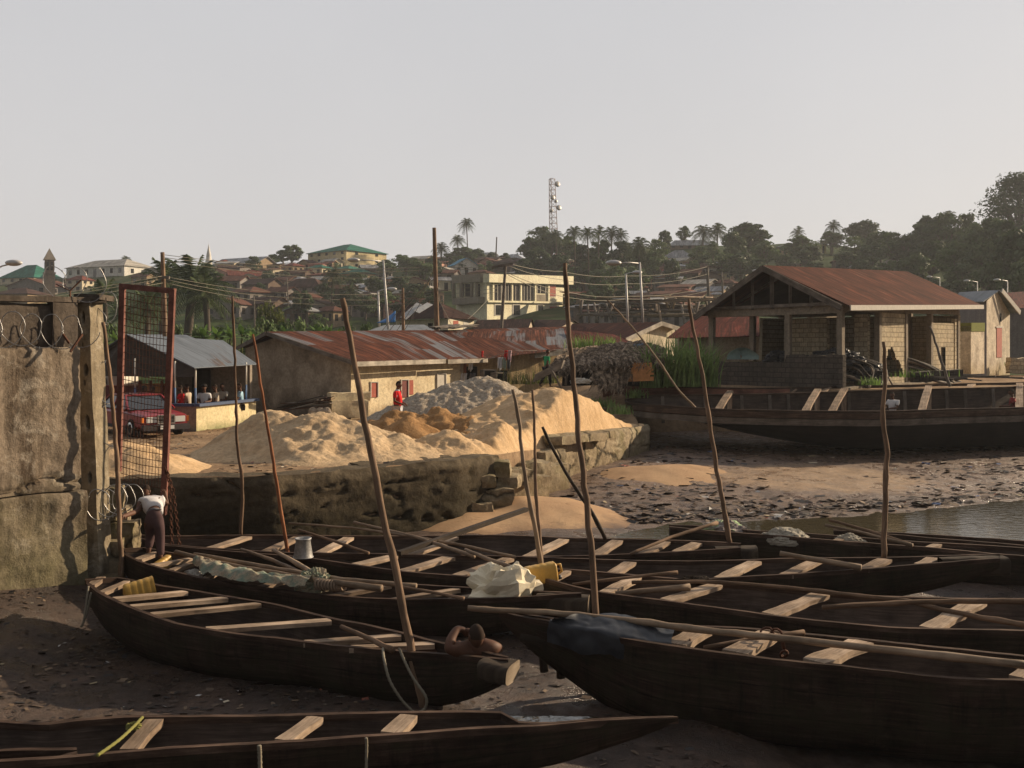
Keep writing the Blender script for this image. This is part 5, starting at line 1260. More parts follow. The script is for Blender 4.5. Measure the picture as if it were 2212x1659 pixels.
mb = MB(); mb.rbox(cw_(2.08, -.84, .26), fw*.16, lf_*1.68, V((0, 0, .20)), (3, 14, 3), 0, 1, .15); obj('bumper', mb, m['bumper'], ct); mb = MB(); mb.beam(cw_(-1.0, -.87, .33), cw_(1.0, -.87, .33), .03, .12); obj('side_trim', mb, m['bumper'], ct)
mb = MB(); mb.box(cw_(2.16, 0, .62), (.06, .56, .27), Matrix.Rotation(ang, 3, 'Z')); g_ = obj('grille', mb, m['grille'], ct)
mb = MB()
for z in (.49, .755): mb.beam(cw_(2.20, -.29, z), cw_(2.20, .29, z), .03, .035)
for y in (-.28, 0, .28): mb.beam(cw_(2.20, y, .48), cw_(2.20, y, .76), .03, .03, up=(1, 0, 0))
for z in (.55, .6, .65, .7): mb.beam(cw_(2.20, -.27, z), cw_(2.20, .27, z), .012, .008)
obj('grille_frame', mb, m['chrome'], g_)
for sy in (-1, 1):
    mb = MB(); mb.box(cw_(2.13, sy*.49, .62), (.08, .34, .19), Matrix.Rotation(ang, 3, 'Z')); obj('headlight', mb, m['lamp'], ct)
    mb = MB(); mb.box(cw_(2.09, sy*.73, .62), (.10, .16, .18), Matrix.Rotation(ang-sy*.3, 3, 'Z')); obj('indicator', mb, m['orange'], ct)
mb = MB(); mb.box(cw_(2.255, 0, .36), (.02, .48, .12), Matrix.Rotation(ang, 3, 'Z')); obj('number_plate', mb, m['lamp'], ct)

# ------------------------------------------------------------ lorry behind
m['vanwhite'] = M_plain('white_paint', (.62, .58, .50), .5, .4); m['bedred'] = M_plain('faded_red_paint', (.16, .045, .04), .7, .2, var=.3); m['bedorange'] = M_plain('orange_boards', (.52, .25, .10), .8, .2, var=.25)
lt = thing('lorry', 'old lorry with white cab and dark red load bed behind the red car', 'lorry', P(250, 900, 41))
mb = MB(); mb.rbox(P(200, 866, 40.6), V((2.05, 0, 0)), V((.3, 2.0, 0)), V((0, 0, .62)), (4, 4, 4), .02); obj('load_bed', mb, m['bedred'], lt)
mb = MB(); mb.rbox(P(180, 838, 41.2)+V((-.3, 0, 0)), V((1.75, 0, 0)), V((.2, 1.8, 0)), V((0, 0, .58)), (10, 6, 8), .0, 1, .12); cb_ = obj('cab', mb, m['vanwhite'], lt)
for u in (213, 226):
    mb = MB(); mb.quad(P(u-5, 829, 41.12), P(u+5, 829, 41.12), P(u+4, 817, 41.12), P(u-5, 817, 41.12)); obj('window', mb, m['glass'], cb_)
for u in (215, 255):
    mb = MB(); mb.lathe(P(u, 905, 40.9), [(.2, -.1), (.42, -.1), (.42, .1), (.2, .1)], 18, Matrix.Rotation(R(90), 3, 'X')); obj('wheel', mb, m['tyre'], lt)
b2 = thing('timber_trailer', 'orange-brown boarded trailer body behind the two walking men', 'trailer', P(335, 900, 40))
mb = MB()
for k in range(6): mb.beam(P(302, 862-k*6.2, 39.8), P(376, 862-k*6.2, 39.8), .05, .10, up=(0, 0, 1))
obj('board_side', mb, m['bedorange'], b2); mb = MB()
for u in (302, 326, 350, 376): mb.beam(P(u, 905, 39.7), P(u, 822, 39.7), .1, .06, up=(0, 1, 0))
obj('stake', mb, m['bedred'], b2)
# ------------------------------------------------------------ stall
m['zinc_roof'] = M_roof('grey_corrugated', .15, zinc=(.12, .135, .155), r1=(.14, .09, .065), r2=(.09, .06, .05)); m['teal_roof'] = M_roof('teal_roof', .05, zinc=(.10, .24, .24))
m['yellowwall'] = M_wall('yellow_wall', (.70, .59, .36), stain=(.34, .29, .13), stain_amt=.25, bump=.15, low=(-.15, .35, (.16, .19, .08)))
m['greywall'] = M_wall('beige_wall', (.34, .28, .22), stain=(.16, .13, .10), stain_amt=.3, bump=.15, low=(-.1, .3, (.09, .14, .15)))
m['navy'] = M_plain('navy_paint', (.05, .075, .14), .6, .3); m['bluepost'] = M_plain('blue_paint', (.12, .20, .36), .6, .3); m['darkboard'] = M_wood('dark_boards', (.03, .024, .02), (.06, .048, .04), (.09, .075, .06))
def slab(pts, th, mt, nm, par, uvL=None, lab=None):
    """four corners (ridge a, ridge b, eave b, eave a), thickness downwards"""
    a, b, c, d = [V(p) for p in pts]; L1 = (b-a).length; L2 = (d-a).length; dz = V((0, 0, -th)); mb = MB()
    uv = [(0, 0), (L1, 0), (L1, L2), (0, L2)]
    mb.add([a, b, c, d], [(3, 2, 1, 0)], uv); e = [p+dz for p in (a, b, c, d)]
    mb.add(e, [(0, 1, 2, 3)], uv)
    for p, q_, r_, s_ in ((a, b, e[1], e[0]), (b, c, e[2], e[1]), (c, d, e[3], e[2]), (d, a, e[0], e[3])): mb.quad(p, q_, r_, s_, [(0, 0), ((q_-p).length, 0), ((q_-p).length, th), (0, th)])
    return obj(nm, mb, mt, par, lab)
st_ = thing('market_stall', 'open roadside stall with grey corrugated roof, yellow parapet and seated people', 'stall', (-11.2, 36.4, 0))
a_, b_, c_, d_ = P(272, 721, 38.6), P(482, 735, 43.0), P(556, 786, 39.2), P(420, 794, 35.0)
slab((a_, b_, c_, d_), .03, m['zinc_roof'], 'roof', st_)
e_ = P(204, 766, 41.5); slab((b_, a_, e_, P(330, 762, 47)), .03, m['zinc_roof'], 'roof', st_)
mb = MB(); g0 = d_+V((-.1, .3, -.05)); mb.add([a_+V((0, .2, -.08)), g0, P(222, 797, 40.6), e_+V((.2, .2, -.05))], [(0, 1, 2, 3)], [(0, 2), (3, 0), (-3, 0), (-3, 1)]); mb.add([g0, g0+V((0, 0, -.30)), P(222, 812, 40.6), P(222, 797, 40.6)], [(0, 1, 2, 3)]); obj('gable_boards', mb, m['darkboard'], st_)
k0 = V((-11.22, 35.4, 0)); k1 = V((-10.08, 39.2, 0)); k2 = V((-13.6, 35.7, 0))
mb = MB(); mb.rbox(k0+V((0, 0, -.2)), k1-k0, V((-.18, .05, 0)), V((0, 0, 1.10)), (16, 2, 8), .008); obj('parapet', mb, m['yellowwall'], st_)
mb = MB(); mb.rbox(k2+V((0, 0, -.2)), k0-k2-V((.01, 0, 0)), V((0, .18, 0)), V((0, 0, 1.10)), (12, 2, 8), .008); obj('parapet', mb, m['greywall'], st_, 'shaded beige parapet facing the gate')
mb = MB(); mb.beam(k0+V((.02, -.06, .94)), k1+V((.02, 0, .94)), .26, .10); mb.beam(k2+V((0, .08, .94)), k0+V((-.12, .08, .94)), .26, .10); obj('parapet_cap', mb, m['navy'], st_)
for p, h in ((k0+V((-.04, .02, 0)), 2.30), (k0.lerp(k1, .82), 2.42), (k0.lerp(k2, .35)+V((0, .1, 0)), 2.5), (k0.lerp(k2, .98)+V((0, .1, 0)), 2.6)):
    mb = MB(); mb.tube([p+V((0, 0, .95)), p+V((0, 0, 1.55))], .035, 8); po = obj('post', mb, m['bluepost'], st_)
    mb = MB(); mb.tube([p+V((0, 0, 1.55)), p+V((0, 0, h))], .033, 8); obj('post_top', mb, m['vanwhite'], po)
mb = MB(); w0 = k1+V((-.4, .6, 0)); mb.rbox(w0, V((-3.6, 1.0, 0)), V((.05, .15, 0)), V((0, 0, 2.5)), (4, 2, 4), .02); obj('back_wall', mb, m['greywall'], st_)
mb = MB(); mb.rbox(w0+V((-1.7, .35, .3)), V((-.8, .22, 0)), V((.01, .04, 0)), V((0, 0, 1.9)), (2, 1, 2), .0); obj('door', mb, m['darkboard'], st_)
s2 = thing('shed_roof', 'pale grey sheet roof behind the stall, left of the palm trunk', 'roof', P(340, 740, 46)); slab((P(290, 722, 47), P(402, 723, 49), P(440, 738, 46), P(352, 738, 45)), .03, m['zinc_roof'], 'sheets', s2)
mb = MB(); mb.box(P(380, 760, 47)+V((0, 0, -.3)), (2.2, 1.6, 1.6)); obj('wall', mb, m['greywall'], s2)
# ------------------------------------------------------------ buildings
def RP(u, v, p0, n_):
    d = V(((u-U0)/F_, 1, -(v-H0)/F_)); c = V((0, 0, CZ)); t = (V(p0)-c).dot(n_)/d.dot(n_); return c+d*t
class Plane:
    def __init__(s, a, b):   # vertical plane through two points; outward normal to the camera side
        s.p = V(a); s.d = (V(b)-V(a)); s.d.z = 0; s.d.normalize(); s.n = V((s.d.y, -s.d.x, 0))
        if s.n.dot(V((0, 0, CZ))-s.p) < 0: s.n = -s.n
    def at(s, u, v, off=0): return RP(u, v, s.p, s.n)+s.n*off
def rect(pl, u0, v0, u1, v1, off, depth, mt, nm, par, lab=None, dv=0):
    q = [pl.at(u0, v1+0, off), pl.at(u1, v1+dv, off), pl.at(u1, v0+dv, off), pl.at(u0, v0, off)]; bk = [p-pl.n*depth for p in q]
    mb = MB(); L = (q[1]-q[0]).length; H = (q[3]-q[0]).length
    mb.quad(*q, [(0, 0), (L, 0), (L, H), (0, H)])
    for i in range(4):
        j = (i+1) % 4; mb.quad(q[j], q[i], bk[i], bk[j])
    mb.add(bk, [(3, 2, 1, 0)])
    return obj(nm, mb, m[mt] if isinstance(mt, str) else mt, par, lab)
def prism(base, z0s, tops, mt, nm, par, lab=None):
    """wall ring: base points xy, z bottom, list of top z"""
    mb = MB(); n_ = len(base); L = 0
    for i in range(n_):
        j = (i+1) % n_; a = V(base[i]); b = V(base[j]); l = (b-a).length
        mb.quad(V((a.x, a.y, z0s)), V((b.x, b.y, z0s)), V((b.x, b.y, tops[j])), V((a.x, a.y, tops[i])), [(L, 0), (L+l, 0), (L+l, tops[j]-z0s), (L, tops[i]-z0s)]); L += l
    mb.add([V((p[0], p[1], t)) for p, t in zip(base, tops)], [tuple(range(n_))]); return obj(nm, mb, mt, par, lab)
m['roof_mix'] = M_roof('rust_and_zinc_roof', .56, zinc=(.125, .13, .14), r1=(.115, .038, .021), r2=(.055, .022, .015)); m['roof_rust'] = M_roof('rusty_roof', .90, r1=(.095, .032, .02), r2=(.05, .02, .015), zinc=(.16, .12, .10)); m['roof_red'] = M_roof('red_roof', .97, r1=(.10, .024, .018), r2=(.06, .018, .014), zinc=(.15, .08, .06)); m['roof_dark'] = M_roof('dark_rust_roof', 1.0, r1=(.060, .028, .020), r2=(.032, .018, .015)); m['roof_zinc'] = M_roof('zinc_roof', .08, zinc=(.17, .18, .19))
m['mudwall'] = M_wall('ochre_mud_wall', (.54, .40, .22), stain=(.17, .11, .06), stain_amt=.6, bump=.6)
m['cream_old'] = M_wall('old_cream_render', (.76, .64, .43), stain=(.42, .32, .20), stain_amt=.4, patch=((.55, .43, .27), .5, .62, 1.3), bump=.3, low=(-.1, .6, (.22, .16, .10)))
m['gable_old'] = M_wall('old_grey_brown_render', (.50, .41, .31), stain=(.16, .125, .09), stain_amt=.7, bump=.4, drip_w=.8, low=(-.2, 1.2, (.12, .09, .065)))
m['shutter'] = M_plain('faded_red_shutter', (.36, .10, .07), .8, .2, var=.2); m['whiteboard'] = M_plain('white_board', (.50, .46, .40), .8, .2); m['dark'] = M_plain('dark_interior', (.015, .013, .012), .9, .1)
# long low house
h = thing('low_house', 'long low house with rust-striped roof behind the sand heaps', 'house', (-6.7, 41.6, 0))
gc = V((-6.73, 41.6, 0)); gdir = V((-5.33, 3.4, 0)).normalized(); fd = V((.54, .84, 0)).normalized(); gl = gc+gdir*6.3; fe = gc+fd*7.9
ap = gc.lerp(gl, .60)
mb = MB(); mb.add([gc+V((0, 0, -.3)), gl+V((0, 0, -.3)), V((gl.x, gl.y, 2.95)), V((ap.x, ap.y, 3.6)), V((gc.x, gc.y, 2.42))], [(0, 1, 2, 3, 4)]); obj('gable_wall', mb, m['gable_old'], h)
mb = MB(); mb.grid(lambda a, b: gc+fd*(7.9*a)+V((0, 0, -.3+(2.75+.12*a)*b))+V((fd.y, -fd.x, 0))*(.03*fbm(a*12, b*4)), 40, 14, uvf=lambda a, b: (a*7.9, b*2.7)); obj('front_wall', mb, m['cream_old'], h)
mb = MB(); mb.quad(fe+V((0, 0, -.3)), fe+V((-5, 3.2, -.3)), fe+V((-5, 3.2, 3.0)), fe+V((0, 0, 2.55))); mb.quad(gl+V((0, 0, -.3)), gl+fd*12+V((0, 0, -.3)), gl+fd*12+V((0, 0, 2.9)), gl+V((0, 0, 2.9))); obj('rear_wall', mb, m['gable_old'], h)
ra, rb = P(577, 716, 43.2), P(930, 713, 53.4); e1, e0 = P(1050, 773, 48.9), P(768, 780, 40.7)
rf = slab((ra, rb, e1, e0), .03, m['roof_mix'], 'roof', h)
lo0 = P(508, 750, 45.6); slab((rb, ra, lo0, lo0+(rb-ra)), .03, m['roof_mix'], 'roof', h)
for a, b, w_, lab in ((ra+V((0, -.08, -.09)), e0+V((0, -.05, -.11)), .17, None), (ra+V((-.05, -.08, -.09)), lo0+V((0, -.1, -.10)), .17, None), (e0+V((.06, -.02, -.12)), e0.lerp(e1, .64)+V((.06, -.02, -.11)), .2, None), (e0.lerp(e1, .65)+V((.10, 0, -.13)), e1+V((.08, 0, -.12)), .2, None)):
    mb = MB(); mb.beam(a, b, .035, w_, seg=6, jit=.0); obj('fascia', mb, m['timber' if w_ == .17 else 'fascia'], rf)
pf_ = Plane(gc, fe)
def opening(pl, u0, v0, u1, v1, mt, par, frame='whiteboard', nm='window', dv=0, in_=.02):
    w = rect(pl, u0, v0, u1, v1, in_, .06, mt, nm, par, dv=dv); t_ = 1.6
    for a in ((u0-t_, v0-t_, u1+t_, v0), (u0-t_, v0, u0, v1), (u1, v0, u1+t_, v1)): rect(pl, *a, in_+.045, .1, frame, 'frame', w, dv=0)
    return w
opening(pf_, 800, 826, 814, 858, 'shutter', h); opening(pf_, 866, 821, 880, 858, m['bedred'], h, nm='door'); rect(pf_, 880, 821, 892, 852, .03, .05, 'shutter', 'door_leaf', h); opening(pf_, 944, 808, 961, 838, 'whiteboard', h, nm='door')
mb = MB(); mb.rbox(P(716, 868, 40.6)+V((0, 0, 0)), V((1.45, .9, 0)), V((-.2, .35, 0)), V((0, 0, .35)), (10, 4, 4), .05); mb.rbox(P(718, 905, 40.3), V((1.35, .8, 0)), V((-.2, .35, 0)), V((0, 0, .72)), (10, 4, 6), .05); obj('buttress', mb, m['cream_old'], h)
t = thing('scrap_pile', 'pile of old roofing sheets and timbers leaning against the shaded gable', 'scrap pile', (-8.6, 41.2, 0)); r_ = random.Random(3)
for i in range(16):
    a = P(612+r_.uniform(-8, 20), 888-r_.uniform(0, 18), 41.2-r_.uniform(0, .5)); b = P(712+r_.uniform(-22, 10), 878-r_.uniform(0, 24), 40.8-r_.uniform(0, .6))
    mb = MB(); mb.beam(a, b, r_.choice((.5, .35, .12)), .03, jit=.05, seg=3); obj('sheet' if i % 3 else 'timber', mb, m[r_.choice(('zinc', 'rust', 'darkboard', 'timber', 'rust'))], t)
for i, (u, w_, lab) in enumerate(((676, .55, 'left of three dusty sacks by the scrap pile'), (692, .5, 'middle of three dusty sacks by the scrap pile'), (706, .5, 'right of three dusty sacks by the scrap pile'))):
    crumple('cement_sack', P(u, 893, 40.1), (.19, .16, .26), M_plain('dusty_sack', (.36, .29, .22), .95, .1) if i == 0 else m['dusty_sack'], lab, 'sack', .12, 3, 24, 16, group='sacks at the scrap pile', flat=-.8); m['dusty_sack'] = bpy.data.materials['dusty_sack']
# second low house
h = thing('low_house', 'mud-walled low house with patched roof and washing on the line', 'house', (-1, 51, 0))
slab((P(930, 714, 53.6), P(1226, 705, 61), P(1238, 752, 53), P(1040, 775, 48.6)), .03, m['roof_mix'], 'roof', h)
b0 = P(1000, 830, 49.4); b1 = P(1250, 820, 53.8); pm = Plane(b0, b1)
mb = MB(); mb.grid(lambda a, b: V((b0.x+(b1.x-b0.x)*a, b0.y+(b1.y-b0.y)*a, -.2+b*(2.8+.15*a)))+V((0, -1, 0))*(.05*fbm(a*14, b*6)), 60, 18, uvf=lambda a, b: (a*7, b*3)); obj('wall', mb, m['mudwall'], h)
mb = MB(); mb.beam(P(1155, 767, 51.5), P(1232, 758, 52.6), .04, .32); obj('fascia', mb, m['fascia'], h)
rect(pm, 1005, 792, 1030, 825, .03, .05, 'dark', 'doorway', h); rect(pm, 1075, 800, 1095, 830, .03, .05, 'dark', 'doorway', h)
for u0, v0, w_, hh, c, lab in ((1040, 758, 3.5, 22, Rc, 'red shirt'), (1090, 757, 6, 20, Rc, 'red cloth'), (1098, 757, 7, 24, cloth('pink_cloth', (.6, .42, .45)), 'pale pink cloth'), (1075, 772, 10, 26, Wc, 'white patterned shirt'), (1086, 772, 8, 25, cloth('grey_green_cloth', (.3, .36, .3)), 'grey-green shirt'), (1096, 776, 7, 22, Gy, 'grey shorts'),
        (983, 783, 10, 24, cloth('crimson_cloth', (.42, .02, .05)), 'crimson cloth'), (994, 785, 7, 20, Be, 'beige towel'), (1002, 785, 6, 22, cloth('rust_cloth', (.25, .10, .06)), 'rust-brown shirt'), (1012, 780, 10, 20, Wc, 'white vest'), (993, 806, 16, 20, Wc, 'white sheet'), (1014, 806, 13, 18, Gy, 'grey towel')):
    y = 48.2 if u0 < 1030 else 49.0
    mb = MB(); mb.grid(lambda a, b: P(u0+w_*a*(1-.1*b), v0+hh*b*(1-.15*math.sin(a*9)), y)+V((0, .06*math.sin(a*14+b*3), 0)), 10, 8); 
    sol = solo('washing', mb, c, f'{lab} hung out to dry in front of the mud-walled house', 'washing', 'washing hung before the mud-walled house'); md = sol.modifiers.new('s', 'SOLIDIFY'); md.thickness = .02
mb = MB(); mb.tube([P(980, 782, 48.2), P(1005, 785, 48.2), P(1030, 780, 48.3), P(1110, 757, 49.0), P(1160, 757, 50)], .012, 5); solo('washing_line', mb, m['timber'], 'drooping washing line in front of the mud-walled house', 'washing line')
# box frames / old fridge at its foot
for u0, v0, u1, v1, lab in ((1045, 800, 1070, 838, 'open dark wooden shelf at the foot of the mud wall'), (1072, 806, 1086, 836, 'grey crate beside the open wooden shelf')):
    t = thing('wooden_shelf' if u0 == 1045 else 'crate', lab, 'shelf' if u0 == 1045 else 'crate', P(u0, v1, 47.5)); pl_ = Plane(P(u0, v1, 47.5), P(u1, v1, 47.8))
    rect(pl_, u0, v0, u1, v1, -.05, .3, 'dark', 'back', t)
    for a in ((u0-1.5, v0-2, u1+1.5, v0+1), (u0-1.5, v0, u0+1, v1), (u1-1, v0, u1+1.5, v1)): rect(pl_, *a, .05, .4, 'timber', 'board', t)
# thatched shed
m['thatch'] = M_noise('palm_thatch', [(.36, (.05, .036, .028)), (.5, (.20, .145, .10)), (.62, (.46, .35, .25))], 5.0, (1, 1, 1), rough=.95, bump=1, bd=.1, bscale=6, fine=.5)
t = thing('thatched_shed', 'collapsing palm-thatched shed behind the largest sand heap', 'shed', P(1300, 830, 42))
def th_layer(q, n_, seed, nm):
    r_ = random.Random(seed); mb = MB(); a, b, c, d = q
    for i in range(n_):
        s = r_.random(); t_ = r_.random()**.9; p = a.lerp(b, s).lerp(d.lerp(c, s), t_)+V((0, 0, r_.uniform(.0, .22)))
        dn = (d.lerp(c, s)-a.lerp(b, s)).normalized(); sd = (b-a).normalized(); dv_ = (dn+sd*r_.uniform(-.5, .5)+V((0, 0, r_.uniform(-.25, .1)))).normalized()
        L_ = r_.uniform(.4, 1.1); w_ = r_.uniform(.02, .065); e = dv_.cross(V((0, -1, .4))).normalized()*w_
        q1 = p+dv_*L_*.5+V((0, 0, r_.uniform(0, .05))); q2 = p+dv_*L_-V((0, 0, r_.uniform(0, .12)))
        mb.add([p-e, p+e, q1+e, q1-e, q2], [(0, 1, 2, 3), (3, 2, 4)], [(0, 0)]*5)
    return obj(nm, mb, m['thatch'], t)
T1 = (P(1232, 760, 43.5), P(1392, 742, 43.0), P(1368, 782, 40.6), P(1192, 800, 41.2))
mb = MB(); mb.grid(lambda a, b: T1[0].lerp(T1[1], a).lerp(T1[3].lerp(T1[2], a), b)+V((0, 0, -.06+.12*fbm(a*5, b*4))), 24, 12); obj('roof_mat', mb, m['thatch'], t); th_layer(T1, 2600, 1, 'thatch')
T2 = (P(1392, 742, 43.0), P(1440, 760, 42.0), P(1432, 775, 41), P(1372, 786, 40.6)); th_layer(T2, 500, 2, 'thatch')
T3 = (P(1300, 782, 41), P(1368, 784, 40.7), P(1350, 822, 40.3), P(1290, 815, 40.3)); th_layer(T3, 500, 4, 'thatch')
mb = MB(); mb.rbox(P(1215, 833, 43.5), V((4.2, .5, 0)), V((0, .3, 0)), V((0, 0, 1.2)), (6, 2, 4), .05); obj('wall', mb, m['dark'], t)
for u, v0, v1 in ((1318, 770, 838), (1345, 775, 838), (1368, 776, 830), (1400, 760, 826), (1417, 772, 826), (1222, 790, 832)):
    mb = MB(); mb.tube([P(u-2, v0, 40.9), P(u+2, (v0+v1)/2, 40.8), P(u, v1, 40.7)], .05, 7); obj('post', mb, m['timber'], t)
mb = MB()
for k in range(9): mb.beam(P(1352+r_.uniform(-3, 5), 822-k*4.5, 40.5), P(1410+r_.uniform(-6, 6), 820-k*4.3, 40.2), .06, .09, seg=3)
solo('plank_stack', mb, m['bedorange'], 'low orange-brown stack of boards at the foot of the tall grass', 'board stack')
mb = MB(); mb.tube([P(1318, 783, 41.0), P(1340, 765, 41.4), P(1354, 746, 42)], .05, 7); solo('stick', mb, m['polepale'], 'pale stick lying on the thatched roof', 'stick')
crumple('plastic_bundle', P(1385, 753, 42.3), (.42, .3, .2), M_plain('blue_grey_plastic', (.13, .18, .24), .5, .4, var=.4), 'blue-grey plastic bundle on top of the thatched roof', 'plastic', .4, 4)
mb = MB(); mb.rbox(P(1150, 826, 38.2), P(1212, 796, 38.2)-P(1150, 826, 38.2), V((.1, .6, 0)), V((.1, 0, .32)), (12, 4, 4), .02); solo('wrecked_boat', mb, m['timber'], 'grey wrecked boat plank side in front of the child in green', 'boat wreck')
mb = MB(); mb.tube([P(1186, 790, 38), P(1200, 815, 38.1), P(1213, 840, 38.2)], .04, 6); solo('stick', mb, m['timber'], 'bent grey stick standing at the wrecked boat plank', 'stick')
crumple('pale_stone', P(1253, 826, 39), (.4, .2, .16), 'whiteboard', 'pale curled sheet lying beyond the largest sand heap', 'sheet', .4, 3)
# house with white gable and neighbours
def gable_house(nm, lab, A, B, E0, E1, zb_, wallm, roofm, wu=None, G0=None, fas=True):
    """ridge A(front)-B(back), near eave E0(front)-E1(back), far eave mirrored; wall under"""
    A, B, E0, E1 = map(V, (A, B, E0, E1)); t = thing(nm, lab, 'house', (E0.x, E0.y, zb_)); gg = G0; G0 = V(gg) if gg else A*2-E0; G0.z = G0.z if gg else E0.z; G1 = G0+(B-A)
    slab((A, B, E1, E0), .03, roofm, 'roof', t); slab((B, A, G0, G1), .03, roofm, 'roof', t)
    i_ = .93; a_ = A.lerp(B, .03); g = lambda p: a_+(p-A)*i_+V((0, 0, -.06)); e_, g2 = g(E0), g(G0)
    mb = MB(); mb.add([V((e_.x, e_.y, zb_)), V((g2.x, g2.y, zb_)), g2, a_+V((0, 0, -.07)), e_], [(0, 1, 2, 3, 4)]); obj('gable_wall', mb, wallm, t)
    e2 = e_+(E1-E0)*.96; mb = MB(); mb.quad(V((e_.x, e_.y, zb_)), V((e2.x, e2.y, zb_)), e2, e_); obj('wall', mb, wallm, t)
    if fas:
        for p in (E0, G0): mb = MB(); mb.beam(A+(A-B).normalized()*.04+V((0, 0, -.1)), p+(A-B).normalized()*.04+V((0, 0, -.1)), .05, .26); obj('fascia', mb, m['fascia'], t)
    return t
m['creamwall'] = M_wall('cream_render', (.76, .67, .50), stain=(.40, .33, .22), stain_amt=.25, bump=.15)
gable_house('house', 'house with white bargeboards on its cream gable, rusty roof reaching left', P(1429, 695, 60), P(1236, 699, 72), P(1352, 731, 57.5), P(1225, 720, 68), 0.2, m['creamwall'], m['roof_rust'], G0=P(1467, 707, 61.5))
t = thing('lean_to_roof', 'maroon lean-to roof right below the cream gable', 'roof', P(1300, 750, 55)); slab((P(1225, 712, 58), P(1325, 722, 58), P(1396, 752, 54), P(1240, 752, 54)), .03, m['roof_red'], 'sheets', t)
mb = MB(); mb.rbox(P(1245, 800, 55.5), V((3.5, .3, 0)), V((0, .5, 0)), V((0, 0, 1.5)), (4, 2, 3), .02); obj('wall', mb, m['mudwall'], t)
t = thing('house', 'grey-walled house with red roof directly left of the pavilion', 'house', P(1540, 780, 53))
slab((P(1500, 683, 56), P(1640, 681, 58), P(1640, 726, 54), P(1440, 730, 51.5)), .03, m['roof_red'], 'roof', t)
mb = MB(); mb.rbox(P(1466, 835, 52.2), P(1645, 833, 54.5)-P(1466, 835, 52.2), V((0, .3, 0)), V((0, 0, 2.7)), (8, 2, 5), .02); obj('wall', mb, m['gable_old'], t)
for (A, B, E0, E1, lab, rm_, wm) in ((P(1150, 688, 82), P(1030, 691, 90), P(1140, 712, 76), P(1020, 712, 84), 'dark-roofed shack just left of two joined dark roofs below the three-storey building', 'roof_dark', 'gable_old'), (P(1240, 691, 80), P(1158, 690, 90), P(1200, 712, 76), P(1140, 712, 84), 'dark-roofed shack at the right foot of the three-storey building', 'roof_dark', 'gable_old')):
    gable_house('shack', lab, A, B, E0, E1, 2.2, m[wm], m[rm_], fas=False)
t = thing('house', 'cream clapboard house with dark hipped roof behind the big utility pole', 'house', P(968, 722, 85)); k0 = P(968, 724, 84); k1 = P(1024, 722, 88); k2 = P(856, 724, 90)
prism([(k0.x, k0.y), (k1.x, k1.y), (k1.x-3, k1.y+6), (k2.x, k2.y+3), (k2.x, k2.y)], 2.0, [5.4]*5, m['creamwall'], 'wall', t)
rz = [V((k0.x-.3, k0.y-.5, 5.45)), V((k1.x+.5, k1.y-.3, 5.45)), V((k2.x-.6, k2.y-.4, 5.45))]; r0 = P(955, 655, 90); r1 = P(880, 658, 93)
mb = MB(); mb.add([rz[0], rz[1], r0, r1, rz[2]], [(0, 1, 2), (4, 0, 2, 3)], [(0, 3), (3, 3), (3, 0), (0, 0), (6, 3)]); mb.add([rz[1], V((k1.x-3, k1.y+7, 5.4)), r0], [(0, 1, 2)]); obj('roof', mb, m['roof_dark'], t)
pc = Plane(k0, k1); rect(pc, 1001, 672+22, 1012, 718, .02, .05, 'whiteboard', 'door', t); rect(pc, 979, 693, 990, 703, .02, .05, 'shutter', 'window', t); ps = Plane(k2, k0); rect(ps, 865, 698, 876, 718, .02, .05, 'dark', 'window', t); rect(ps, 925, 698, 935, 720, .02, .05, 'dark', 'door', t)
t = thing('shed_roof', 'grey corrugated shed roof behind the ridge of the long low house', 'roof', P(860, 712, 62)); slab((P(830, 702, 66), P(916, 701, 66), P(945, 716, 60), P(788, 717, 60)), .03, m['roof_zinc'], 'sheets', t)
mb = MB(); mb.rbox(P(800, 760, 61), V((3.6, .3, 0)), V((0, .4, 0)), V((0, 0, 1.2)), (3, 1, 2), .02); obj('wall', mb, m['gable_old'], t)
m['bluetarp'] = M_plain('blue_tarpaulin', (.04, .17, .42), .5, .4, var=.15)
mb = MB(); mb.grid(lambda a, b: P(814+40*a, 697-2*a, 64).lerp(P(834+20*a, 688-17*a, 64.5), b), 8, 4); o = solo('tarpaulin', mb, m['bluetarp'], 'bright blue tarpaulin stretched beside the lamp posts', 'tarpaulin'); o.modifiers.new('s', 'SOLIDIFY').thickness = .03
for u, lab in ((888, 'left of two grey sheets leaning on the dark roof'), (905, 'right of two grey sheets leaning on the dark roof')):
    mb = MB(); mb.beam(P(u-17 if u < 900 else u-6, 688-(0 if u < 900 else 14), 83), P(u+18 if u < 900 else u+24, 656, 86), .55, .04, up=(0, -1, .5)); solo('roof_sheet', mb, m['zinc'], lab, 'metal sheet')
# heap of sheets on ridge of H1
mb = MB()
for i in range(14): a = r_.uniform(0, 1); mb.beam(P(925+60*a, 704+8*r_.random(), 54), P(960+80*a, 700+6*r_.random(), 56), .3, .03)
solo('plank_heap', mb, m['timber'], 'loose grey planks piled on the rusty ridge at the big utility pole', 'planks')
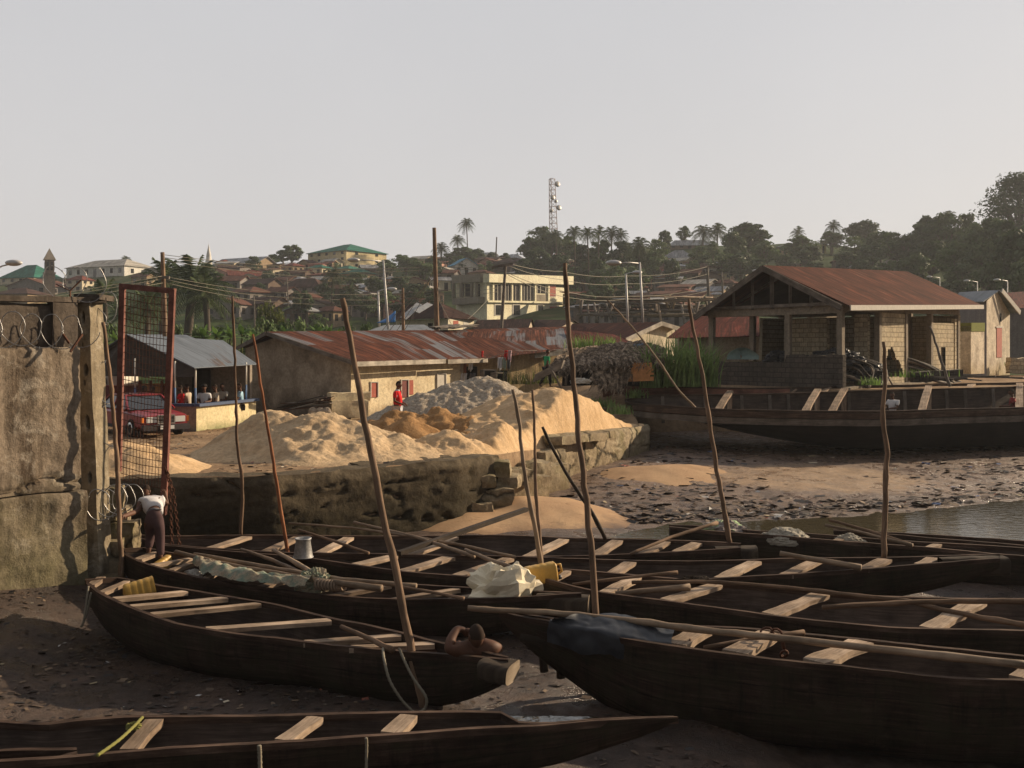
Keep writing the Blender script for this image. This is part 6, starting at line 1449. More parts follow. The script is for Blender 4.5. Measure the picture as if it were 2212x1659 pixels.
# three-storey building
m['bcream'] = M_wall('building_cream', (.88, .78, .56), stain=(.45, .36, .22), stain_amt=.25, bump=.1, sc=.5); m['bgrey'] = M_wall('building_grey', (.30, .26, .20), stain=(.15, .12, .09), stain_amt=.5, bump=.1, sc=.5)
t = thing('building', 'cream three-storey building with dark window strips and red shutters', 'building', P(1050, 700, 165))
c0 = P(1052, 700, 165); c1 = P(1221, 700, 188); c2 = P(985, 700, 176); pF = Plane(c0, c1); pL = Plane(c0, c2)
zt = 14.2; prism([(c0.x, c0.y), (c1.x, c1.y), (c1.x-9, c1.y+9), (c2.x, c2.y+6), (c2.x, c2.y)], 4, [zt]*5, m['bcream'], 'wall', t)
def brect(pl, *a, off=.08, depth=.2, mt='dark', nm='window', par=t, dv=0): return rect(pl, *a, off, depth, mt, nm, par, dv=dv)
brect(pF, 1047, 592, 1230, 610, off=.9, depth=1.2, mt='bcream', nm='parapet', dv=5); brect(pF, 1049, 649, 1226, 653, off=.5, depth=.6, mt='bcream', nm='cornice', dv=3)
brect(pL, 1047, 592, 986, 609, off=.9, depth=1.2, mt='bgrey', nm='parapet', dv=3); brect(pL, 1047, 641, 990, 655, off=1.2, depth=1.3, mt='bgrey', nm='balcony', dv=4)
for u in (1040, 1030, 1008, 990): brect(pL, u, 611, u-3, 643, off=1.0, depth=.4, mt='bgrey', nm='pillar')
for a in ((1037, 613, 1027, 640), (1020, 613, 1006, 641), (1003, 613, 994, 641)): brect(pL, *a, off=.1)
for x0, x1 in ((1066, 1081), (1083, 1087), (1091, 1101.5), (1105, 1120), (1124, 1150.5)):
    w = brect(pF, x0, 614, x1, 649, mt='dark', dv=1); n_ = max(1, round((x1-x0)/6))
    for k in range(n_+1): x = x0+(x1-x0)*k/n_; rect(pF, x-.35, 614, x+.35, 649, .16, .1, 'whiteboard', 'mullion', w, dv=.5)
for u in (1061, 1102, 1121, 1152, 1181): brect(pF, u, 610, u+3, 650, off=.35, depth=.4, mt='bcream', nm='pillar', dv=.5)
w = brect(pF, 1159, 614, 1177, 633, mt='dark', dv=1)
for x in (1159, 1166, 1177): rect(pF, x-.4, 614, x+.4, 633, .16, .1, 'whiteboard', 'mullion', w)
brect(pF, 1155, 636, 1180, 650, off=.1, depth=.1, mt='bgrey', nm='stained_panel')
for a in ((1184, 617, 1199, 640), (1187, 662, 1202, 685)):
    w = brect(pF, a[0]-1.2, a[1]-1.5, a[2]+1.2, a[3]+1.5, mt='whiteboard', nm='window'); rect(pF, a[0], a[1], a[2], a[3], .14, .1, 'shutter', 'shutter', w)
    for k in range(5): v_ = a[1]+2+k*(a[3]-a[1]-2)/4.6; rect(pF, a[0], v_, a[2], v_+.8, .2, .1, 'bedred', 'slat', w)
for x0, x1 in ((1069, 1081), (1108, 1122), (1161, 1172)): w = brect(pF, x0-1.5, 657, x1+1, 682, mt='whiteboard'); rect(pF, x0+1, 659, x1, 680, .14, .1, 'glass', 'pane', w)

# ------------------------------------------------------------ unfinished pavilion
m['block'+'wall'] = M_wall('block_wall', (.56, .47, .33), stain=(.20, .15, .09), stain_amt=.4, bump=.5, block=(.45, .225, .018))
m['blockdark'] = M_wall('dark_block_wall', (.12, .10, .085), stain=(.05, .04, .035), stain_amt=.6, bump=.6, block=(.45, .225, .02))
m['conc'] = M_wall('bare_concrete', (.30, .25, .19), stain=(.14, .11, .08), stain_amt=.45, bump=.3)
pv = thing('pavilion', 'unfinished block pavilion on columns with a big rust-red roof', 'building', (13.93, 42, 1.2))
C0 = V((13.93, 42, 0)); af = V((-4.3, 5.7, 0)).normalized(); bs_ = V((9.8, 10.9, 0)).normalized(); LA = 7.15; LB_ = 15.2; ZB = 1.22
W3 = lambda a, b, z: C0+af*a+bs_*b+V((0, 0, z))
zt_ = lambda b: 4.62+.25*b/15
def col(a, b, z1=None, w=.27, mt='conc', z0=ZB-.15, nm='column'):
    mb = MB(); mb.rbox(W3(a, b, z0), af*w, bs_*w, V((0, 0, (z1 or zt_(b))-z0)), (2, 2, 14), .012); return obj(nm, mb, m[mt], pv)
for b in (0, 4.0, 7.2, 10.6, 14.6): col(0, b); col(LA, b)
for a in (2.7,): col(a, 0)
for a in (2.7,): col(a, 7.2); col(a, 14.6)
for b, x in ((0, 0), (7.2, 0)):
    mb = MB(); mb.beam(W3(-.05, b+.14, 4.62+.02*b), W3(LA+.3, b+.14, 4.60+.02*b), .27, .34, seg=4); obj('ring_beam', mb, m['conc'], pv)
for a in (0.13, LA+.13):
    mb = MB(); mb.beam(W3(a, .29, 4.66), W3(a, 14.8, 4.86), .25, .26, seg=4); obj('ring_beam', mb, m['conc'], pv)
def bwall(a0, b0, a1, b1, z0, z1, mt='blockwall', th=.18, jag=0, nm='block_wall', res=.11, holes_=()):
    p = W3(a0, b0, 0); q = W3(a1, b1, 0); L = (q-p).length; d = (q-p).normalized(); n_ = V((d.y, -d.x, 0)); mb = MB(); nx = max(2, int(L/res))
    tp = lambda s: (z1(s) if callable(z1) else z1)-(jag*(.5+.5*nz(round(s*2.2)*1.3, 4))+.06*nz(s*6, 9) if jag else 0)
    for off, fl in ((n_*th/2, False), (-n_*th/2, True)):
        if not holes_: mb.grid(lambda x, y: p+d*(L*x)+off+V((0, 0, z0+(tp(L*x)-z0)*y)), nx, 12, False, lambda x, y: (L*x, (tp(L*x)-z0)*y), flip=fl)
        else:
            nzv = 34; 
            for i in range(nx):
                for j in range(nzv):
                    s = L*(i+.5)/nx; zz = z0+(tp(s)-z0)*(j+.5)/nzv
                    if any(f_(s, zz) for f_ in holes_): continue
                    P4 = [(i, j), (i+1, j), (i+1, j+1), (i, j+1)]; pts = []
                    for k, l in P4: s2_ = L*k/nx; pts.append((s2_, z0+(tp(s2_)-z0)*l/nzv))
                    pts = pts if not fl else list(reversed(pts)); mb.quad(*[p+d*s_+off+V((0, 0, z_)) for s_, z_ in pts], [(s_, z_-z0) for s_, z_ in pts])
    mb.grid(lambda x, y: p+d*(L*x)+n_*th*(.5-y)+V((0, 0, tp(L*x))), nx, 1, False)
    mb.quad(p+n_*th/2+V((0, 0, z0)), p-n_*th/2+V((0, 0, z0)), p-n_*th/2+V((0, 0, tp(0))), p+n_*th/2+V((0, 0, tp(0)))); mb.quad(q-n_*th/2+V((0, 0, z0)), q+n_*th/2+V((0, 0, z0)), q+n_*th/2+V((0, 0, tp(L))), q-n_*th/2+V((0, 0, tp(L))))
    return obj(nm, mb, m[mt], pv)
bwall(-.1, .02, LA+.4, .02, ZB-.25, lambda s: 2.78 if s < 2.9 else 2.42, 'blockdark', .24, jag=.22, nm='low_wall')
bwall(.14, 4.27, .14, 7.2, ZB, 4.6, holes_=[lambda s, z: z < 3.0-abs(s-1.2)*.75+.25*nz(s*3, z*3) and z > 1.62+.12*nz(s*5, 1) and .35 < s < 2.75 and not (s > 1.6 and z > 2.75)])
bwall(.14, 10.87, .14, 14.0, ZB, 4.25, holes_=[lambda s, z: 1.25 < s < 1.85 and 1.5 < z < 3.0])
bwall(.14, 14.2, .14, 14.6, ZB, 4.5); bwall(.1, 7.2, LA, 7.2, ZB, 4.5); bwall(LA, 0.3, LA, 14.6, ZB, lambda s: 4.5 if s > 4.5 else 2.3); bwall(0, 14.8, LA, 14.8, ZB, 4.7)
bwall(2.7, 4.0, 5.0, 4.0, ZB, 4.4); bwall(.5, 3.9, 1.2, 3.9, ZB, 4.5)
mb = MB(); mb.rbox(W3(-.45, -.1, .7), bs_*9.0, af*.9, V((0, 0, .62)), (20, 4, 4), .07); mb.rbox(W3(-.25, 9.2, .7), bs_*6.2, af*.7, V((0, 0, .55)), (12, 4, 3), .05); obj('plinth', mb, m['conc'], pv)
mb = MB(); mb.quad(W3(0, 0, ZB-.02), W3(0, 15, ZB-.02), W3(LA, 15, ZB-.02), W3(LA, 0, ZB-.02)); obj('floor', mb, m['conc'], pv)
R0 = W3(LA/2+.15, -.75, 6.66); R1 = P(1959, 586, 56.4); EV0 = W3(-.7, -.75, 4.72); EV1 = P(2122, 659, 54.0); G0 = P(1499, 681, 47.6); G1 = G0+(EV1-EV0)
m['roof_pav'] = M_roof('pavilion_rusty_roof', .93, r1=(.10, .030, .016), r2=(.052, .018, .012), zinc=(.19, .11, .085))
rf = slab((R0, R1, EV1, EV0), .04, m['roof_pav'], 'roof', pv); slab((R1, R0, G0, G1), .04, m['roof_pav'], 'roof', pv)
for a, b, w_, mt in ((EV0+V((.03, -.05, -.10)), EV1+V((.03, -.05, -.10)), .22, 'whiteboard'), (R0+V((-.02, -.06, -.14)), EV0+V((-.3, .1, -.10)), .26, 'timber'), (R0+V((-.02, -.06, -.14)), G0+V((0, 0, -.14)), .26, 'timber')):
    mb = MB(); mb.beam(a, b, .05, w_, seg=8, jit=0); obj('fascia', mb, m[mt], rf)
for k, a in enumerate((1.5, 2.6, 3.6, 4.7, 5.8)):
    h_ = 4.75+(1-abs(a-3.7)/4.3)*1.75; mb = MB(); mb.beam(W3(a, -.1, 4.72), W3(a, -.1, h_), .11 if k != 2 else .16, .12, up=(0, 1, 0)); obj('truss_post', mb, m['timber'], rf)
mb = MB(); mb.beam(W3(-.3, -.12, 4.86), W3(LA+.6, -.12, 4.84), .1, .14); obj('truss_tie', mb, m['timber'], rf)
for b in (1.5, 3.5):
    for s_ in (0, 1): mb = MB(); mb.beam(W3(LA/2, b, 6.5), W3(-.4 if s_ else LA+.4, b, 4.75), .08, .12); obj('rafter', mb, m['timber'], rf)
mb = MB(); mb.quad(W3(.2, 2.0, 4.9), W3(LA, 2.0, 4.9), W3(LA/2+.3, 2.0, 6.4), W3(LA/2-.3, 2.0, 6.4)); obj('inner_gable', mb, m['darkboard'], rf)
# tent, bundles, pipes in the pavilion
m['tent'] = M_plain('pale_teal_cloth', (.30, .42, .40), .8, .2, var=.12)
ct_ = P(1603, 774, 45.6); mb = MB()
mb.grid(lambda a, b: ct_+V((math.cos(a*math.pi)*.72*math.cos(b*math.pi/2)+.1*nz(a*5, b), (b-.3)*.4, math.sin(a*math.pi)*.55*(1-.3*b*b)-.05)), 24, 8)
solo('tent', mb, m['tent'], 'small pale teal dome tent behind the dark block wall', 'tent')
crumple('black_bundle', W3(1.0, 1.6, 2.4), (1.1, .9, .55), m['black_sheet'], 'big black plastic bundle behind the jagged block wall', 'bundle', .3, 3); crumple('black_bundle', W3(4.2, 1.9, 2.35), (.8, .8, .5), m['black_sheet'], 'smaller black plastic bundle left of the big one in the pavilion', 'bundle', .3, 3)
crumple('net_heap', W3(.6, 3.0, 1.7), (1.0, 1.5, .75), m['black_sheet'], 'heap of black nets filling the pavilion side opening', 'net', .3, 3)
r_ = random.Random(8)
for i in range(24):
    st_b = r_.uniform(.6, 3.4) if i < 13 else r_.uniform(7.3, 8.6); z0 = r_.uniform(1.6, 2.6) if i < 13 else r_.uniform(1.75, 2.5)
    if i < 13: pts = [W3(.9, st_b, z0), W3(.0, st_b+.3, z0-.05+r_.uniform(-.1, .1)), W3(-.5, st_b+r_.uniform(.3, 1.2), z0-.5), W3(-.75, st_b+r_.uniform(-.4, 1.4), 1.28)]; rr = r_.uniform(.035, .06); mt = r_.choice(('timber', 'darkboard', 'polepale', 'timber'))
    else: pts = [W3(.8, st_b-.6, z0), W3(.1, st_b, z0), W3(-.4, st_b+1.2, z0-.3), W3(-.8, st_b+2.2+r_.uniform(0, .6), z0-.8 if z0 > 2.1 else 1.3), W3(-1.0, st_b+2.9+r_.uniform(0, .9), 1.2)]; rr = r_.uniform(.05, .08); mt = r_.choice(('darkboard', 'timber', 'darkboard'))
    out = []
    for j in range(len(pts)-1):
        for k in range(8):
            s = k/8; p0 = pts[max(j-1, 0)]; p1 = pts[j]; p2 = pts[j+1]; p3 = pts[min(j+2, len(pts)-1)]
            out.append(.5*((2*p1)+(p2-p0)*s+(2*p0-5*p1+4*p2-p3)*s*s+(3*p1-p0-3*p2+p3)*s**3))
    mb = MB(); mb.tube(out+[pts[-1]], rr, 8)
    solo('bent_branch' if i < 13 else 'black_pipe', mb, m[mt], '', 'branch' if i < 13 else 'pipe', 'branches spilling from the pavilion' if i < 13 else 'pipes spilling from the pavilion')
def ctr(o): v = o.data.vertices; p = v[len(v)-9].co; return p.x/p.y
for nm_, fm_ in (('bent_branch', '%s bent grey branch from the left in the pavilion side opening'), ('black_pipe', '%s long dark pipe from the left curving out of the right side bay')):
    for i, o in enumerate(sorted([o for o in scn.objects if o.name.startswith(nm_)], key=ctr)): o['label'] = fm_ % 'first second third fourth fifth sixth seventh eighth ninth tenth eleventh twelfth thirteenth'.split()[i]
# whitewashed gabled building behind, right
m['whitewash'] = M_wall('stained_whitewash', (.70, .60, .46), stain=(.17, .12, .09), stain_amt=.7, drip_w=.9, bump=.3, low=(1.0, 2.2, (.42, .32, .17))); m['purplewall'] = M_wall('dull_grey_wall', (.22, .19, .18), stain=(.12, .10, .10), stain_amt=.4, bump=.2)
t = thing('house', 'tall stained whitewashed gable house right behind the pavilion', 'house', P(2150, 800, 60))
g0 = P(2131, 803, 60); g1 = P(2181, 801, 64); gA = P(2154, 630, 61.8); pg = Plane(g0, g1)
zL = P(2131, 650, 60).z; zR = P(2178, 676, 64).z
mb = MB(); mb.add([V((g0.x, g0.y, .9)), V((g1.x, g1.y, .9)), V((g1.x, g1.y, zR)), gA, V((g0.x, g0.y, zL))], [(0, 1, 2, 3, 4)]); obj('gable_wall', mb, m['whitewash'], t)
bk = V((.75, 6.2, 0)); mb = MB(); mb.quad(V((g0.x, g0.y, .9))+bk, V((g0.x, g0.y, .9)), V((g0.x, g0.y, zL)), V((g0.x, g0.y, zL))+bk); obj('side_wall', mb, m['purplewall'], t)
el = P(2124, 651, 59.6); slab((gA+V((.1, -.1, .1)), P(2072, 631, 69), P(2056, 652, 67.5), el), .04, m['roof_zinc'], 'roof', t)
er = P(2194, 674, 63.5); slab((gA+V((.0, -.3, .1)), er+V((0, -.3, 0)), er+bk, gA+bk+V((0, 0, .1))), .05, m['roof_zinc'], 'roof', t)
mb = MB(); mb.beam(gA+V((.1, -.4, .05)), er+V((.1, -.35, -.05)), .06, .3); obj('fascia', mb, m['whiteboard'], t)
w = rect(pg, 2152, 708, 2163, 772, .03, .08, 'shutter', 'window', t); rect(pg, 2150, 705, 2165, 708, .06, .1, 'whiteboard', 'sill', w); rect(pg, 2159, 677, 2162, 695, .03, .06, 'dark', 'slit', t)
t2 = thing('block_pillar', 'mossy-topped square whitewashed block pillar between pavilion and gable house', 'pillar', P(2110, 805, 57)); pp = Plane(P(2096, 808, 57), P(2127, 806, 59))
rect(pp, 2097, 704, 2126, 808, 0, .7, 'whitewash', 'shaft', t2, dv=-1); rect(pp, 2097, 697, 2126, 716, .03, .75, M_plain('green_moss', (.16, .17, .04), .95, .1), 'moss_cap', t2)
t2 = thing('house', 'grey house with red roof cut by the right edge of the photo', 'house', P(2210, 800, 75))
slab((P(2172, 632, 84), P(2290, 625, 90), P(2300, 676, 78), P(2176, 672, 72)), .04, m['roof_red'], 'roof', t2); mb = MB(); mb.rbox(P(2182, 780, 73), V((4.5, .6, 0)), V((0, .4, 0)), V((0, 0, 3.9)), (4, 2, 4), .02); obj('wall', mb, m['purplewall'], t2)
t3 = thing('stone_wall', 'low ochre stone wall right of the tall whitewashed gable', 'wall', P(2180, 790, 62)); mb = MB(); mb.rbox(P(2182, 806, 60.5), V((4, .8, 0)), V((0, .6, 0)), V((0, 0, .9)), (14, 4, 6), .12); obj('wall', mb, m['blockwall'], t3)
mb = MB()
for k in range(7): mb.beam(P(1985+k*24, 812+r_.uniform(-4, 3), 41.3+r_.uniform(0, .8)), P(2060+k*30, 818+r_.uniform(-10, 5), 40.6), .09, .05)
solo('plank_heap', mb, m['timber'], 'long planks lying on the bank behind the black boat at the right', 'planks')
mb = MB(); mb.rbox(P(1975, 826, 41.6), P(2080, 820, 42.0)-P(1975, 826, 41.6), V((0, .5, 0)), V((0, 0, .42)), (8, 3, 3), .03); solo('trough', mb, m['blockdark'], 'dark concrete trough on the bank behind the black boat', 'trough')
# ------------------------------------------------------------ vegetation
m['leafA'] = M_leaf('dark_foliage', (.028, .052, .018), (.085, .125, .045)); m['leafB'] = M_leaf('mid_foliage', (.040, .075, .020), (.11, .165, .045)); m['leafP'] = M_leaf('palm_foliage', (.026, .044, .016), (.075, .098, .034), .2)
m['leafN'] = M_leaf('banana_foliage', (.05, .10, .018), (.11, .19, .04), .35, .8); m['grassM'] = M_leaf('grass_blades', (.09, .16, .035), (.24, .33, .11), .4, 2.5); m['bark'] = M_noise('bark', [(.3, (.05, .04, .03)), (.7, (.13, .105, .08))], 4, (1, 1, .3), bump=.5)
m['leafY'] = M_leaf('yellow_green_foliage', (.07, .085, .02), (.15, .17, .05), .35)
def crownmesh(seed, nb, nl, flat=.75, leaf=.055, openness=.0):
    """unit crown: radius 1 horizontally, z 0..2*flat"""
    r_ = random.Random(seed); vs_ = []; fs = []; cl = []
    for i in range(nb):
        a = r_.uniform(0, 6.283); rr = r_.random()**.5*.72; z = r_.random(); k = 1-abs(z-.45)*1.0
        cl.append((V((math.cos(a)*rr*k, math.sin(a)*rr*k, (.12+z*1.7)*flat)), r_.uniform(.20, .40)*(1-.25*z)))
    for c, s in cl:
        for i in range(nl):
            d = V((r_.gauss(0, 1), r_.gauss(0, 1), r_.gauss(0, 1))); d.normalize(); d *= s*(r_.random()**.35); d.z *= .75
            if d.z < -.1*s and r_.random() < .45: continue
            p = c+d; n_ = (d.normalized()*1.2+V((r_.uniform(-1, 1), r_.uniform(-1, 1), r_.uniform(-.2, 1)))).normalized()
            t1 = n_.cross(V((r_.uniform(-1, 1), r_.uniform(-1, 1), r_.uniform(-1, 1)))).normalized(); t2 = n_.cross(t1); l = leaf*r_.uniform(.6, 1.5); w = l*r_.uniform(.5, .9)
            b = len(vs_); vs_ += [p-t1*l, p+t2*w, p+t1*l, p-t2*w]; fs.append((b, b+1, b+2, b+3))
    return vs_, fs, cl
def tree_proto(name, seed, nb, nl, flat, leafm, leaf=.055, th=.9):
    t = link(bpy.data.objects.new(name, None)); ORG[t.name] = V((0, 0, 0)); r_ = random.Random(seed+50)
    vs_, fs, cl = crownmesh(seed, nb, nl, flat, leaf); up = V((0, 0, th))
    mb = MB(); mb.add([v+up for v in vs_], fs); obj('crown', mb, m[leafm], t)
    mb = MB(); mb.tube([V((0, 0, -.6)), V((.02, 0, .3)), V((-.02, .02, th)), V((0, 0, th+flat*.8))], [.085, .065, .05, .025], 7)
    for c, s in cl[::3]: mb.tube([V((0, 0, th*.75+.15*r_.random())), (c+up)*.6+V((0, 0, th*.3)), c+up], [.035, .022, .01], 5)
    obj('trunk', mb, m['bark'], t); return t
def frond(mb, o, a, el, L, n_=13, w=.42, droop=1.0, r_=None, split=True):
    d = V((math.cos(a), math.sin(a), 0)); s_ = V((-math.sin(a), math.cos(a), 0)); pts = []
    for i in range(n_+1):
        t = i/n_; x = L*(t*math.cos(el)+.0); z = L*(t*math.sin(el)-droop*.55*t*t*math.cos(el*.5)-droop*.12*t**3); pts.append(o+d*(x*(1-.12*t*t*droop))+V((0, 0, z)))
    for i in range(1, n_+1):
        t = i/n_; ll = w*L*(.35+.65*math.sin(math.pi*min(1, t*.85+.12)))*(1 if t < .95 else .6)
        ax = (pts[i]-pts[i-1]).normalized(); b = .022*L
        for sg in (-1, 1):
            tip = pts[i]+s_*(sg*ll*.75)+ax*(ll*.55)+V((0, 0, -ll*(.35+.3*r_.random())))
            mb.add([pts[i]-ax*b, pts[i]+ax*b, tip], [(0, 1, 2)])
        mb.add([pts[i-1]-s_*.012*L, pts[i-1]+s_*.012*L, pts[i]+s_*.008*L, pts[i]-s_*.008*L], [(0, 1, 2, 3)])
def palm_proto(seed, nf, droop, w=.34, thick=.05, H=3.0, name='palm_tree'):
    """unit: crown radius 1, trunk height H"""
    t = link(bpy.data.objects.new(name, None)); ORG[t.name] = V((0, 0, 0)); r_ = random.Random(seed); mb = MB(); o = V((.12, 0, H))
    for i in range(nf):
        a = i*2.39996+r_.uniform(-.2, .2); el = R(78-118*(i/nf)**.9); frond(mb, o, a, el, r_.uniform(.85, 1.1), 15, w, droop*(1 if el > 0 else .7), r_)
    obj('crown', mb, m['leafP'], t)
    mb = MB(); mb.tube([V((0, 0, -.8)), V((.0, 0, H*.35)), V((.05, 0, H*.7)), o], [thick*1.3, thick, thick*.9, thick*1.1], 8); obj('trunk', mb, m['bark'], t); return t
def banana_proto(seed):
    t = link(bpy.data.objects.new('banana_plant', None)); ORG[t.name] = V((0, 0, 0)); r_ = random.Random(seed); mb = MB()
    for i in range(9):
        a = i*2.4+r_.uniform(-.3, .3); el = R(80-9*i+r_.uniform(-8, 8)); L = r_.uniform(.8, 1.15); d = V((math.cos(a), math.sin(a), 0)); s_ = V((-math.sin(a), math.cos(a), 0)); prev = None
        for k in range(9):
            tt = k/8; p = V((0, 0, .75))+d*(L*tt*math.cos(el)+.1*tt)+V((0, 0, L*(tt*math.sin(el)-.35*tt*tt))); w = .15*math.sin(math.pi*min(1, tt*.9+.06))+.01
            row = [p-s_*w+V((0, 0, -.3*w)), p, p+s_*w+V((0, 0, -.3*w))]
            if prev: mb.add(prev+row, [(0, 1, 4, 3), (1, 2, 5, 4)], None, True)
            prev = row
    obj('leaves', mb, m['leafN'], t); mb = MB(); mb.tube([V((0, 0, -.5)), V((.02, 0, .8))], [.08, .05], 8); obj('stem', mb, m['leafY'], t); return t
PB = [tree_proto('broadleaf_tree', 1, 38, 100, .75, 'leafA', .062), tree_proto('broadleaf_tree', 2, 32, 110, .62, 'leafA', .065), tree_proto('broadleaf_tree', 3, 44, 90, .95, 'leafB', .062), tree_proto('broadleaf_tree', 4, 26, 110, .7, 'leafA', .06), tree_proto('broadleaf_tree', 5, 36, 100, .85, 'leafB', .058)]
PG = tree_proto('broadleaf_tree', 21, 95, 120, .78, 'leafA', .024, .75)
PP = [palm_proto(1, 26, .9), palm_proto(2, 22, .7, .38), palm_proto(3, 30, 1.0, .30)]
PO = palm_proto(9, 30, .62, .30, .10, 1.6); PN = [banana_proto(1), banana_proto(2)]
BU = tree_proto('shrub', 31, 18, 110, .6, 'leafB', .05, .15); BY = tree_proto('small_tree', 32, 22, 50, .8, 'leafY', .06, .6)
used = set(); PLANTS = []
def plant(proto, loc, sx, sz, rz, lab, cat, grp):
    if proto.name in used: o = copytree(proto)
    else: o = proto; used.add(proto.name)
    o.location = loc; o.scale = (sx, sx, sz); o.rotation_euler = (0, 0, rz); o['label'] = lab; o['category'] = cat; o['group'] = grp; PLANTS.append(o); return o
ORDN = 'first second third fourth fifth sixth seventh eighth ninth tenth eleventh twelfth thirteenth fourteenth fifteenth sixteenth seventeenth eighteenth nineteenth twentieth'.split()
def ordn(i): return ORDN[i] if i < 20 else ('twenty-'+ORDN[i-20] if i < 29 else ('thirtieth' if i == 29 else 'thirty-'+ORDN[i-30]))
def relabel(items, fmt):
    for i, o in enumerate(sorted(items, key=lambda k: k.location.x/k.location.y)): o['label'] = fmt % ordn(i)
BR = {  # region: list of (u, vtop, vbase, w)
 'skyline row between spired church and tallest utility pole': [(612, 540, 578, 46), (630, 529, 580, 52), (590, 548, 582, 34), (796, 541, 575, 44), (738, 524, 556, 30), (866, 548, 580, 40)],
 'slope left of the tallest utility pole': [(836, 562, 612, 62), (878, 553, 606, 66), (912, 563, 628, 66), (862, 596, 655, 76), (906, 612, 672, 80), (934, 556, 616, 50), (828, 628, 684, 70), (880, 644, 700, 80), (790, 640, 694, 64), (930, 640, 700, 60), (770, 588, 640, 56), (700, 612, 668, 44), (745, 632, 690, 50)],
 'skyline row right of the tallest utility pole': [(972, 540, 570, 44), (1000, 533, 575, 60), (1030, 538, 578, 44), (1062, 545, 575, 30), (1090, 545, 575, 24)],
 'clump at the foot of the radio mast': [(1165, 490, 575, 66), (1143, 512, 582, 50), (1190, 505, 582, 52), (1160, 540, 612, 70), (1205, 552, 622, 62), (1135, 560, 620, 50)],
 'mass under the coconut palms': [(1226, 508, 580, 50), (1262, 528, 606, 62), (1300, 518, 606, 62), (1340, 524, 612, 62), (1386, 530, 622, 62), (1420, 517, 596, 50), (1437, 499, 566, 34), (1412, 545, 632, 54), (1280, 560, 640, 64), (1330, 570, 650, 60), (1370, 575, 655, 60), (1240, 575, 640, 54), (1450, 560, 630, 44), (1300, 610, 675, 60), (1268, 630, 690, 46), (1478, 488, 535, 34), (1230, 640, 690, 40)],
 'trees above the pavilion roof': [(1620, 484, 575, 104), (1584, 503, 590, 56), (1562, 545, 606, 60), (1652, 520, 596, 66), (1600, 548, 622, 90), (1728, 510, 576, 84), (1742, 530, 596, 74), (1796, 498, 552, 60), (1862, 479, 552, 74), (1848, 512, 578, 66), (1902, 500, 578, 74), (1880, 532, 606, 66), (1934, 502, 588, 74), (1828, 544, 596, 54), (1700, 550, 602, 50), (1640, 560, 625, 60), (1690, 575, 640, 50), (1760, 565, 610, 50), (1540, 520, 570, 36), (1510, 530, 590, 50)],
 'wooded hill at the right': [(1962, 512, 594, 76), (1988, 486, 586, 66), (2012, 466, 578, 74), (2046, 460, 582, 84), (2082, 463, 578, 66), (2104, 482, 606, 86), (2134, 474, 626, 96), (2168, 482, 646, 96), (2122, 522, 650, 86), (2062, 522, 640, 86), (2012, 522, 630, 86), (1972, 552, 640, 76), (1922, 562, 632, 66), (2200, 500, 690, 110), (2150, 562, 690, 96), (2082, 572, 670, 86), (2214, 562, 710, 96), (1900, 588, 650, 60), (1952, 590, 650, 76), (2004, 600, 662, 76), (2048, 606, 672, 70), (2100, 615, 690, 70), (2236, 470, 640, 110), (2180, 600, 700, 70), (1860, 560, 620, 54)]}
for reg, lst in BR.items():
    its = []
    for i, (u, vt, vb, w) in enumerate(lst):
        r_ = random.Random(int(u*7+vt)); b = hit(u, vb); k = b.y/F_; h_ = (vb-vt)*k; sx = w*k/2*1.3; pr_ = PB[r_.randrange(5)]
        prh = {1: 2.3, 2: 2.0, 3: 2.7, 4: 2.2, 5: 2.5}[PB.index(pr_)+1]
        its.append(plant(pr_, b-V((0, 0, .3)), sx, h_/prh, r_.uniform(0, 6.28), '', 'tree', 'broadleaf trees on the hill'))
    relabel(its, '%s leafy tree from left in the '+reg)
for reg, box in (('among the houses left of the hostel', (430, 640, 590, 712)), ('on the slope below the hostel', (640, 930, 590, 712)), ('around the three-storey building', (930, 1250, 570, 660)), ('among the shanty roofs', (1240, 1600, 570, 712))):
    its = []; r_ = random.Random(int(box[0]))
    for i in range(18):
        u = r_.uniform(box[0], box[1]); vb = r_.uniform(box[2], box[3]); b = hit(u, vb); k = b.y/F_; w = r_.uniform(16, 44)*(vb/600)**2; sx = w*k/2*1.2
        its.append(plant(BU if r_.random() < .6 else PB[r_.randrange(5)], b-V((0, 0, .3)), sx, sx*r_.uniform(.8, 1.1)*(1 if True else 1), r_.uniform(0, 6.28), '', 'shrub', 'shrubs among the hill houses'))
    relabel(its, '%s bush from the left '+reg)
b = hit(2168, 575); k = b.y/F_; plant(PG, b+V((2, -4, 0)), 112*k, 190*k/2.25, 1.0, 'giant spreading tree towering over the wooded hill at the right edge', 'tree', 'broadleaf trees on the hill')
PR = {'skyline between hostel and radio mast': [(1010, 461, 572, 36), (991, 497, 572, 34), (953, 513, 575, 42)], 'row of coconut palms right of the radio mast': [(1203, 489, 596, 38), (1243, 480, 645, 46), (1272, 483, 648, 42), (1293, 486, 632, 38), (1320, 480, 604, 50), (1343, 491, 604, 34), (1381, 501, 628, 62), (1354, 518, 604, 40), (1178, 488, 580, 30)],
      'palms above the pavilion roof': [(1515, 475, 560, 54), (1549, 472, 560, 52), (1723, 487, 545, 32), (1799, 470, 545, 38), (2052, 447, 560, 42)], 'slope above the long low house': [(715, 568, 690, 56), (756, 606, 690, 54), (274, 543, 580, 30)]}
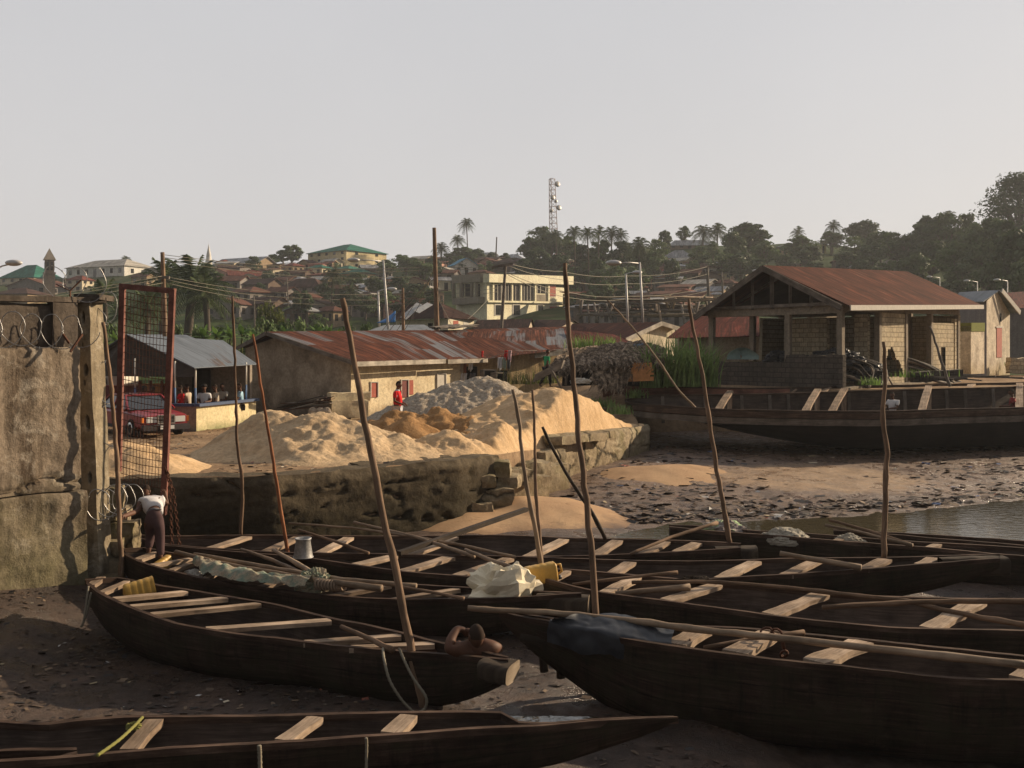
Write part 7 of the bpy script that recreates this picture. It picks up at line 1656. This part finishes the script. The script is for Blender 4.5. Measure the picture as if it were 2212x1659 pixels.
for reg, lst in PR.items():
    its = []
    for u, vt, vb, w in lst:
        r_ = random.Random(int(u)); b = hit(u, vb); k = b.y/F_; sx = w*k/2*1.35; pr_ = PP[r_.randrange(3)]; o = plant(pr_, b, sx, (vb-vt)*k/3.72, r_.uniform(0, 6.28), '', 'palm tree', 'palms on the hill')
        # keep the crown round: stretch only the trunk by sinking or raising the base
        o.scale = (sx, sx, sx); o.location = b+V((0, 0, (vb-vt)*k-3.75*sx)); 
        if (vb-vt)*k > 3.75*sx:
            tr = [c for c in o.children if c.name.startswith('trunk')][0]; tr.scale = (1, 1, 1); ex = ((vb-vt)*k-3.75*sx)/sx; tr.location = V((0, 0, -ex)); tr.scale = (1, 1, (3.0+ex)/3.0)
        its.append(o)
    relabel(its, '%s palm from the left in the '+reg)
for i, (u, vt, Y, w, z0, lab) in enumerate([(405, 520, 104, 210, 1.5, 'largest dark oil palm behind the stall and utility pole'), (350, 535, 110, 160, 1.5, 'dark oil palm directly behind the wooden utility pole'), (450, 572, 100, 140, 1.5, 'lower drooping oil palm right of the largest one'), (232, 585, 90, 130, .5, 'shaggy palm just right of the church tower'), (318, 606, 84, 130, .5, 'palm seen through the top of the wire gate'), (262, 640, 76, 90, 0, 'lowest palm crown between pillar and wire gate')]):
    b = P(u, 750, Y); k = Y/F_; sx = w*k/2; top = CZ+(750-vt)*k; o = plant(PO, V((b.x, b.y, top-2.5*sx)), sx, sx, i*1.3, lab, 'palm tree', 'oil palms behind the stall')
    tr = [c for c in o.children if c.name.startswith('trunk')][0]; ex = max(0, (top-2.5*sx)/sx); tr.location = V((0, 0, -ex)); tr.scale = (1, 1, (1.6+ex)/1.6)
for lst, pr_, grp, cat, fm in (
    ([(440, 683, 66, 64), (468, 690, 62, 50), (498, 688, 64, 56), (522, 684, 70, 52), (548, 700, 68, 44), (686, 682, 74, 50), (712, 686, 74, 50), (395, 712, 60, 40), (250, 700, 58, 50), (612, 690, 76, 40), (735, 700, 72, 34)], PN, 'banana plants behind the stall and low house', 'banana plant', '%s banana plant from the left behind stall and low house'),
    ([(575, 690, 80, 80), (612, 694, 78, 76), (650, 690, 80, 80), (545, 708, 74, 70), (480, 706, 68, 80), (425, 708, 66, 66), (695, 700, 78, 70), (750, 706, 76, 60), (210, 720, 60, 90), (240, 700, 70, 60), (790, 700, 84, 50), (590, 706, 72, 60), (380, 700, 70, 60)], [BU], 'shrubs behind the stall and low house', 'shrub', '%s green shrub from the left behind stall and low house'),
    ([(577, 652, 84, 60), (600, 668, 84, 50)], [BY], 'yellow-green saplings', 'tree', '%s of two yellow-green saplings above the ridge of the low house')):
    its = []
    for i, (u, vt, Y, w) in enumerate(lst):
        b = P(u, 750, Y); k = Y/F_; g = hz(b.x, b.y); top = CZ+(750-vt)*k; sx = w*k/2*1.1; H_ = {PN[0]: 1.8, PN[1]: 1.8, BU: 1.35, BY: 2.1}[pr_[i % len(pr_)]]
        sz = (top-g)/H_ if pr_[0] is not PN[0] else max(sx*1.3, .0); o = plant(pr_[i % len(pr_)], V((b.x, b.y, top-H_*sz)), sx if pr_[0] is not PN[0] else sz, sz, i*2.1, '', cat, grp); its.append(o)
    relabel(its, fm)
def grass(name, lab, spots, n_, h_, seed, mt='grassM', w=.03, kind='stuff'):
    r_ = random.Random(seed); mb = MB()
    for i in range(n_):
        u, v, Y, su = spots[r_.randrange(len(spots))]; p = P(u+r_.gauss(0, su), v, Y+r_.uniform(-.7, .7)); a = r_.uniform(0, 6.28); L = h_*r_.uniform(.5, 1.15); d = V((math.cos(a), math.sin(a), 0)); s_ = V((-d.y, d.x, 0))*w*r_.uniform(.6, 1.3); prev = None; bd = r_.uniform(.1, .75)
        for k in range(6):
            t = k/5; q_ = p+d*(L*bd*t*t)+V((0, 0, L*(t-.35*bd*t*t*t*1.6))); ww = s_*(1-t*.92); row = [q_-ww, q_+ww]
            if prev: mb.add(prev+row, [(0, 1, 3, 2)])
            prev = row
    o = obj(name, mb, m[mt]); o['kind'] = kind; return tag(o, lab, 'grass')
grass('tall_grass', 'tall green reeds between the thatched shed and the pavilion', [(1440, 835, 41.5, 12), (1470, 835, 41.3, 14), (1500, 836, 41.6, 14), (1525, 836, 42, 12), (1410, 838, 41, 12)], 620, 2.3, 1, w=.05)
grass('weeds', 'green weeds growing over the roof behind the thatched shed', [(1250, 752, 50, 14), (1285, 750, 50, 16), (1315, 752, 50, 10)], 200, .8, 2, w=.035)
grass('weeds', 'small weeds at the bow of the huge black boat', [(1340, 895, 38, 14), (1300, 880, 40, 14), (1375, 860, 41, 10)], 300, .5, 3)
grass('weeds', 'weeds at the foot of the pavilion plinth', [(1880, 832, 41, 12), (2200, 790, 62, 14), (1990, 815, 42, 30)], 300, .4, 4)
grass('weeds', 'dry weeds growing at the wattle of the mud wall', [(1120, 830, 48, 30), (1180, 828, 47, 20)], 260, .9, 5, 'leafY', .02)

# ------------------------------------------------------------ houses on the hill
WC = {'cream': (.70, .60, .43), 'white': (.74, .70, .63), 'pink': (.60, .33, .25), 'grey': (.26, .23, .21), 'tan': (.40, .29, .18), 'yellow': (.76, .62, .36), 'brown': (.17, .12, .09)}
RC = {'rust-brown': (.14, .062, .042), 'dark brown': (.075, .042, .034), 'red': (.17, .05, .035), 'grey': (.27, .27, .28), 'silver': (.38, .38, .39), 'green': (.03, .15, .11), 'pale': (.44, .40, .34), 'blue': (.12, .30, .42)}
HM = {}
for k, c in WC.items(): HM[k] = M_wall('hill_wall_'+k, c, stain=tuple(x*.5 for x in c), stain_amt=.4, bump=.1, sc=.35)
for k, c in RC.items(): HM['r'+k] = M_roof('hill_roof_'+k.replace(' ', '_').replace('-', '_'), 1.0, r1=c, r2=tuple(x*.72 for x in c), w=.9)
def hhouse(lab, u, vb, wpx, wall, roof_, yaw=20, kind='hip', hw=None, hr=None, depth=.8, win=3, storeys=1, name='house', vlift=0, group=None, cat='house', lit=None):
    b = hit(u, vb); k = b.y/F_; w = wpx*k; d = w*depth; H_ = (hw if hw else 2.7*storeys/k)*k; Hr = (hr*k if hr else w*.16)
    t = thing(name, lab, cat, b, group); yaw = -yaw; ca, sa = math.cos(R(yaw)), math.sin(R(yaw)); x_ = V((ca, sa, 0)); y_ = V((-sa, ca, 0)); Z = V((0, 0, 1))
    o = b-x_*w/2; W_ = lambda a, c, z: o+x_*a+y_*c+Z*z
    mb = MB(); 
    for p, q_, L in ((W_(0, 0, 0), W_(w, 0, 0), w), (W_(w, 0, 0), W_(w, d, 0), d), (W_(w, d, 0), W_(0, d, 0), w), (W_(0, d, 0), W_(0, 0, 0), d)): mb.quad(p-Z*3, q_-Z*3, q_+Z*H_, p+Z*H_, [(0, 0), (L, 0), (L, H_+3), (0, H_+3)])
    if kind == 'gableF': mb.add([W_(0, 0, H_), W_(w, 0, H_), W_(w/2, 0, H_+Hr)], [(0, 1, 2)]); mb.add([W_(0, d, H_), W_(w, d, H_), W_(w/2, d, H_+Hr)], [(0, 1, 2)])
    if kind == 'gableS': mb.add([W_(0, 0, H_), W_(0, d, H_), W_(0, d/2, H_+Hr)], [(0, 1, 2)]); mb.add([W_(w, 0, H_), W_(w, d, H_), W_(w, d/2, H_+Hr)], [(0, 1, 2)])
    obj('wall', mb, HM[wall], t)
    e = .45; mb = MB(); rm_ = HM['r'+roof_]; zE = H_-.1; zT = H_+Hr
    def rq(*ps):
        uv = [((p-o).dot(x_) if kind != 'gableF' else (p-o).dot(y_), (p-o).z*1.2+(p-o).dot(y_)*.3) for p in ps]; mb.add(ps, [tuple(range(len(ps)))], uv)
    A_, B_, C_, D_ = W_(-e, -e, zE), W_(w+e, -e, zE), W_(w+e, d+e, zE), W_(-e, d+e, zE)
    if kind == 'hip': r0, r1 = W_(min(w, d)*.45, d/2, zT), W_(w-min(w, d)*.45, d/2, zT); rq(A_, B_, r1, r0); rq(B_, C_, r1); rq(C_, D_, r0, r1); rq(D_, A_, r0)
    elif kind == 'gableS': r0, r1 = W_(-e, d/2, zT+.1), W_(w+e, d/2, zT+.1); rq(A_, B_, r1, r0); rq(C_, D_, r0, r1)
    elif kind == 'gableF': r0, r1 = W_(w/2, -e, zT+.1), W_(w/2, d+e, zT+.1); rq(A_, r0, r1, D_); rq(B_, C_, r1, r0)
    else: rq(A_, B_, W_(w+e, d+e, zE+Hr), W_(-e, d+e, zE+Hr))
    ro = obj('roof', mb, rm_, t); sd = ro.modifiers.new('s', 'SOLIDIFY'); sd.thickness = .12
    for s_ in range(storeys):
        for i in range(win):
            x = w*(i+.5)/win; ww = min(1.1, w/win*.4); z0 = H_*(s_+.35)/storeys; z1 = H_*(s_+.78)/storeys
            if i == win//2 and s_ == 0 and win > 1: z0 = .05; nm = 'door'
            else: nm = 'window'
            mb = MB(); mb.box(W_(x, -.02, (z0+z1)/2), (ww, .12, z1-z0), Matrix.Rotation(R(yaw), 3, 'Z')); obj(nm, mb, m['dark'] if i % 3 else m['glass'], t)
    if wpx > 30:
        for i in range(2):
            for s_ in range(storeys):
                mb = MB(); mb.box(W_(w+.02 if yaw < 0 else -.02, d*(i+.5)/2, H_*(s_+.55)/storeys), (.12, min(1.0, d*.2), H_*.4/storeys), Matrix.Rotation(R(yaw), 3, 'Z')); obj('window', mb, m['dark'], t)
    return t
hhouse('green-roofed cream house at the far left edge below the street lamp', 36, 614, 100, 'cream', 'green', 22, 'hip', 14, 30, .8, 4)
hall = hhouse('long white hall with cream hipped roof right of the church tower', 205, 600, 175, 'white', 'pale', 26, 'hip', 24, 18, .5, 7, 1, 'hall', cat='hall')
hhouse('small cream house with tan roof directly right of the church tower', 160, 630, 44, 'cream', 'red', 20, 'hip', 26, 10, .8, 2, 2)
b = P(107, 620, 235); t = thing('church_tower', 'brown stone church tower with pointed roof behind the left wall', 'tower', b); k = 235/F_; Z = V((0, 0, 1))
rt = Matrix.Rotation(R(30), 3, 'Z'); wd = 21*k
m['stone'] = M_wall('tower_stone', (.24, .185, .14), stain=(.10, .08, .06), stain_amt=.5, bump=.2, sc=.4); m['stoneroof'] = M_wall('tower_roof', (.30, .25, .20), stain=(.15, .13, .10), stain_amt=.3, bump=.1)
zb0 = CZ+(750-590)*k; z1 = CZ+(750-561)*k; z0 = hz(b.x, b.y)-2
mb = MB(); mb.box((b.x, b.y, (z0+zb0)/2), (wd, wd, zb0-z0), rt); mb.box((b.x, b.y, zb0), (wd*1.12, wd*1.12, .35), rt); obj('shaft', mb, m['stone'], t)
mb = MB(); mb.box((b.x, b.y, (zb0+z1)/2), (wd*.84, wd*.84, z1-zb0), rt); bel = obj('belfry', mb, m['stone'], t)
for q_ in range(4):
    for x in (-.22, .22): mb = MB(); mb.box(V((b.x, b.y, zb0+(z1-zb0)*.5))+rt @ (Matrix.Rotation(q_*math.pi/2, 3, 'Z') @ V((wd*x*.9, -wd*.43, 0))), (wd*.2 if q_ % 2 == 0 else .1, .1 if q_ % 2 == 0 else wd*.2, (z1-zb0)*.6), rt); obj('opening', mb, m['dark'], bel)
mb = MB(); e = wd*.58; T = V((b.x, b.y, CZ+(750-536)*k)); cs = [V((b.x, b.y, z1))+rt @ V((x*e, y*e, -.1)) for x, y in ((-1, -1), (1, -1), (1, 1), (-1, 1))]; mb.add(cs+[T], [(0, 1, 4), (1, 2, 4), (2, 3, 4), (3, 0, 4), (3, 2, 1, 0)]); obj('roof', mb, m['stoneroof'], t)
hhouse('long pale green roofed church with a slim white spire behind it', 505, 588, 130, 'tan', 'silver', 30, 'gableS', 17, 16, .5, 5, 1, 'church', cat='church')
b = P(451, 560, 292); k = 292/F_; t = thing('church_spire', 'slim white spire rising behind the pale green church roof', 'spire', b); mb = MB(); mb.lathe(b+V((0, 0, -3)), [(1.0, -2), (1.0, 2.6), (.85, 2.7), (.7, 4.2), (.1, 7.0), (.03, 7.6)], 8); obj('spire', mb, HM['white'], t)
hhouse('large three-storey cream hostel with green hipped roof on the skyline', 706, 582, 128, 'yellow', 'green', 40, 'hip', 38, 20, .9, 5, 3, 'hostel', cat='building')
hhouse('small white church with sky-blue gable above the three-storey building', 1008, 598, 54, 'white', 'blue', -22, 'gableF', 24, 16, .8, 3, 1, 'church', cat='church')
hhouse('two-storey grey house with dark hipped roof in the middle of the left slope', 648, 648, 92, 'grey', 'dark brown', 18, 'hip', 28, 20, .6, 4, 2)
hhouse('small salmon-pink house left on the slope beneath the spired church', 540, 604, 46, 'pink', 'red', 25, 'gableF', 12, 8, .8, 2)
hhouse('pink bungalow with grey hipped roof above the yellow-shuttered house', 1464, 572, 66, 'pink', 'grey', 15, 'hip', 16, 18, .8, 3)
hhouse('small yellow house with tall bright windows below the pink bungalow', 1562-5, 606, 48, 'yellow', 'dark brown', 15, 'hip', 16, 12, .6, 3)
hhouse('long silver-roofed school building on the skyline above the pink bungalow', 1490, 538, 88, 'brown', 'silver', 8, 'hip', 8, 12, .3, 5, name='school', cat='building')
hhouse('white-roofed yellow house half hidden by a tree left of the pavilion roof', 1568, 577, 46, 'yellow', 'silver', 15, 'hip', 9, 10, .8, 2)
hhouse('cream gabled house on the skyline right of the blue-gabled church', 1144, 572, 32, 'cream', 'dark brown', 15, 'gableF', 10, 6, .8, 2)
hhouse('white-roofed red house on the skyline above the three-storey building', 1105, 566, 50, 'pink', 'silver', 15, 'hip', 6, 12, .8, 2)
hhouse('two-storey brick-red house among the coconut palms', 1225, 556, 52, 'pink', 'red', 10, 'hip', 22, 9, .6, 3, 2)
hhouse('pale roofed shed standing left of the tallest upright pole above the three-storey building', 1160, 594, 20, 'white', 'grey', 10, 'flat', 10, 3, .6, 1)
for u, vb, w, wc, rc, lab in ((1690, 555, 20, 'tan', 'grey', 'tiny tan house left of three small ones above the pavilion ridge'), (1772, 548, 24, 'yellow', 'grey', 'tiny yellow house, highest above the pavilion ridge'), (1712, 596, 30, 'tan', 'rust-brown', 'small tan house with a white wall just over the pavilion apex'), (1822, 588, 46, 'brown', 'rust-brown', 'brown shack among the trees above the pavilion ridge'), (1930, 594, 56, 'grey', 'pale', 'pale-roofed hut right above the pavilion ridge'), (1858, 600, 44, 'white', 'silver', 'white-roofed hut touching the pavilion ridge in the photo'), (2108, 610, 36, 'tan', 'pale', 'tan house in the trees above the whitewashed gable'), (2088, 640, 30, 'white', 'dark brown', 'small white house just above the whitewashed gable')):
    hhouse(lab, u, vb, w, wc, rc, 15, 'hip', None, None, .8, 2)
GEN = {  # region, rows
 'on the slope around the hipped house': [(470, 612, 60, 'pink', 'rust-brown'), (500, 600, 44, 'grey', 'dark brown'), (530, 618, 66, 'tan', 'red'), (573, 606, 52, 'cream', 'rust-brown'), (590, 592, 44, 'tan', 'dark brown'), (486, 632, 70, 'grey', 'rust-brown'), (552, 640, 74, 'brown', 'dark brown'), (596, 660, 60, 'grey', 'rust-brown'), (515, 660, 80, 'grey', 'rust-brown'), (445, 655, 60, 'cream', 'grey'), (560, 690, 80, 'brown', 'dark brown'), (480, 690, 80, 'grey', 'rust-brown'), (610, 690, 60, 'brown', 'silver'), (640, 672, 60, 'tan', 'rust-brown'), (674, 690, 66, 'grey', 'dark brown'), (700, 706, 60, 'tan', 'rust-brown'), (640, 706, 60, 'brown', 'grey')],
 'below the green-roofed hostel': [(620, 596, 40, 'tan', 'red'), (680, 600, 40, 'cream', 'green'), (735, 602, 50, 'yellow', 'green'), (790, 596, 44, 'cream', 'grey'), (760, 612, 60, 'tan', 'green'), (815, 606, 40, 'grey', 'dark brown'), (690, 628, 40, 'tan', 'silver'), (730, 650, 50, 'brown', 'rust-brown')],
 'just above the grey shed roof': [(835, 680, 90, 'brown', 'dark brown'), (795, 668, 50, 'grey', 'dark brown'), (860, 646, 44, 'tan', 'red'), (770, 684, 60, 'brown', 'rust-brown'), (920, 660, 44, 'brown', 'dark brown')],
 'around the blue-gabled church': [(900, 566, 46, 'cream', 'pale'), (945, 572, 50, 'grey', 'rust-brown'), (925, 590, 50, 'pink', 'rust-brown'), (1050, 580, 54, 'grey', 'dark brown'), (1090, 588, 70, 'brown', 'dark brown'), (1130, 598, 60, 'grey', 'dark brown'), (1048, 560, 30, 'cream', 'silver'), (1180, 596, 60, 'brown', 'rust-brown'), (1230, 606, 60, 'grey', 'dark brown'), (1255, 596, 60, 'brown', 'rust-brown'), (1200, 622, 60, 'brown', 'dark brown')],
 'in the shanty before the pavilion': [(1270, 640, 50, 'grey', 'grey'), (1250, 668, 44, 'tan', 'rust-brown'), (1295, 662, 40, 'white', 'silver'), (1330, 690, 60, 'grey', 'grey'), (1400, 620, 40, 'brown', 'grey'), (1440, 628, 60, 'grey', 'grey'), (1480, 616, 60, 'brown', 'rust-brown'), (1455, 650, 66, 'brown', 'rust-brown'), (1500, 642, 60, 'grey', 'pale'), (1535, 624, 50, 'brown', 'dark brown'), (1420, 668, 60, 'tan', 'rust-brown'), (1480, 676, 70, 'cream', 'rust-brown'), (1530, 660, 60, 'tan', 'grey'), (1560, 640, 50, 'brown', 'rust-brown'), (1400, 695, 70, 'grey', 'grey'), (1380, 650, 40, 'grey', 'rust-brown'), (1330, 660, 50, 'tan', 'dark brown'), (1510, 596, 40, 'grey', 'dark brown'), (1430, 600, 44, 'tan', 'dark brown'), (1462, 704, 80, 'grey', 'rust-brown'), (1350, 712, 70, 'brown', 'dark brown'), (1290, 712, 70, 'grey', 'rust-brown'), (1245, 700, 50, 'brown', 'grey')],
 'under the palms at the far left': [(60, 640, 100, 'grey', 'rust-brown'), (20, 660, 90, 'tan', 'dark brown'), (330, 606, 40, 'white', 'silver'), (300, 620, 50, 'tan', 'rust-brown'), (420, 622, 44, 'grey', 'dark brown')]}
for reg, box, n_, sd in (('in upper rows left of the hostel', (450, 640, 584, 640), 14, 1), ('in rows right of the hostel', (640, 930, 584, 690), 22, 2), ('behind the three-storey building', (940, 1250, 566, 640), 20, 3), ('in the far rows by the pavilion', (1260, 1610, 580, 690), 24, 4)):
    r_ = random.Random(sd); GEN[reg] = [(r_.uniform(box[0], box[1]), vb_, r_.uniform(24, 46)*(vb_/600)**2, r_.choice(('cream', 'white', 'tan', 'grey', 'pink', 'brown', 'cream')), r_.choice(('rust-brown', 'rust-brown', 'silver', 'grey', 'dark brown', 'red', 'pale'))) for vb_ in [r_.uniform(box[2], box[3]) for _ in range(n_)]]
for reg, lst in GEN.items():
    its = []
    for i, (u, vb, w, wc, rc) in enumerate(lst):
        r_ = random.Random(int(u*3+vb)); its.append((hhouse('', u, vb, w, wc, rc, r_.choice((-20, 12, 22, 30, 38)), r_.choice(('hip', 'gableS', 'gableF', 'flat', 'gableS')), None, None, r_.uniform(.6, 1.0), 2 if w < 56 else 3, group='tin-roofed houses on the hill'), wc, rc))
    its.sort(key=lambda k: k[0].location.x/k[0].location.y)
    for i, (o, wc, rc) in enumerate(its): o['label'] = f'{wc} house, {rc} roof, {ordn(i)} from the left {reg}'
# ------------------------------------------------------------ bamboo frame
t = thing('bamboo_frame', 'half-collapsed frame of criss-cross bamboo and sticks behind the rusty roofs', 'frame', P(1400, 690, 105)); r_ = random.Random(6)
for i in range(12):
    v = 642+i*4+r_.uniform(-2, 2); u0 = 1240+r_.uniform(0, 60); mb = MB(); mb.tube([P(u0, v+r_.uniform(-6, 6), 105+r_.uniform(-4, 4)), P(1400, v+r_.uniform(-3, 5), 105), P(1500+r_.uniform(0, 60), v+r_.uniform(-6, 6), 105+r_.uniform(-4, 4))], .10, 5); obj('rail', mb, m[r_.choice(('timber', 'polepale', 'pdark'))], t)
for i in range(26):
    u = 1250+i*11+r_.uniform(-4, 4); mb = MB(); v = r_.uniform(640, 660); mb.tube([P(u, v, 105), P(u+r_.uniform(-14, 14), v+r_.uniform(20, 46), 105+r_.uniform(-3, 3))], .12, 5); obj('stick', mb, m[r_.choice(('timber', 'polepale', 'timber'))], t)
# ------------------------------------------------------------ radio mast
t = thing('radio_mast', 'red and white lattice radio mast with dishes on the skyline', 'mast', P(1197, 560, 285)); k = 285/F_
m['mastm'] = M_plain('mast_paint', (.26, .20, .19), .6, .3); b = P(1197, 560, 285); zB = b.z-4; zT = CZ+(750-386)*k; mb = MB(); n_ = 17
def leg(i, tt): w = (.95+.65*(1-tt)); a = i*2.0944+.3; return V((b.x+math.cos(a)*w-.7*tt, b.y+math.sin(a)*w, zB+(zT-zB)*tt))
for i in range(3):
    mb.tube([leg(i, 0), leg(i, 1)], .11, 5)
    for j in range(n_):
        a, c = j/n_, (j+1)/n_; mb.tube([leg(i, a), leg((i+1) % 3, c)], .06, 4); mb.tube([leg(i, c), leg((i+1) % 3, c)], .06, 4)
obj('lattice', mb, m['mastm'], t)
for u, v, s_ in ((1199, 399, 1.3), (1202, 450, 1.2), (1193, 428, 1.1), (1190, 456, .8), (1196, 436, .7)):
    c = P(u+(3 if u > 1195 else -1), v, 283.5); mb = MB(); mb.lathe(c, [(.1, -.3), (.9*s_*.6, .1), (1.0*s_*.62, .25), (1.0*s_*.62, .7), (.9*s_*.6, .75)], 14, Matrix.Rotation(R(70), 3, 'X') @ Matrix.Rotation(.6, 3, 'Y')); obj('dish', mb, m['zinc'], t)
# ------------------------------------------------------------ utility poles, lamps, cables
def upole(u0, v0, u1, v1, Y, r, lab, mt='pole', arm=None, name='utility_pole'):
    t = thing(name, lab, 'pole', P(u1, v1, Y)); mb = MB(); n_ = 8; mb.tube([P(u0, v0, Y).lerp(P(u1, v1+40, Y), i/n_)+V((.03*nz(i, u0), 0, 0)) for i in range(n_+1)], [r*(.8+.35*i/n_) for i in range(n_+1)], 10); obj('shaft', mb, m[mt], t)
    for a in (arm or []): mb = MB(); mb.beam(P(a[0], a[1], Y-.15), P(a[2], a[3], Y-.15), .14, .12); obj('crossarm', mb, m['timber'], t)
    return t
upole(938, 492, 945, 712, 56, .135, 'tallest brown utility pole rising behind the long rusty roof')
upole(1092, 572, 1080, 712, 58, .10, 'leaning utility pole with crossarm in front of the three-storey building', 'timber', [(1062, 577, 1108, 570)])
upole(870, 622, 872, 716, 60, .10, 'short utility pole behind the ridge of the long low house')
upole(351, 545, 359, 740, 45, .11, 'wooden utility pole behind the wire gate in front of the dark palm', 'pole', [(345, 598, 366, 600)])
upole(1527, 574, 1536, 690, 120, .20, 'thin utility pole with crossarms left of the pavilion roof', 'timber', [(1512, 580, 1545, 574)]); upole(1559, 588, 1564, 650, 125, .14, 'thin bare pole between the utility pole and the pavilion roof', 'timber')
upole(1073, 512, 1069, 566, 288, .22, 'bare dead trunk on the skyline right of the tall palm', 'bark', name='dead_trunk')
upole(620, 600, 624, 650, 170, .12, 'short pale pole beside the dark hipped house', 'timber'); upole(549, 640, 551, 700, 150, .12, 'short pale pole above the left end of the low house', 'timber')
m['lampm'] = M_plain('galvanised_lamp_post', (.50, .48, .46), .5, .4, .3)
def lamp(u0, v0, u1, v1, Y, arm, lab, r=.07, hs=.45):
    t = thing('street_lamp', lab, 'street lamp', P(u1, v1, Y)); mb = MB(); mb.tube([P(u0, v0, Y), P(u1, v1+30, Y)], [r*.8, r*1.2], 8); obj('post', mb, m['lampm'], t)
    a, c = P(arm[0], arm[1], Y), P(arm[2], arm[3], Y-1.0); mb = MB(); mb.tube([a, a.lerp(c, .5)+V((0, 0, .05)), c], r*.5, 6); obj('arm', mb, m['lampm'], t)
    mb = MB(); d = (c-a).normalized(); mb.ell(c+d*hs*.5, (hs*.75, hs*.4, hs*.28), 14, 8); obj('lamp_head', mb, m['lampm'], t)
lamp(828, 562, 841, 714, 62, (828, 565, 772, 562), 'tall lamp post with its arm reaching left over the green slope', hs=.5); lamp(817, 628, 820, 702, 66, (817, 629, 842, 625), 'shorter lamp post with arm reaching right beside the tall one')
lamp(1352, 592, 1357, 694, 66, (1352, 592, 1372, 589), 'shorter lamp post left of the tall one behind the rusty roof'); lamp(1382, 567, 1390, 694, 62, (1382, 569, 1334, 568), 'tall lamp post with arm reaching left behind the rusty roof', hs=.65)
lamp(-14, 560, -14, 700, 44, (-14, 584, 24, 570), 'street lamp reaching in from the left edge above the green roof', hs=.5)
for i, (u, v, Y, lab) in enumerate(((1630, 585, 100, 'left of the pavilion apex'), (2085, 607, 110, 'right of the pavilion ridge end'), (2004, 598, 130, 'between pavilion ridge and wooded hill'), (2150, 605, 100, 'over the whitewashed gable'))):
    lamp(u+26, v+2, u+26, v+60, Y, (u+26, v+2, u+6, v), 'small distant street lamp '+lab, r=.05, hs=.5)
m['cable'] = M_plain('cable', (.22, .20, .15), .7, .2)
def cable(pts, lab, r=.016, grp='power cables'):
    W = [P(*p) for p in pts]; out = []
    for i in range(len(W)-1):
        for j in range(8): t_ = j/8; q_ = W[i].lerp(W[i+1], t_); q_.z -= (W[i+1]-W[i]).length*.010*4*t_*(1-t_); out.append(q_)
    out.append(W[-1]); mb = MB(); mb.tube(out, r, 5); solo('power_cable', mb, m['cable'], lab, 'cable', grp)
for i, (a, c) in enumerate(((648, 596), (653, 602), (661, 611))): cable([(-60, a+9, 38), (352, c, 44.8)], ('upper', 'middle', 'lower')[i]+' of three power cables from the left edge to the pole at the gate', .010+.000)
for i, (a, b_, c) in enumerate(((597, 628, 636), (603, 638, 648), (610, 649, 660))): cable([(356, a, 45), (553, b_, 50), (825, c, 56), (1075, c-22-4*i, 58)], ('upper', 'middle', 'lower')[i]+' of the three lower power cables over the left slope', .013)
for i, (a, b_, c) in enumerate(((550, 580, 584), (556, 588, 590), (563, 600, 603))): cable([(352, a, 45), (693, b_, 52), (938, c-8, 56), (1090, 576+3*i, 58)], ('upper', 'middle', 'lower')[i]+' of the three high power cables crossing to the tallest utility pole', .013)
for i, (a, b_, c, d) in enumerate(((569, 586, 596, 576), (574, 604, 613, 592), (590, 628, 640, 620), (594, 640, 646, 628))): cable([(1098, a, 58), (1212, b_, 70), (1350, c, 90), (1528, d, 120)], ORDN[i]+' power cable down from leaning utility pole to the right slope', .02)
for i, (a, b_) in enumerate(((585, 598), (600, 614), (612, 630))): cable([(1532, a, 120), (1700, b_, 105)], ('upper', 'middle', 'lower')[i]+' of three cables between thin utility pole and pavilion roof', .02)
for i in range(4): cable([(938+i, 575+8*i, 56), (905-i*12, 660, 58), (862-i*16+10, 716, 60)], ORDN[i]+' guy wire from the left of the tallest utility pole', .018, 'guy wires'); 
cable([(944, 640, 56), (975, 700, 55)], 'guy wire slanting right from the tallest utility pole', .015, 'guy wires'); cable([(1059, 640, 90), (1010, 690, 80)], 'cable slanting down from the three-storey building balcony', .02, 'guy wires')
# distant townspeople seen as dots are left to the haze; the air itself:
hm = bpy.data.materials.new('haze'); hm.use_nodes = True; ht = hm.node_tree; ht.nodes.clear(); ho = ht.nodes.new('ShaderNodeOutputMaterial'); hv = ht.nodes.new('ShaderNodeVolumePrincipled')
hv.inputs['Color'].default_value = (.86, .88, .92, 1); hv.inputs['Density'].default_value = .00034; hv.inputs['Anisotropy'].default_value = .2; ht.links.new(hv.outputs[0], ho.inputs['Volume'])
mb = MB(); mb.box((150, 370, 28), (1900, 800, 68)); o = obj('haze', mb, hm); o['kind'] = 'stuff'; tag(o, 'thin pale haze over the whole town', 'haze')
